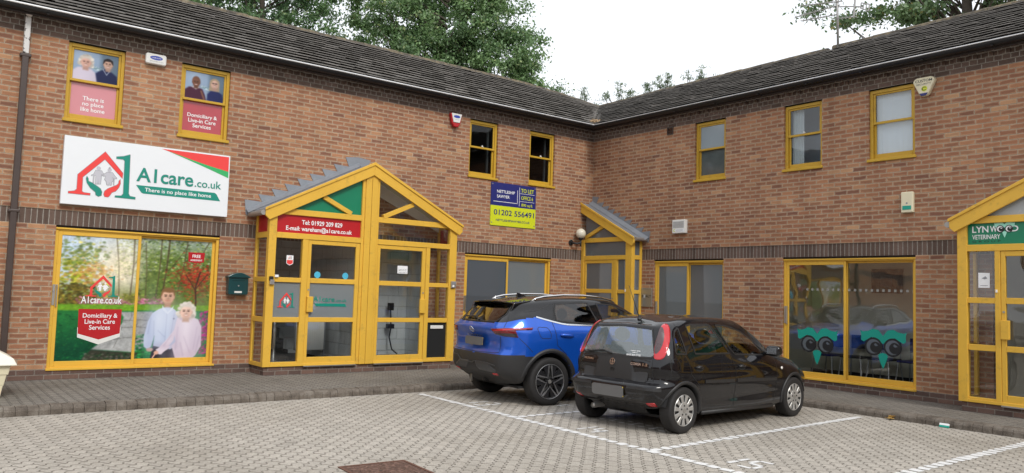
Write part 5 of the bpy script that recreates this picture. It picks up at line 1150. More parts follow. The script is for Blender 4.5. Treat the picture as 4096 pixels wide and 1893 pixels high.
# ------------------------------------------------------------------ cars
def hermite(P, axis, n):
    """smooth curve through control points along one axis, knots from mean chord length"""
    P = np.moveaxis(P, axis, 0); N = len(P)
    seg = np.linalg.norm(np.diff(P, axis=0), axis=-1).reshape(N-1, -1).mean(1)+1e-4
    k = np.concatenate([[0], np.cumsum(seg**.8)]); h = np.diff(k); s = np.diff(P, axis=0)/h.reshape(-1, *[1]*(P.ndim-1))
    m = np.empty_like(P); hh = h.reshape(-1, *[1]*(P.ndim-1)); m[1:-1] = (hh[1:]*s[:-1]+hh[:-1]*s[1:])/(hh[1:]+hh[:-1]); m[0] = s[0]; m[-1] = s[-1]
    return k, P, m, h
def hsample(P, axis, n, lo, hi):
    k, Q, m, h = hermite(P, axis, n); x = np.linspace(k[lo], k[hi], n); i = np.clip(np.searchsorted(k, x, 'right')-1, 0, len(k)-2); t = (x-k[i])/h[i]
    sh = (-1, *[1]*(Q.ndim-1)); t = t.reshape(sh); hi_ = h[i].reshape(sh)
    out = (2*t**3-3*t**2+1)*Q[i]+(t**3-2*t**2+t)*hi_*m[i]+(-2*t**3+3*t**2)*Q[i+1]+(t**3-t**2)*hi_*m[i+1]
    return np.moveaxis(out, 0, axis)
def inpoly(px, pz, poly):
    c = np.zeros(px.shape, bool); n = len(poly)
    for i in range(n):
        (x0, y0), (x1, y1) = poly[i], poly[(i+1) % n]; c ^= ((y0 > pz) != (y1 > pz)) & (px < (x1-x0)*(pz-y0)/((y1-y0) or 1e-9)+x0)
    return c
class CarBody:
    def __init__(s, rows, rb, fb, crown, floor, nu=210, nv=120):
        Rws = np.array(rows, float)                    # (rows, 11, 3) right half given with y>0, mirrored later
        def ring(r, b, f):
            c, e = r[0], r[-1]
            rc = [[c[0]-b, 0, c[2]], [c[0]-b*.8, c[1]*.55, c[2]]]; fc = [[e[0]+f*.8, e[1]*.55, e[2]], [e[0]+f, 0, e[2]]]
            return np.array(rc+r.tolist()+fc)
        G = np.array([ring(r, b, f) for r, b, f in zip(Rws, rb, fb)])      # rows x 15 x 3
        top = G[-1]; n = top.shape[0]
        pull = np.zeros(n); pull[:4] = [.09, .10, .12, .07]; pull[-4:] = [-.05, -.08, -.07, -.06]
        cr = np.array(crown)
        def inner(f):
            q = top.copy(); q[:, 1] *= f; q[:, 0] += pull*(1-f); q[:, 2] += cr*(1-f*f)*np.clip(top[2:3, 1]*0+1, 0, 1); return q
        bot = G[0]
        def under(f):
            q = bot.copy(); q[:, 1] *= f; q[:, 0] = np.clip(q[:, 0], q[2, 0]+.05, q[-3, 0]-.05) if f < .9 else q[:, 0]; q[:, 2] = floor+(q[:, 2]-floor)*f**3
            e = np.linspace(0, 1, n); q[:, 0] += (1-f)*.06*(1-2*e); return q
        V = np.concatenate([[under(0), under(.6)], G, [inner(.6), inner(0)]])  # v x u x 3
        mir = lambda a: a*np.array([1, -1, 1.])
        U = np.concatenate([mir(V[:, 2:0:-1]), V, mir(V[:, -2:-4:-1])], 1)    # pad for symmetry at the ends of the half ring
        S = hsample(U, 1, nu, 2, 2+n-1)
        S = np.concatenate([mir(S[2:0:-1]), S, mir(S[-2:-4:-1])], 0)
        S = hsample(S, 0, nv, 2, 2+len(V)-1)
        S[0, :, 1] = 0; S[-1, :, 1] = 0; S[:, 0, 1] = 0; S[:, -1, 1] = 0
        du = np.gradient(S, axis=1); dv = np.gradient(S, axis=0); N = np.cross(dv, du); N /= np.linalg.norm(N, axis=-1, keepdims=True)+1e-9
        c = S-np.array([S[..., 0].mean(), 0, S[..., 2].mean()])
        if (N*c).sum(-1).mean() < 0: N = -N
        N[0] = (0, 0, -1); N[-1, :, 1] = 0
        s.S, s.N, s.nu, s.nv = S, N, nu, nv
        idx = np.arange(nu*nv).reshape(nv, nu); f = np.stack([idx[:-1, :-1], idx[:-1, 1:], idx[1:, 1:], idx[1:, :-1]], -1).reshape(-1, 4)
        co = S.reshape(-1, 3); no = N.reshape(-1, 3)
        fn = np.cross(co[f[:, 2]]-co[f[:, 0]], co[f[:, 3]]-co[f[:, 1]])
        if (fn*no[f[:, 0]]).sum() < 0: f = f[:, ::-1]
        s.co = np.concatenate([co, co*[1, -1, 1]]); s.no = np.concatenate([no, no*[1, -1, 1]]); s.f = np.concatenate([f, (f+len(co))[:, ::-1]])   # first half is +y (left), second -y (right)
        s.c = s.co[s.f].mean(1); s.n = s.no[s.f].mean(1); s.free = np.ones(len(s.f), bool)
        s.bvh = BVHTree.FromPolygons([tuple(p) for p in s.co], [tuple(int(i) for i in q) for q in s.f])
    def take(s, mask):
        m = mask & s.free; s.free &= ~m; return m
    def mesh(s, mask, name, mat, parent, lift=0.0):
        f = s.f[mask]; u, inv = np.unique(f, return_inverse=True); co = s.co[u]+s.no[u]*lift
        o = grid_mesh(name, co, inv.reshape(f.shape), None, mat, parent, True)
        try: o.data.normals_split_custom_set_from_vertices([tuple(n) for n in s.no[u]])
        except Exception as e: print('normals', e)
        return o
    def cast(s, p, d):
        h = s.bvh.ray_cast(Vector(p), Vector(d)); return (h[0], h[1]) if h[0] is not None else (None, None)
    def hit(s, mode, a, z):
        """mode: 'r'/'l' side view (x,z), 'b' rear view (y,z), 'd' right rear corner view, 'e' left rear corner view, 't' top"""
        k = 2**-.5
        if mode == 'r': p, d = (a, -3, z), (0, 1, 0)
        elif mode == 'l': p, d = (a, 3, z), (0, -1, 0)
        elif mode == 'b': p, d = (-4, a, z), (1, 0, 0)
        elif mode == 'd': p, d = (a*k-3, -a*k-3, z), (k, k, 0)
        elif mode == 'e': p, d = (a*k-3, a*k+3, z), (k, -k, 0)
        else: p, d = (a, z, 4), (0, 0, -1)
        h, n = s.cast(p, d)
        if h is None: return None, None
        if n.dot(Vector(d)) > 0: n = -n
        return h, n
    def patch(s, name, mode, poly, mat, parent, lift=.004, res=.03, thick=.004, smooth_poly=0):
        """a panel with the given outline laid on the body"""
        P = [Vector((p[0], p[1])) for p in poly]
        for _ in range(smooth_poly):
            Q = []
            for i in range(len(P)): a, b = P[i], P[(i+1) % len(P)]; Q += [a*.75+b*.25, a*.25+b*.75]
            P = Q
        E_ = []
        for i in range(len(P)):
            a, b = P[i], P[(i+1) % len(P)]; n = max(1, int((b-a).length/res)); E_ += [a+(b-a)*(j/n) for j in range(n)]
        xs = [p.x for p in E_]; zs = [p.y for p in E_]; G = []
        gx = np.arange(min(xs)+res*.5, max(xs), res); gz = np.arange(min(zs)+res*.5, max(zs), res)
        if len(gx) and len(gz):
            X, Z = np.meshgrid(gx, gz); m = inpoly(X, Z, [(p.x, p.y) for p in E_]); G = [Vector((x, z)) for x, z in zip(X[m], Z[m])]
        n = len(E_); vs, es, fs, *_ = delaunay_2d_cdt(E_+G, [(i, (i+1) % n) for i in range(n)], [], 1, 1e-5)
        pts = []; nor = []; last = None
        for v in vs:
            h, nn = s.hit(mode, v.x, v.y)
            if h is None: h, nn = last if last else (Vector((0, 0, 0)), Vector((0, 0, 1)))
            last = (h, nn); pts.append(h+nn*lift); nor.append(nn)
        mb = MB(); F = []
        for f in fs:
            a, b, c = [pts[i] for i in f[:3]]
            if (b-a).cross(c-a).dot(nor[f[0]]) < 0: f = f[::-1]
            F.append(tuple(f))
        mb.add(pts, F)
        if thick:                       # rim down to the body
            cnt = {}
            for f in F:
                for i in range(len(f)): e = (f[i], f[(i+1) % len(f)]); cnt[e] = cnt.get(e, 0)+1
            base = len(mb.v); mb.v += [tuple(p-q*(lift+thick)) for p, q in zip(pts, nor)]
            for (a, b) in list(cnt):
                if (b, a) not in cnt: mb.f.append((b, a, a+base, b+base)); mb.m.append(0)
        o = mb.build(name, M[mat] if isinstance(mat, str) else mat, parent, smooth=True)
        return o
    def path(s, mode, pts, lift, n_per=.03, close=False):
        P = [Vector(p) for p in pts]; out = []
        if close: P = P+[P[0]]
        for a, b in zip(P, P[1:]):
            n = max(1, int((b-a).length/n_per)); out += [a+(b-a)*(j/n) for j in range(n)]
        out.append(P[-1]); res = []
        for p in out:
            h, nn = s.hit(mode, p.x, p.y)
            if h is not None: res.append((h+nn*lift, nn))
        return res
    def ribbon(s, mb, mode, pts, wd, lift=.002, m=0, close=False, thick=0.0):
        L = s.path(mode, pts, lift, close=close)
        if len(L) < 2: return
        v = []; nn = len(L)
        for i, (p, n) in enumerate(L):
            d = (L[min(i+1, nn-1)][0]-L[max(i-1, 0)][0]).normalized(); t = n.cross(d).normalized()*wd/2; v += [p-t, p+t]
            if thick: v += [p+t-n*thick, p-t-n*thick]
        if thick:
            f = []
            for i in range(nn-1):
                for k in range(4): f.append((i*4+k, (i+1)*4+k, (i+1)*4+(k+1) % 4, i*4+(k+1) % 4))
            f += [(0, 1, 2, 3), tuple((nn-1)*4+k for k in (3, 2, 1, 0))]; mb.add(v, f, m)
        else: mb.add(v, [(i*2, i*2+2, i*2+3, i*2+1) for i in range(nn-1)], m)

def car_paint(name, col, flake=0.0, dirt=0.0, metal=.0, rough=.35):
    s = NT(name); P, X, N = s.coords()
    c = col+(1,)
    if flake:
        v = s.n('ShaderNodeTexVoronoi'); s.lk(P, v.inputs['Vector']); v.inputs['Scale'].default_value = 900
        c = s.mix(s.math('MULTIPLY', v.outputs['Distance'], flake), col, tuple(min(1, x*1.7+.01) for x in col))
    r_ = rough
    if dirt:
        d = s.step(s.noise(P, 3.2, 5, .65), .48, .75); low = s.step(X[2], .75, .2)
        top = s.step(N[2], .6, .95)
        f = s.math('MULTIPLY', s.math('ADD', s.math('ADD', s.math('MULTIPLY', d, .5), s.math('MULTIPLY', low, .45)), s.math('MULTIPLY', top, .5)), dirt, clamp=True)
        c = s.mix(f, c, (.16, .145, .125)); r_ = s.math('MULTIPLY_ADD', f, .5, rough, clamp=True)
    b = s.bsdf(c, r_, metal, None, 1.0, .5 if metal else .08, coat_rough=.03)
    if dirt: s.lk(s.math('SUBTRACT', 1.0, s.math('MULTIPLY', f, .9), clamp=True), b.inputs['Coat Weight'])
    return s.mat
M['blue_paint'] = car_paint('blue_car_paint', (.004, .085, .50), .5, .03, metal=.45, rough=.3)
M['black_paint'] = car_paint('black_car_paint', (.006, .006, .008), 0, .07)
M['black_dirty'] = car_paint('dusty_black_car_paint', (.004, .004, .006), 0, .05, rough=.35)
M['gloss_black'] = car_paint('gloss_black', (.006, .006, .007), 0, .05)
M['clad'] = plain('grained_black_plastic', (.022, .022, .023), .5, var=.12, scale=8, bump=.0006, bscale=400)
M['clad_grey'] = plain('satin_grey_trim', (.05, .052, .055), .38, var=.08)
M['tyre'] = plain('tyre_rubber', (.017, .016, .016), .75, var=.3, scale=12, bump=.001, bscale=120)
M['chrome'] = plain('chrome_trim', (.75, .76, .77), .14, metal=1.0, var=.02)
M['red_lens'] = plain('red_lens', (.52, .012, .02), .12, var=.08, coat=.8)
M['dark_red_lens'] = plain('dark_red_lens', (.15, .006, .010), .1, var=.2, scale=12, coat=.8)
M['smoke_lens'] = plain('smoke_lens', (.03, .025, .027), .1, var=.2, coat=.8)
M['white_lens'] = plain('white_lens', (.7, .68, .64), .2, var=.05, coat=.6)
M['clear_lens'] = plain('clear_lens', (.085, .055, .06), .28, var=.3, scale=14, coat=.25)
M['hub_silver'] = plain('silver_wheel_cover', (.46, .455, .44), .38, metal=.5, var=.16, scale=10)
M['alloy_black'] = plain('black_alloy', (.018, .018, .02), .3, var=.1, coat=.5)
M['alloy_cut'] = plain('machined_alloy', (.52, .52, .53), .3, metal=.85, var=.06)
M['plate_yellow'] = plain('yellow_plate', (.72, .50, .02), .4, var=.03)
M['blur_grey'] = plain('plate_blur_grey', (.135, .135, .135), .55, var=.01)  # grey of the added pill that blurs out the registration
M['car_glass'] = glass('car_glass', tint=(.84, .89, .88), refl=1.0)
M['car_tint'] = glass('privacy_glass', tint=(.16, .17, .17), refl=1.25)
M['car_rear'] = glass('sky_pale_rear_glass', tint=(.62, .68, .70), refl=1.9, opaque=.34, body=(.34, .41, .43), rough=.05)  # pale body colour stands in for sky reflected in the rear glass
M['seat'] = plain('dark_seat_fabric', (.035, .036, .04), .9, var=.1)
M['lining'] = plain('car_lining', (.02, .02, .021), .9)

def wheel(car, x, y, r, wd, kind, steer=0):
    sg = 1 if y > 0 else -1
    wo = obj('wheel', None, car); wo.location = (x, y, r); wo.empty_display_size = .1
    o_ = sg*wd/2                                        # outer face in local y
    rr = r*(.685 if kind == 'cover' else .72)
    prof = [(rr-.02, .40), (rr+.006, .46), (rr+.02, .485), (r*.86, .50), (r*.94, .485), (r*.985, .42), (r, .36), (r, .0), (r, -.36), (r*.985, -.42), (r*.9, -.49), (rr, -.47), (rr-.02, -.4)]
    mb = MB(); mb.lathe([(a, b*wd*sg) for a, b in (prof if sg < 0 else prof[::-1])], (0, 0, 0), 'Y', 64); mb.build('tyre', M['tyre'], wo, smooth=True)
    def ann(mb, r0, r1, y0, y1, a0, a1, n, m=0):
        v = []
        for k in range(n+1):
            a = a0+(a1-a0)*k/n
            for rr_, yy in ((r0, y0), (r1, y0), (r1, y1), (r0, y1)): v.append((rr_*math.cos(a), yy, rr_*math.sin(a)))
        f = []
        for k in range(n):
            for j in range(4): f.append((k*4+j, k*4+(j+1) % 4, (k+1)*4+(j+1) % 4, (k+1)*4+j))
        f += [(3, 2, 1, 0), tuple(n*4+j for j in range(4))]
        mb.add(v, f if sg < 0 else [q[::-1] for q in f], m)
    T = 2*math.pi
    if kind == 'cover':                                   # silver cover with radial slots
        mb = MB(); mb.lathe([(rr-.002, o_*.78), (rr*.55, o_*.70), (.0, o_*.66)], (0, 0, 0), 'Y', 40); mb.build('rim', M['print_black'], wo)
        mb = MB(); ann(mb, rr*.955, rr*1.0, o_*.80, o_*.95, 0, T, 48); ns = 11
        for k in range(ns):
            a = T*k/ns+.1; ann(mb, rr*.50, rr*.96, o_*.76, o_*(.955), a-.172, a+.172, 4)
        ann(mb, .0, rr*.53, o_*.74, o_*.965, 0, T, 44)
        mb.build('wheel_cover', M['hub_silver'], wo, bevel=.004)
        mb = MB()
        for k in range(5): a = T*k/5+.3; mb.lathe([(0, o_*1.0), (.012, o_*1.0), (.012, o_*.96)], (rr*.30*math.cos(a), 0, rr*.30*math.sin(a)), 'Y', 10)
        mb.build('wheel_bolt', M['print_black'], wo); mb = MB(); ann(mb, 0, rr*.15, o_*.96, o_*1.0, 0, T, 20); mb.build('hub_badge', M['dull_steel'], wo)
    else:                                                 # black five spoke alloy with machined edges
        mb = MB(); mb.lathe([(rr, o_*.85), (rr*.97, o_*.5), (rr*.9, o_*.1), (.0, o_*.1)] if sg < 0 else [(0, o_*.1), (rr*.9, o_*.1), (rr*.97, o_*.5), (rr, o_*.85)], (0, 0, 0), 'Y', 48); mb.build('barrel', M['lining'], wo)
        mb = MB(); ann(mb, .05, rr*.62, o_*.2, o_*.24, 0, T, 40); mb.build('brake_disc', M['dull_steel'], wo)
        mb = MB(); ct = MB()
        ann(mb, rr*.93, rr*1.0, o_*.70, o_*.93, 0, T, 60); ann(ct, rr*.985, rr*1.012, o_*.9, o_*.955, 0, T, 60)
        ann(mb, 0, rr*.20, o_*.6, o_*.86, 0, T, 30)
        for k in range(5):
            a = T*k/5+T/4
            def pt(rad, off, yy): return (rad*math.cos(a)-off*math.sin(a), yy, rad*math.sin(a)+off*math.cos(a))
            for q in (-1, 1):
                P_ = [(rr*.15, q*.035), (rr*.94, q*.012), (rr*.94, q*.13), (rr*.60, q*.088), (rr*.16, q*.045)]
                v = [pt(*p, o_*.9) for p in P_]+[pt(*p, o_*.62) for p in P_]; n = 5
                f = [tuple(range(n)), tuple(range(2*n-1, n-1, -1))]+[(i, (i+1) % n, (i+1) % n+n, i+n) for i in range(n)]
                f = [z[::-1] for z in f] if q*sg < 0 else f
                mb.add(v, f)
                E_ = [(rr*.18, q*.040), (rr*.96, q*.010), (rr*.96, q*.032), (rr*.18, q*.047)]
                v = [pt(*p, o_*.93) for p in E_]+[pt(*p, o_*.85) for p in E_]; n = 4
                f = [tuple(range(n)), tuple(range(2*n-1, n-1, -1))]+[(i, (i+1) % n, (i+1) % n+n, i+n) for i in range(n)]
                if q < 0: pass
                ct.add(v, [z[::-1] for z in f] if q*sg < 0 else f)
        mb.build('rim', M['alloy_black'], wo, bevel=.004); ct.build('machined_edge', M['alloy_cut'], wo, bevel=.002)
        mb = MB(); ann(mb, 0, rr*.12, o_*.86, o_*.9, 0, T, 20); mb.build('hub_badge', M['dull_steel'], wo)
    return wo
def arch_lip(car, B, cx, cz, r0, r1, side, flare, mat, a0, a1, name='wheel_arch', down=0.0):
    """moulding that follows the wheel opening"""
    sg = -1 if side == 'r' else 1; mb = MB(); n = 40; v = []; last = [sg*.8]
    def yat(x, z):
        for dz in (0, .02, .05, .1):
            h, _ = B.hit(side, x, z+dz)
            if h is not None and abs(h.y) > .55: last[0] = h.y; return h.y
        return last[0]
    for k in range(n+1):
        a = a0+(a1-a0)*k/n; ca, sa = math.cos(a), math.sin(a)
        y1 = yat(cx+r1*ca, cz+r1*sa); y0 = yat(cx+(r1+.01)*ca, cz+(r1+.01)*sa)
        P_ = [(r1, y1-sg*.004), (r1-.006, y1+sg*flare*.75), (r0+.016, y1+sg*flare), (r0, y1+sg*(flare-.012)), (r0-.003, y1-sg*.06)]
        for rr, yy in P_: v.append((cx+rr*ca, yy, cz+rr*sa))
    f = []
    for k in range(n):
        for j in range(4): f.append((k*5+j, k*5+j+1, (k+1)*5+j+1, (k+1)*5+j))
    if (sg < 0) == (a1 > a0): f = [q[::-1] for q in f]
    mb.add(v, f); return mb.build(name, M[mat], car, smooth=True)
def liner(car, cx, cz, r, y0, y1, sg):
    mb = MB(); n = 28; v = []
    for k in range(n+1):
        a = math.pi*(.055+.89*k/n)
        v += [(cx+r*math.cos(a), sg*y1, cz+r*math.sin(a)), (cx+r*math.cos(a), sg*y0, cz+r*math.sin(a))]
    mb.add(v, [(2*k, 2*k+1, 2*k+3, 2*k+2) for k in range(n)]); mb.add([v[2*k+1] for k in range(n+1)], (tuple(range(n+1)),)); return mb.build('arch_liner', M['lining'], car)
def cabin(car, xr, xf, zs, w_, top):
    mb = MB(); mb.box(xr-.05, xf+.5, -w_, w_, zs-.22, zs-.18); mb.box(xf+.30, xf+.62, -w_, w_, zs+.18, zs+.36); mb.build('cabin_floor', M['lining'], car, bevel=.02)
    for x, ys in ((xr, (-.36, .36)), (xf, (-.34, .34))):
        for y in ys:
            mb = MB(); mb.box(x-.12, x+.36, y-.23, y+.23, zs-.1, zs+.06); 
            mb.add([(x-.10, y-.22, zs+.02), (x+.02, y-.22, zs+.02), (x+.02, y+.22, zs+.02), (x-.10, y+.22, zs+.02), (x-.24, y-.19, top-.23), (x-.15, y-.19, top-.23), (x-.15, y+.19, top-.23), (x-.24, y+.19, top-.23)], ((3, 2, 1, 0), (4, 5, 6, 7), (0, 1, 5, 4), (1, 2, 6, 5), (2, 3, 7, 6), (3, 0, 4, 7)))
            se = mb.build('seat', M['seat'], car, bevel=.04, seg=3); mb = MB(); mb.ball((x-.20, y, top-.13), (.06, .13, .095), 16, 10); mb.build('headrest', M['seat'], se, smooth=True)
    mb = MB(); n = 24; c = Vector((xf+.32, -.34, zs+.32)); ax = Vector((-.45, 0, .9)); u_ = Vector((0, 1, 0)); v_ = ax.cross(u_).normalized()
    mb.tube([c+(u_*math.cos(2*math.pi*k/n)+v_*math.sin(2*math.pi*k/n))*.18 for k in range(n+1)], .014, 8, cap=False); mb.tube([c-u_*.17, c+u_*.17], .02, 6); mb.build('steering_wheel', M['seat'], car, smooth=True)
def plate(car, x, y, z, w_, h, tilt):
    p = obj('number_plate', None, car); p.location = (x, y, z); p.rotation_euler = (0, tilt, 0)
    mb = MB(); mb.box(-.008, .0, -w_/2*.965, w_/2*.965, -h/2*.93, h/2*.93); mb.build('plate', M['plate_yellow'], p, bevel=.003)
    W2, H2, q = w_/2*.985, h/2*1.04, .04; P_ = []
    for (sx, sy) in ((1, 1), (-1, 1), (-1, -1), (1, -1)):
        for k in range(7):
            a = math.atan2(sy, sx)-math.pi/4+math.pi/2*k/6; P_.append((sx*(W2-q)+q*math.cos(a), sy*(H2-q)+q*math.sin(a)))
    mb = MB(); n = len(P_); mb.add([(-.014, a, b) for a, b in P_]+[(-.0085, a, b) for a, b in P_], [tuple(range(n))[::-1]]+[(i, (i+1) % n, (i+1) % n+n, i+n) for i in range(n)]); mb.build('plate_blur', M['blur_grey'], p)  # added pill stands for a blurred-out registration, not a fitted part
def rear_text(car, s_, y0, y1, z0, z1, B, mat, bold=.0, name='lettering', off=.004):
    """letters on the tail: read from behind, left of the text towards +y"""
    h, nn = B.hit('b', (y0+y1)/2, (z0+z1)/2)
    for yy in (y0, y1): h2, _ = B.hit('b', yy, (z0+z1)/2); off = max(off, .004+max(0, (h-h2).dot(-nn))*.75)
    o = text(None, s_, -abs(y1-y0)/2, abs(y1-y0)/2, -(z1-z0)/2, (z1-z0)/2, 0, mat, bold, name=name)
    o.parent = car; o.location = h+nn*off; o.rotation_euler = (-math.asin(nn.z), 0, math.atan2(nn.x, -nn.y)); return o
def ring_badge(mb, r, n=24):
    v = []; 
    for k in range(n):
        a = 2*math.pi*k/n
        for rr, xx in ((r, -.002), (r*.97, -.008), (r*.80, -.008), (r*.77, -.002)): v.append((xx, rr*math.cos(a), rr*math.sin(a)))
    mb.add(v, [(k*4+j, k*4+j+1, ((k+1) % n)*4+j+1, ((k+1) % n)*4+j) for k in range(n) for j in range(3)])

def build_hatchback():
    car = thing('hatchback_car', 'dusty black five door hatchback with silver wheel covers parked over bay fourteen', 'car', (-5.325, -6.505, 0), R(3.5)); car.scale = (.955,)*3
    X1 = [-.30, -.08, .28, .72, 1.15, 1.55, 1.95, 2.38, 2.80]
    def row(c, ys, zs, f, xs=X1): return [c]+[(x, y, z) for x, y, z in zip(xs, ys, zs)]+[f]
    rows = [row((-.40, .60, .30), [.72, .755, .77, .775, .775, .775, .765, .75, .70], [.27, .25, .23, .22, .215, .21, .21, .21, .21], (3.12, .52, .23)),
            row((-.50, .665, .40), [.775, .795, .80, .80, .80, .80, .80, .79, .75], [.41]*9, (3.25, .54, .38)),
            row((-.525, .685, .575), [.80, .812, .82, .82, .82, .82, .818, .808, .765], [.57]*9, (3.25, .55, .52)),
            row((-.448, .665, .628), [.785, .81, .818, .818, .818, .818, .816, .805, .755], [.64]*9, (3.21, .53, .60)),
            row((-.445, .665, .80), [.785, .808, .815, .815, .815, .81, .80, .775, .715], [.80, .80, .795, .79, .785, .78, .77, .75, .70], (3.09, .50, .67)),
            row((-.415, .65, .915), [.75, .762, .768, .768, .765, .757, .742, .70, .64], [.955, .965, .955, .945, .93, .915, .893, .84, .765], (2.96, .46, .705)),
            row((-.345, .59, 1.12), [.668, .678, .683, .683, .68, .675, .66, .60, .52], [1.15, 1.16, 1.16, 1.155, 1.14, 1.10, 1.0, .90, .81], (2.90, .38, .725), [-.235, -.03, .3, .72, 1.15, 1.53, 1.90, 2.30, 2.75]),
            row((-.275, .505, 1.29), [.545, .563, .572, .573, .57, .56, .565, .52, .40], [1.325, 1.355, 1.378, 1.383, 1.37, 1.335, 1.165, .955, .855], (2.86, .28, .75), [-.165, .05, .35, .75, 1.12, 1.42, 1.82, 2.22, 2.68])]
    B = CarBody(rows, [.03, .05, .05, .045, .045, .045, .04, .035], [.06, .06, .06, .06, .08, .09, .10, .10], [.035, .036, .04, .045, .05, .055, .055, .055, .055, .05, .06, .07, .05, .03, .03], .2)
    x, y, z, n = B.c[:, 0], B.c[:, 1], B.c[:, 2], B.n; ax, ay = (-.085, 2.55), np.abs(y)
    side = (ay > .5) & (np.abs(n[:, 1]) > .35); AZ = .283
    for a in ax: B.take((ay > .45) & (np.hypot(x-a, z-AZ) < .322))
    Wq = [(-.01, 1.285), (-.10, 1.24), (-.17, 1.14), (-.215, 1.0), (-.205, .972), (-.01, .965)]
    Wr = [(.155, 1.305), (.25, 1.322), (.62, 1.325), (.69, 1.30), (.815, 1.15), (.93, .95), (.175, .965)]
    Wf = [(.80, 1.315), (.99, 1.308), (1.17, 1.28), (1.37, 1.225), (1.6, 1.115), (1.77, 1.0), (1.845, .905), (1.06, .935), (.97, 1.02)]
    Wb = [(.47, 1.262), (0, 1.285), (-.47, 1.262), (-.60, .945), (-.55, .915), (0, .905), (.55, .915), (.60, .945)]
    for nm, P_ in (('quarter_window', Wq), ('door_window', Wr), ('door_window', Wf)):
        for sg in (-1, 1):
            m = B.take(side & (y*sg > 0) & inpoly(x, z, P_)); 
            if m.any(): B.mesh(m, nm, M['car_glass'], car)
    rear = (x < .05) & (n[:, 0] < -.35)
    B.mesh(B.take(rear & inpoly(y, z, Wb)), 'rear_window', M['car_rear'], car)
    B.mesh(B.take((x > 1.52) & (x < 2.33) & (n[:, 2] > .25) & (n[:, 0] > .3) & (z > .95) & (ay < .58)), 'windscreen', M['car_glass'], car)
    dirty = M['black_dirty']
    bump = ((x < -.10) & (z < np.where(ay < .66, .628, .70)) & ((x < -.33) | (z < .70)) & (x+.0*z < -.30+.18*(z < .60))) | ((x > 2.86) & (z < .60))
    B.mesh(B.take(bump & (x < 1)), 'rear_bumper', dirty, car); B.mesh(B.take(bump & (x > 1)), 'front_bumper', dirty, car)
    Dr = [(-.03, 1.36), (-.055, .97), (0, .85), (.03, .72), (.22, .56), (.28, .42), (.29, .25), (.985, .25), (1.02, .67), (.955, .93), (.60, 1.36)]
    Df = [(.985, .25), (1.02, .67), (.955, .93), (.60, 1.36), (1.2, 1.36), (1.55, 1.22), (1.95, .97), (2.04, .87), (2.045, .53), (2.0, .25)]
    for P_, hx in ((Dr, .20), (Df, 1.15)):
        for sg in (-1, 1):
            m = B.take(side & (y*sg > 0) & inpoly(x, z, P_)); d = B.mesh(m, 'door', dirty, car)
            md = 'r' if sg < 0 else 'l'
            B.patch('handle_recess', md, [(hx+.085*math.cos(2*math.pi*k/20), .785+.038*math.sin(2*math.pi*k/20)) for k in range(20)] if hx < 1 else [(hx+.085*math.cos(2*math.pi*k/20), .765+.038*math.sin(2*math.pi*k/20)) for k in range(20)], 'lining', d, .003, .02, .003)
            hz = .785 if hx < 1 else .765; h, nn = B.hit(md, hx, hz)
            mb = MB(); mb.tube([h+nn*.012+Vector((-.085, 0, .012)), h+nn*.028+Vector((0, 0, .014)), h+nn*.012+Vector((.085, 0, .010))], [.012, .016, .012], 10); mb.build('handle', M['gloss_black'], d, smooth=True)
            x0, x1 = (.32, .975) if hx < 1 else (1.04, 2.02); rb = MB(); B.ribbon(rb, md, [(x0, .618 if hx < 1 else .60), (x1, .60 if hx < 1 else .572)], .042, .010, thick=.012); rb.build('side_moulding', M['clad'], d)
    B.mesh(B.take(rear & (ay < .60) & (z > .628) & (z < 1.34)), 'tailgate', dirty, car)
    B.mesh(B.take((x > 2.3) & (x < 2.98) & (n[:, 2] > .6) & (ay < .62)), 'bonnet', dirty, car)
    B.mesh(B.free.copy(), 'body', dirty, car)
    # seams, window seals
    rb = MB()
    for md in 'rl':
        for P_ in ([(-.03, 1.34), (-.055, .97), (0, .85), (.03, .72), (.2, .58)], [(.60, 1.34), (.955, .93), (1.02, .67), (.985, .26)], [(1.95, .97), (2.04, .87), (2.045, .53), (2.0, .26)], [(-.30, .94), (-.33, .70)], [(2.05, .86), (2.5, .80), (2.95, .70)]): B.ribbon(rb, md, P_, .008)
        B.ribbon(rb, md, [(-.38, .66), (-.30, .695), (-.13, .70)], .007)
        for P_ in ([(-.254+.078*math.cos(k*.3), .836+.078*math.sin(k*.3)) for k in range(22)],): B.ribbon(rb, md, P_, .006)
    for P_ in ([(-.61, .64), (-.60, .80), (-.58, .92)], [(.61, .64), (.60, .80), (.58, .92)], [(-.62, .632), (0, .625), (.62, .632)], [(-.56, .90), (0, .885), (.56, .90)]): B.ribbon(rb, 'b', P_, .008)
    rb.build_each('panel_gap', M['print_black'], car)
    rb = MB()
    for md in 'rl':
        for P_ in (Wq, Wr, Wf): B.ribbon(rb, md, P_, .024, .004, close=True)
    B.ribbon(rb, 'b', Wb, .022, .004, close=True); rb.build_each('window_seal', M['black'], car)
    # tail lights
    Tl = [(.211, 1.300), (.26, 1.330), (.302, 1.325), (.325, 1.275), (.318, 1.153), (.282, 1.02), (.226, .905), (.111, .895), (.118, .97), (.124, 1.047), (.171, 1.205)]
    Tc = [(.203, 1.29), (.240, 1.285), (.248, 1.167), (.207, 1.04), (.155, .97), (.123, .965), (.128, 1.047), (.171, 1.206)]
    for md in 'de':
        tl_ = B.patch('tail_light', md, Tl, 'red_lens', car, .008, .02, .008, 2); B.patch('clear_lens', md, Tc, 'clear_lens', tl_, .0095, .02, 0, 1)
    for sg in (-1, 1): B.patch('bumper_reflector', 'b', [(sg*.55, .325), (sg*.66, .335), (sg*.66, .385), (sg*.55, .372)], 'red_lens', car, .004, .03, .003)
    for sg in (-1, 1):
        rb = MB(); B.ribbon(rb, 'd' if sg < 0 else 'e', [(-.20, .545), (0, .545), (.19, .54)], .034, .013, thick=.014); rb.build('bumper_strip', M['clad'], car)
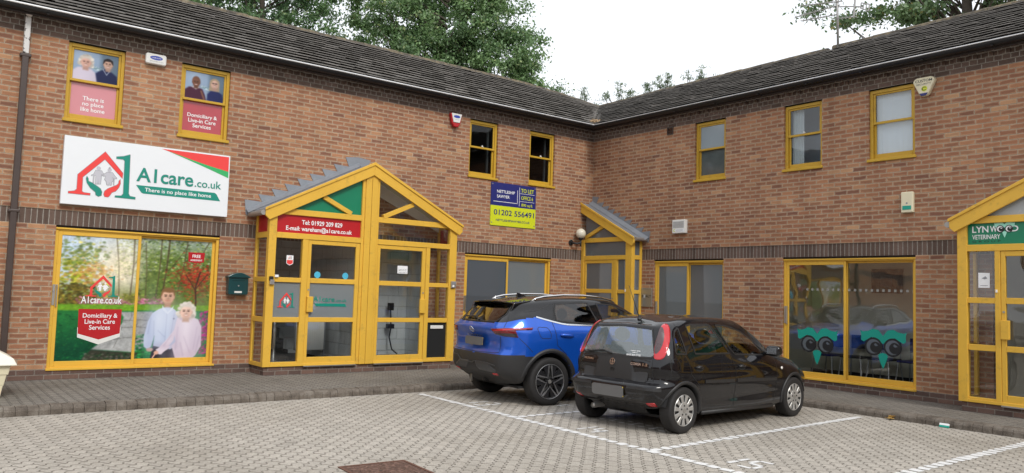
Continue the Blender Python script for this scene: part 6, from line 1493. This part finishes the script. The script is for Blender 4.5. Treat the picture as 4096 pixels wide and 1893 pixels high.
    B.patch('bumper_sill', 't', [(-.50, -.5), (-.455, -.56), (-.455, .56), (-.50, .5)], 'clad', car, .003, .03, 0)
    plate(car, -.585, .01, .475, .53, .135, R(-3))
    mb = MB(); h, nn = B.hit('b', .02, .735); mb.box(-.012, .012, -.03, .03, -.022, .022); o = mb.build('boot_lock', M['gloss_black'], car, bevel=.008, seg=2); o.location = h+nn*.008
    mb = MB(); ring_badge(mb, .043); mb.lathe([(0, -.006), (.032, -.005), (.034, -.001)], (0, 0, 0), 'Y', 20); 
    bo = MB(); ring_badge(bo, .043); h, nn = B.hit('b', .02, .828); bo.box(-.007, -.002, -.033, .033, -.004, .004); bo.box(-.007, -.002, -.006, .006, -.03, .03); o = bo.build('badge', M['chrome'], car); o.location = h+nn*.006; o.rotation_euler = (0, math.asin(nn.z), 0)
    rear_text(car, 'CORSA', -.27, -.43, .81, .843, B, 'chrome', .03); rear_text(car, '1.2', -.455, -.53, .81, .843, B, 'chrome', .03); rear_text(car, 'VAUXHALL', .53, .36, .825, .853, B, 'chrome', .03)
    for s_, a, b, z_, hh in (('CANNOT AVOID', -.23, -.38, .975, .014), ('THEFT &', -.26, -.34, .953, .013), ('BLACK BOX FITTED', -.18, -.40, .920, .022)): rear_text(car, s_, a, b, z_, z_+hh, B, 'print_white', .03, 'sticker')
    # wiper, aerial, exhaust, mirrors
    mb = MB(); L_ = B.path('b', [(.06, .925), (.20, .955), (.47, .925)], .022); mb.tube([p for p, _ in L_], .012, 6); L_ = B.path('b', [(.10, .945), (.52, .935)], .016); mb.tube([p for p, _ in L_], .007, 5); mb.build('rear_wiper', M['black'], car, smooth=True)
    h, nn = B.hit('t', -.10, -.08); mb = MB(); mb.lathe([(.0, .05), (.012, .05), (.03, .0)], (h.x, h.y, h.z), 'Z', 14); mb.tube([(h.x, h.y, h.z+.02), (h.x-.20, h.y+.02, h.z+.44)], [.006, .003], 6); mb.build('aerial', M['black'], car, smooth=True)
    mb = MB(); mb.tube([(-.54, .30, .245), (-.25, .30, .25)], .036, 16, cap=False); mb.tube([(-.53, .30, .245), (-.25, .30, .25)], .030, 16); mb.build('exhaust_pipe', M['dull_steel'], car, smooth=True)
    for sg in (-1, 1):
        mb = MB(); mb.ball((0, 0, 0), 1, 32, 20); se = lambda q, e: math.copysign(abs(q)**e, q)
        mb.v = [(1.80+.062*se(a, .7)+(.02 if a > 0 else 0)*a, sg*.905+.108*se(b, .62), .972+.074*se(c, .62)) for a, b, c in mb.v]
        mb.tube([(1.82, sg*.72, .92), (1.81, sg*.84, .945)], [.035, .028], 10); mo = mb.build('door_mirror', M['gloss_black'], car, smooth=True)
        mb = MB(); mb.quad((1.736, sg*.83, .93), (1.736, sg*.98, .93), (1.736, sg*.98, 1.018), (1.736, sg*.83, 1.018)); mb.build('mirror_glass', M['chrome'], mo)
        md = 'r' if sg < 0 else 'l'
        h, nn = B.hit(md, 2.19, .716); mb = MB(); mb.ball(h, (.028, .012, .022), 14, 10); mb.build('side_repeater', M['white_lens'], car, smooth=True)
        for a in ax: arch_lip(car, B, a, AZ, .318, .362, md, .016, 'clad', R(-9) if a < 0 else R(2), R(176) if a < 0 else R(189)); liner(car, a, AZ, .335, .50, .775, sg)
        for a in ax: wheel(car, a, sg*.712, AZ, .185, 'cover')
    for sg in (-1, 1):
        mb = MB(); mb.tube([(.30, sg*.77, .225), (1.98, sg*.77, .205)], .028, 8); mb.build('sill', M['clad'], car, smooth=True)
    cabin(car, .28, 1.12, .50, .62, 1.28)
    mb = MB(); mb.box(-.22, 3.0, -.6, .6, .17, .20); mb.build('underbody', M['lining'], car)
    mb = MB(); mb.box(-.28, .02, -.56, .56, .90, .92); mb.build('parcel_shelf', M['seat'], car)
    return car

def build_suv():
    car = thing('crossover_car', 'bright blue crossover with a black roof and black alloy wheels parked over bay thirteen', 'car', (-5.21, -3.93, 0), R(-5)); car.scale = (.965,)*3
    X1 = [-.50, -.20, .20, .70, 1.20, 1.70, 2.20, 2.65, 3.05]
    def row(c, ys, zs, f, xs=X1): return [c]+[(x, y, z) for x, y, z in zip(xs, ys, zs)]+[f]
    rows = [row((-.62, .62, .37), [.79, .83, .85, .855, .855, .855, .85, .84, .80], [.35, .31, .28, .27, .265, .265, .27, .28, .29], (3.40, .58, .30)),
            row((-.755, .69, .47), [.855, .885, .895, .895, .895, .895, .895, .89, .85], [.46]*9, (3.50, .62, .46)),
            row((-.765, .73, .70), [.885, .915, .905, .90, .90, .905, .92, .92, .86], [.70]*9, (3.50, .62, .72)),
            row((-.72, .735, .83), [.885, .918, .912, .905, .905, .91, .92, .915, .84], [.85]*9, (3.47, .60, .88)),
            row((-.735, .73, 1.00), [.875, .91, .915, .908, .908, .912, .915, .90, .82], [1.0]*9, (3.44, .58, .96)),
            row((-.775, .715, 1.105), [.862, .892, .90, .897, .897, .897, .89, .865, .78], [1.10, 1.10, 1.09, 1.08, 1.08, 1.075, 1.06, 1.03, 1.0], (3.38, .54, 1.0)),
            row((-.715, .665, 1.195), [.80, .828, .84, .84, .84, .835, .82, .78, .70], [1.245, 1.24, 1.20, 1.178, 1.168, 1.155, 1.12, 1.08, 1.04], (3.28, .48, 1.04)),
            row((-.54, .605, 1.37), [.70, .735, .755, .76, .755, .742, .705, .62, .50], [1.39, 1.39, 1.375, 1.365, 1.355, 1.32, 1.19, 1.11, 1.065], (3.20, .40, 1.06), [-.34, -.10, .22, .70, 1.20, 1.63, 2.06, 2.5, 2.95]),
            row((-.40, .55, 1.49), [.605, .63, .645, .65, .645, .625, .60, .54, .43], [1.517, 1.537, 1.557, 1.563, 1.552, 1.52, 1.36, 1.135, 1.08], (3.12, .30, 1.07), [-.21, .0, .3, .7, 1.1, 1.42, 1.82, 2.36, 2.86])]
    B = CarBody(rows, [.04, .06, .07, .05, .05, .09, .09, .06, .05], [.05, .06, .06, .07, .08, .09, .10, .10, .10], [.035, .04, .045, .05, .05, .05, .05, .05, .05, .05, .06, .07, .05, .03, .03], .27)
    x, y, z, n = B.c[:, 0], B.c[:, 1], B.c[:, 2], B.n; ax, ay = (-.03, 2.70), np.abs(y); AZ = .352
    side = (ay > .5) & (np.abs(n[:, 1]) > .35); rear = (x < -.1) & (n[:, 0] < -.3)
    for a in ax: B.take((ay > .45) & (np.hypot(x-a, z-AZ) < .425))
    Wr = [(.175, 1.485), (.45, 1.512), (.79, 1.52), (.93, 1.19), (.19, 1.235), (.12, 1.25), (.13, 1.38)]
    Wf = [(.97, 1.515), (1.29, 1.495), (1.58, 1.40), (1.82, 1.29), (2.02, 1.185), (1.06, 1.185)]
    Wb = [(.50, 1.455), (0, 1.475), (-.50, 1.455), (-.57, 1.32), (-.50, 1.215), (0, 1.20), (.50, 1.215), (.57, 1.32)]
    for P_ in (Wr, Wf):
        for sg in (-1, 1): B.mesh(B.take(side & (y*sg > 0) & inpoly(x, z, P_)), 'door_window', M['car_tint' if P_ is Wr else 'car_glass'], car)
    B.mesh(B.take(rear & inpoly(y, z, Wb)), 'rear_window', M['car_tint'], car)
    B.mesh(B.take((x > 1.5) & (x < 2.5) & (n[:, 2] > .25) & (n[:, 0] > .25) & (z > 1.14) & (ay < .6)), 'windscreen', M['car_glass'], car)
    a_ = (x-ay)*2**-.5
    bl = np.interp(a_, [-2, -.75, -.46, -.10, .12, .345, .5], [.735, .735, .725, .665, .59, .55, .5])
    bump = ((z < bl) & (x < -.30)) | ((x > 3.2) & (z < .62))
    B.mesh(B.take(bump & (x < 1)), 'rear_bumper', M['clad'], car); B.mesh(B.take(bump & (x > 1)), 'front_bumper', M['clad'], car)
    B.mesh(B.take(side & (z < .40) & (x > .3) & (x < 2.4)), 'sill', M['clad'], car)
    bk = z > np.interp(x, [-.9, -.72, -.5, -.236, .055, .317, .7, 2.0, 2.2], [1.19, 1.197, 1.262, 1.293, 1.228, 1.186, 1.175, 1.165, 1.3])
    hatch = rear & (ay < .64) & (z > .76)
    B.mesh(B.take(hatch & ~bk), 'tailgate', M['blue_paint'], car); B.mesh(B.take(hatch & bk), 'tailgate_upper', M['gloss_black'], car)
    B.mesh(B.take(bk & (x < 2.2)), 'roof', M['gloss_black'], car)
    Dr = [(.09, 1.32), (.03, 1.22), (.09, .88), (.30, .70), (.44, .42), (.98, .42), (1.03, .8), (.97, 1.18), (.9, 1.32)]
    Df = [(.98, .42), (1.03, .8), (.97, 1.18), (.97, 1.32), (2.05, 1.32), (2.12, 1.1), (2.15, .7), (2.2, .42)]
    for P_, hx in ((Dr, .255), (Df, 1.25)):
        for sg in (-1, 1):
            d = B.mesh(B.take(side & (y*sg > 0) & inpoly(x, z, P_)), 'door', M['blue_paint'], car); md = 'r' if sg < 0 else 'l'
            B.patch('handle_recess', md, [(hx+.02+.055*math.cos(2*math.pi*k/18), 1.022+.046*math.sin(2*math.pi*k/18)) for k in range(18)], 'blue_paint', d, .0, .02, 0)
            h, nn = B.hit(md, hx, 1.025); mb = MB(); mb.tube([h+nn*.010+Vector((-.12, 0, .01)), h+nn*.030+Vector((-.08, 0, .01)), h+nn*.030+Vector((.06, 0, -.002)), h+nn*.010+Vector((.12, 0, -.006))], [.014, .02, .02, .014], 10); mb.build('handle', M['blue_paint'], d, smooth=True)
    B.mesh(B.take((x > 2.3) & (n[:, 2] > .6) & (ay < .7)), 'bonnet', M['blue_paint'], car)
    B.mesh(B.free.copy(), 'body', M['blue_paint'], car)
    rb = MB()
    for md in 'rl':
        for P_ in ([(.145, 1.50), (.09, 1.30), (.03, 1.22), (.085, .88), (.27, .74)], [(.90, 1.32), (.97, 1.18), (1.03, .8), (.98, .42)], [(2.0, 1.2), (2.12, 1.1), (2.15, .7), (2.2, .42)], [(-.40, 1.361), (-.185, 1.391), (.143, 1.503), (.72, 1.54)], [(-.56, .985), (-.44, .87), (-.36, .79)],
                   [(-.262, 1.125), (-.235, 1.15), (-.10, 1.145), (-.065, 1.12), (-.03, 1.05), (-.04, .985), (-.19, .985), (-.225, 1.02), (-.262, 1.125)]): B.ribbon(rb, md, P_, .008)
    for P_ in ([(-.64, .78), (-.655, 1.0)], [(.64, .78), (.655, 1.0)], [(.64, .77), (.55, .755), (0, .745), (-.55, .755), (-.64, .77)]): B.ribbon(rb, 'b', P_, .009)
    for md in 'de': B.ribbon(rb, md, [(-.02, 1.12), (.02, 1.27), (.0, 1.36)], .008)
    rb.build_each('panel_gap', M['print_black'], car)
    rb = MB()
    for md in 'rl':
        for P_ in (Wr, Wf): B.ribbon(rb, md, P_, .022, .004, close=True)
    B.ribbon(rb, 'b', Wb, .022, .004, close=True); rb.build_each('window_seal', M['black'], car)
    for md in 'rl':
        rb = MB(); B.ribbon(rb, md, [(-.236, 1.296), (-.10, 1.262), (.055, 1.228), (.2, 1.2), (.317, 1.186), (.7, 1.176), (1.3, 1.168), (2.0, 1.165)], .024, .006, thick=.008); rb.build('chrome_strip', M['chrome'], car)
    Tl = [(-.24, 1.108), (0, 1.126), (.38, 1.142), (.37, 1.108), (.15, 1.098), (.195, .995), (0, 1.008), (-.16, 1.035)]
    for md in 'de':
        t_ = B.patch('tail_light', md, Tl, 'dark_red_lens', car, .008, .02, .010); B.patch('lower_lens', md, [(-.15, 1.05), (0, 1.055), (.16, 1.055), (.185, 1.0), (0, 1.012), (-.15, 1.037)], 'smoke_lens', t_, .0105, .02, 0)
        B.patch('light_bar', md, [(-.21, 1.098), (0, 1.114), (.33, 1.132), (.32, 1.124), (0, 1.096), (-.19, 1.082)], 'red_lens', t_, .0105, .02, 0)
    for sg in (-1, 1): B.patch('bumper_reflector', 'b', [(sg*.50, .425), (sg*.62, .435), (sg*.62, .465), (sg*.50, .46)], 'red_lens', car, .004, .03, .003)
    # sculpted lower bumper panel
    rb = MB(); B.ribbon(rb, 'b', [(.66, .66), (.48, .655), (.33, .575), (.0, .575), (-.05, .60), (-.10, .605), (-.42, .60), (-.62, .575)], .016, .010, thick=.012)
    rb.build('bumper_crease', M['clad_grey'], car)
    B.patch('skid_panel', 'b', [(-.10, .60), (-.44, .595), (-.62, .51), (-.60, .47), (-.20, .485), (-.13, .53)], 'clad_grey', car, .005, .03, .005); B.patch('skid_panel', 'b', [(.10, .60), (.40, .595), (.56, .51), (.54, .47), (.20, .485), (.13, .53)], 'clad_grey', car, .005, .03, .005)
    plate(car, -.815, .0, .905, .53, .12, R(3))
    B.patch('plate_recess', 'b', [(.30, .99), (.36, .84), (-.36, .84), (-.30, .99)], 'black_paint', car, .001, .03, 0) if False else None
    h, nn = B.hit('b', 0, 1.085); bo = MB(); ring_badge(bo, .055); bo.box(-.010, -.003, -.062, .062, -.009, .009); o = bo.build('badge', M['chrome'], car); o.location = h+nn*.012; o.rotation_euler = (0, math.asin(nn.z), 0)
    for k, ch in enumerate('QASHQAI'):
        yy = .225-k*.072; rear_text(car, ch, yy+.020, yy-.020 if ch != 'I' else yy+.010, .98, 1.013, B, 'chrome', .03, off=.02)
    # roof spoiler over the rear glass
    mb = MB(); v = []
    for k in range(13):
        yy = -.60+1.2*k/12; q = 1-(yy/.60)**2; xt = -.50-.05*q; zt = 1.488+.028*q
        v += [(xt, yy, zt), (xt+.012, yy, zt-.022), (-.24, yy, zt-.012+.004), (-.20, yy, zt+.050)]
    f = [(k*4+j, k*4+(j+1) % 4, (k+1)*4+(j+1) % 4, (k+1)*4+j) for k in range(12) for j in range(4)]+[(3, 2, 1, 0), tuple(48+j for j in range(4))]
    mb.add(v, f)
    for sg in (-1, 1):
        P_ = [(-.50, 1.49), (-.20, 1.535), (-.28, 1.43), (-.50, 1.35), (-.55, 1.33), (-.56, 1.36)]
        v = [(a, sg*(.60-(1.49-b)*.05), b) for a, b in P_]+[(a, sg*(.565-(1.49-b)*.02), b) for a, b in P_]; n6 = 6
        ff = [tuple(range(6)), tuple(range(11, 5, -1))]+[(i, i+6, (i+1) % 6+6, (i+1) % 6) for i in range(6)]
        mb.add(v, ff if sg > 0 else [z_[::-1] for z_ in ff])
    mb.build('roof_spoiler', M['gloss_black'], car, bevel=.008, seg=2)
    mb = MB(); L_ = B.path('b', [(-.10, 1.21), (.05, 1.25), (.38, 1.245)], .024); mb.tube([p for p, _ in L_], .013, 6); mb.build('rear_wiper', M['black'], car, smooth=True)
    h, nn = B.hit('t', .02, .0); mb = MB(); P_ = [(-.10, 0), (.14, 0), (.05, .028), (-.04, .06), (-.085, .07)]; mb.add([(h.x+a, .02*(1 if b < .01 else .3), h.z+b-.004) for a, b in P_]+[(h.x+a, -.02*(1 if b < .01 else .3), h.z+b-.004) for a, b in P_], [(4, 3, 2, 1, 0), (5, 6, 7, 8, 9)]+[(i, (i+1) % 5, (i+1) % 5+5, i+5) for i in range(5)]); mb.build('roof_aerial', M['gloss_black'], car, bevel=.006)
    for sg in (-1, 1):
        pts = []
        for xx, dz in ((-.18, .0), (-.10, .028), (.05, .042), (.4, .048), (.8, .048), (1.15, .042), (1.36, .026), (1.45, .0)):
            h, nn = B.hit('t', xx, sg*.585); pts.append((xx, sg*.585, h.z+dz))
        mb = MB(); mb.tube(pts, [.010, .015, .017, .017, .017, .017, .014, .008], 10); mb.build('roof_rail', M['chrome'], car, smooth=True)
        md = 'r' if sg < 0 else 'l'
        for a in ax: arch_lip(car, B, a, AZ, .42, .485, md, .018, 'clad', R(0), R(178)); liner(car, a, AZ, .44, .55, .86, sg)
        for a in ax: wheel(car, a, sg*.80, AZ, .235, 'alloy')
        mb = MB(); mb.ball((1.98, sg*1.0, 1.23), (.09, .12, .075), 18, 12); mb.tube([(2.0, sg*.83, 1.15), (1.99, sg*.95, 1.19)], [.03, .03], 8); mb.build('door_mirror', M['gloss_black'], car, smooth=True)
    cabin(car, .42, 1.28, .66, .66, 1.44)
    mb = MB(); mb.box(1.95, 2.0, -.12, .12, 1.36, 1.42); mb.build('rear_view_mirror', M['black'], car, bevel=.015)
    mb = MB(); mb.box(-.45, 3.2, -.7, .7, .24, .27); mb.box(-.62, -.45, -.03, .03, .29, .33); mb.build('underbody', M['lining'], car); mb = MB(); mb.box(-.66, -.64, .32, .35, .25, .36); mb.build('tow_eye', M['dull_steel'], car)
    mb = MB(); mb.box(-.55, .2, -.6, .6, 1.08, 1.10); mb.build('parcel_shelf', M['seat'], car)
    return car
SUV = build_suv(); HATCH = build_hatchback()

# ------------------------------------------------------------------ trees beyond the roofs
M['leaf'] = vcol('foliage', trans=.35)
M['bark'] = plain('bark', (.085, .07, .055), .95, var=.3, scale=8, bump=.01, bscale=14)
def tree(name, label, base, height, lobes, n_leaf, size, tones, clumps, seed, group=None, thin=1.0, spread=.55, aspect=.6, limbs=True):
    """lobes: (dx, dy, z, rx, ry, rz) crown masses; leaves gather in clumps along the limbs"""
    r = np.random.default_rng(seed); t = thing(name, label, 'tree', base, 0, group)
    L_ = np.array(lobes, float); vol = L_[:, 3]*L_[:, 4]*L_[:, 5]; pick = r.choice(len(L_), clumps, p=vol/vol.sum())
    d = r.normal(size=(clumps, 3)); d /= np.linalg.norm(d, axis=1, keepdims=True); rad = r.uniform(.25, 1, clumps)**.45
    C_ = L_[pick, :3]+d*rad[:, None]*L_[pick, 3:6]
    k = r.choice(clumps, n_leaf); g_ = r.normal(size=(n_leaf, 3))*r.uniform(.35, 1, (n_leaf, 1)); rc = r.uniform(.6, 1.3, clumps)*spread
    pos = C_[k]+g_*rc[k][:, None]*np.array([1, 1, .62])
    a = r.normal(size=(n_leaf, 3)); a[:, 2] -= .35; a /= np.linalg.norm(a, axis=1, keepdims=True)
    b = np.cross(a, r.normal(size=(n_leaf, 3))); b /= np.linalg.norm(b, axis=1, keepdims=True)
    s = size*r.uniform(.6, 1.3, (n_leaf, 1)); nrm = np.cross(a, b)
    v = np.stack([pos-a*s*.5, pos+b*s*aspect*.5+nrm*s*.10, pos+a*s*.55, pos-b*s*aspect*.5+nrm*s*.10], 1).reshape(-1, 3)
    f = np.arange(n_leaf*4).reshape(-1, 4)
    tone = np.array(tones); ct = r.uniform(0, 1, clumps); w_ = np.clip(ct[k]*.75+r.uniform(0, .5, n_leaf)-.1, 0, 1)[:, None]
    col = tone[0]*(1-w_)+tone[1]*w_; yl = r.uniform(size=n_leaf) < .05; col[yl] = tone[2]; col *= r.uniform(.75, 1.25, (n_leaf, 1))
    grid_mesh('crown', v, f, np.repeat(col, 4, 0), M['leaf'], t)
    mb = MB(); H_ = height; top = np.array([L_[:, 0].mean(), L_[:, 1].mean(), H_*.86])
    R0 = max(.05, H_*.024); mb.tube([(0, 0, -.1), (top[0]*.1, top[1]*.1, H_*.25), (top[0]*.4, top[1]*.4, H_*.5), tuple(top)], [R0*1.3, R0, R0*.7, R0*.12], 10)
    trunk = mb.build('trunk', M['bark'], t, smooth=True)
    if limbs:
        mb = MB(); order = r.permutation(clumps)[:min(clumps, 64)]
        for i in order:
            c = C_[i]; zz = max(H_*.18, c[2]-np.hypot(c[0], c[1])*.75-.6); q = np.clip(zz/(H_*.5), 0, 1)*.4; st = np.array([top[0]*q, top[1]*q, min(zz, H_*.8)])
            mid = (st+c)/2+np.array([0, 0, -.12*np.linalg.norm(c-st)*.4])+r.normal(size=3)*.15
            rr = R0*.2*(1-st[2]/H_*.5); mb.tube([tuple(st), tuple(mid), tuple(c)], [rr, rr*.6, rr*.15], 5, cap=False)
        mb.build('limb', M['bark'], trunk, smooth=True)
    return t
GA = ((.10, .19, .08), (.25, .40, .16), (.36, .44, .18))
GB = ((.085, .165, .075), (.20, .345, .14), (.30, .37, .15))
T1 = tree('broadleaf_tree', 'dense dark green tree rising behind the left end of the roof ridge', (-3.4, 13.2, 0), 14.5,
          [(-1.6, .4, 11.2, 1.9, 1.8, 2.2), (.3, 0, 11.6, 1.9, 1.8, 2.6), (1.6, -.5, 10.8, 1.2, 1.2, 2.4), (-.5, 0, 9.3, 2.4, 1.8, 1.5)], 50000, .115, GB, 260, 11, 'trees behind the offices', spread=.33)
T2 = tree('broadleaf_tree', 'tallest broad leafy tree above the middle of the left roof', (1.6, 10.4, 0), 16,
          [(-1.3, 1.2, 11.6, 1.6, 1.5, 2.6), (.9, -.6, 12.0, 2.0, 1.9, 3.0), (2.05, -1.95, 11.6, 1.1, 1.1, 2.0), (2.45, -2.45, 9.7, .9, .85, 1.5), (2.95, -2.95, 8.5, .55, .5, .8), (.2, .3, 9.3, 2.2, 1.6, 1.6), (1.8, -1.6, 9.3, 1.5, 1.3, 1.5)], 88000, .115, GA, 470, 12, 'trees behind the offices', spread=.28)
T3 = tree('broadleaf_tree', 'sparse leafy tree with open branches behind the right roof and aerials', (12.5, -3.45, 0), 15,
          [(-2.8, 3.5, 10.95, .5, .6, .35), (-2.4, 2.8, 10.35, .6, .7, .5), (-1.7, 1.5, 10.8, .9, .9, .8), (-1.2, .5, 10.2, .6, .7, .5), (-.8, -.6, 11.0, .9, 1.0, .8), (-.3, -1.9, 11.3, 1.0, 1.0, .6), (-.2, -2.6, 10.7, .5, .6, .4), (0, -3.4, 11.2, .8, .9, .5), (-1.2, 1.2, 12.2, 1.4, 1.5, .8), (-.1, -1.8, 12.4, 1.4, 1.5, .7)],
          20000, .135, ((.085, .15, .065), (.18, .29, .12), (.30, .28, .10)), 170, 13, 'trees behind the offices', spread=.30)
WL = ((.12, .19, .11), (.25, .33, .20), (.28, .33, .17))
for i, (lab, p, lobes, h, n_) in enumerate((
    ('slight willow sapling just right of the tall tree', (7.7, 8.7, 0), [(-.4, .3, 8.9, .13, .13, .55), (-.05, 0, 9.15, .12, .12, .6), (.3, -.4, 8.7, .15, .15, .4)], 9.7, 620),
    ('bushy willow sapling nearest the roof valley', (8.6, 7.6, 0), [(-.35, .45, 8.9, .22, .2, .6), (-.05, .05, 9.25, .16, .16, .6), (.2, -.25, 9.0, .18, .18, .6), (.5, -.5, 8.85, .22, .2, .5)], 10.0, 1000),
    ('tall willow sapling behind the start of the right roof', (9.7, 6.5, 0), [(-.4, .45, 9.3, .16, .16, .55), (-.1, .15, 9.75, .13, .13, .65), (.12, -.15, 9.5, .15, .15, .6), (.35, -.45, 9.4, .18, .16, .5)], 10.4, 1000),
    ('thin willow sapling peeping over the right roof', (10.6, 5.5, 0), [(-.3, .3, 9.7, .12, .12, .5), (.0, -.05, 10.0, .1, .1, .5), (.35, -.45, 9.7, .12, .12, .4)], 10.5, 520))):
    tree('willow_tree', lab, p, h, lobes, n_, .13, WL, 40, 20+i, 'willow saplings behind the valley', spread=.13, aspect=.24)

# television aerials on the ridge
ae = thing('television_aerial', 'mast of several grey television aerials standing on the right roof ridge', 'aerial', (3.2, -4.30, 7.15))
mb = MB(); mb.tube([(0, 0, 0), (0, .03, 1.75)], .024, 10); mb.build('mast', M['dull_steel'], ae, smooth=True)
def yagi(z, y0, y1, z1, n, half, cross):
    mb = MB(); A, B_ = Vector((0, y0, z)), Vector((-.15, y1, z1)); mb.tube([A, B_], .011, 6)
    for k in range(n):
        p = A+(B_-A)*(.12+.86*k/(n-1))
        if cross:
            for q in (1, -1): mb.tube([p+Vector((half*.5, 0, half*.55*q)), p-Vector((half*.5, 0, half*.55*q))], .005, 4)
        else: mb.tube([p+Vector((half, 0, 0)), p-Vector((half, 0, 0))], .005, 4)
    mb.build('boom', M['dull_steel'], ae)
yagi(1.05, -.1, .82, 1.16, 12, .09, False); yagi(.98, -.05, .97, .93, 9, .10, True); yagi(.78, 0, .80, .80, 12, .08, False); yagi(1.35, -.4, .7, 1.40, 10, .09, True); yagi(.70, .1, -.5, .56, 6, .1, False)
mb = MB(); 
for a, b in (((.02, -.52, .90), (.02, -.70, .82)), ((.02, -.70, .82), (.02, -.68, .68)), ((.02, -.68, .68), (.02, -.50, .79)), ((.02, -.50, .79), (.02, -.52, .90)), ((.02, -.58, .87), (.02, -.56, .76)), ((.02, -.64, .85), (.02, -.62, .72))): mb.tube([a, b], .012, 6)
mb.tube([(0, 0, .95), (.02, -.3, .88), (.02, -.56, .80)], .012, 6); mb.tube([(0, -.36, .62), (0, -.40, 1.1)], .02, 8); mb.build('reflector_grid', M['dull_steel'], ae)

# the offices opposite, behind the photographer, which the glass and the car paint reflect
def opposite(label, loc, rz, L):
    root = thing('brick_building', label, 'office building', loc, rz)
    mb = MB(); mb.box(0, L, 0, 6, 0, 5.4); mb.build('wall', M['brick_up'], root)
    mb = MB(); v = [(-.3, -.35, 5.4), (L+.3, -.35, 5.4), (L+.3, 3, 7.2), (-.3, 3, 7.2), (L+.3, 6.35, 5.4), (-.3, 6.35, 5.4)]; mb.add(v, ((0, 1, 2, 3), (3, 2, 4, 5), (0, 3, 5), (1, 4, 2))); mb.build('roof', M['tile'], root)
    for k in range(int(L//4)):
        for z0, z1, w_ in ((.3, 2.3, 2.2), (3.95, 5.1, .8)):
            mb = MB(); x0 = 1+k*4; mb.box(x0, x0+w_, -.02, 0, z0, z1); f = mb.build('window', M['yellow'], root); mb = MB(); mb.box(x0+.08, x0+w_-.08, -.024, -.0205, z0+.08, z1-.08); mb.build('pane', M['film_dark'], f)
opposite('plain brick office block facing the yard from behind the photographer', (12, -29, 0), R(180), 40)
opposite('plain brick office block across the yard on the photographer\'s left', (-33, -28, 0), R(90), 30)
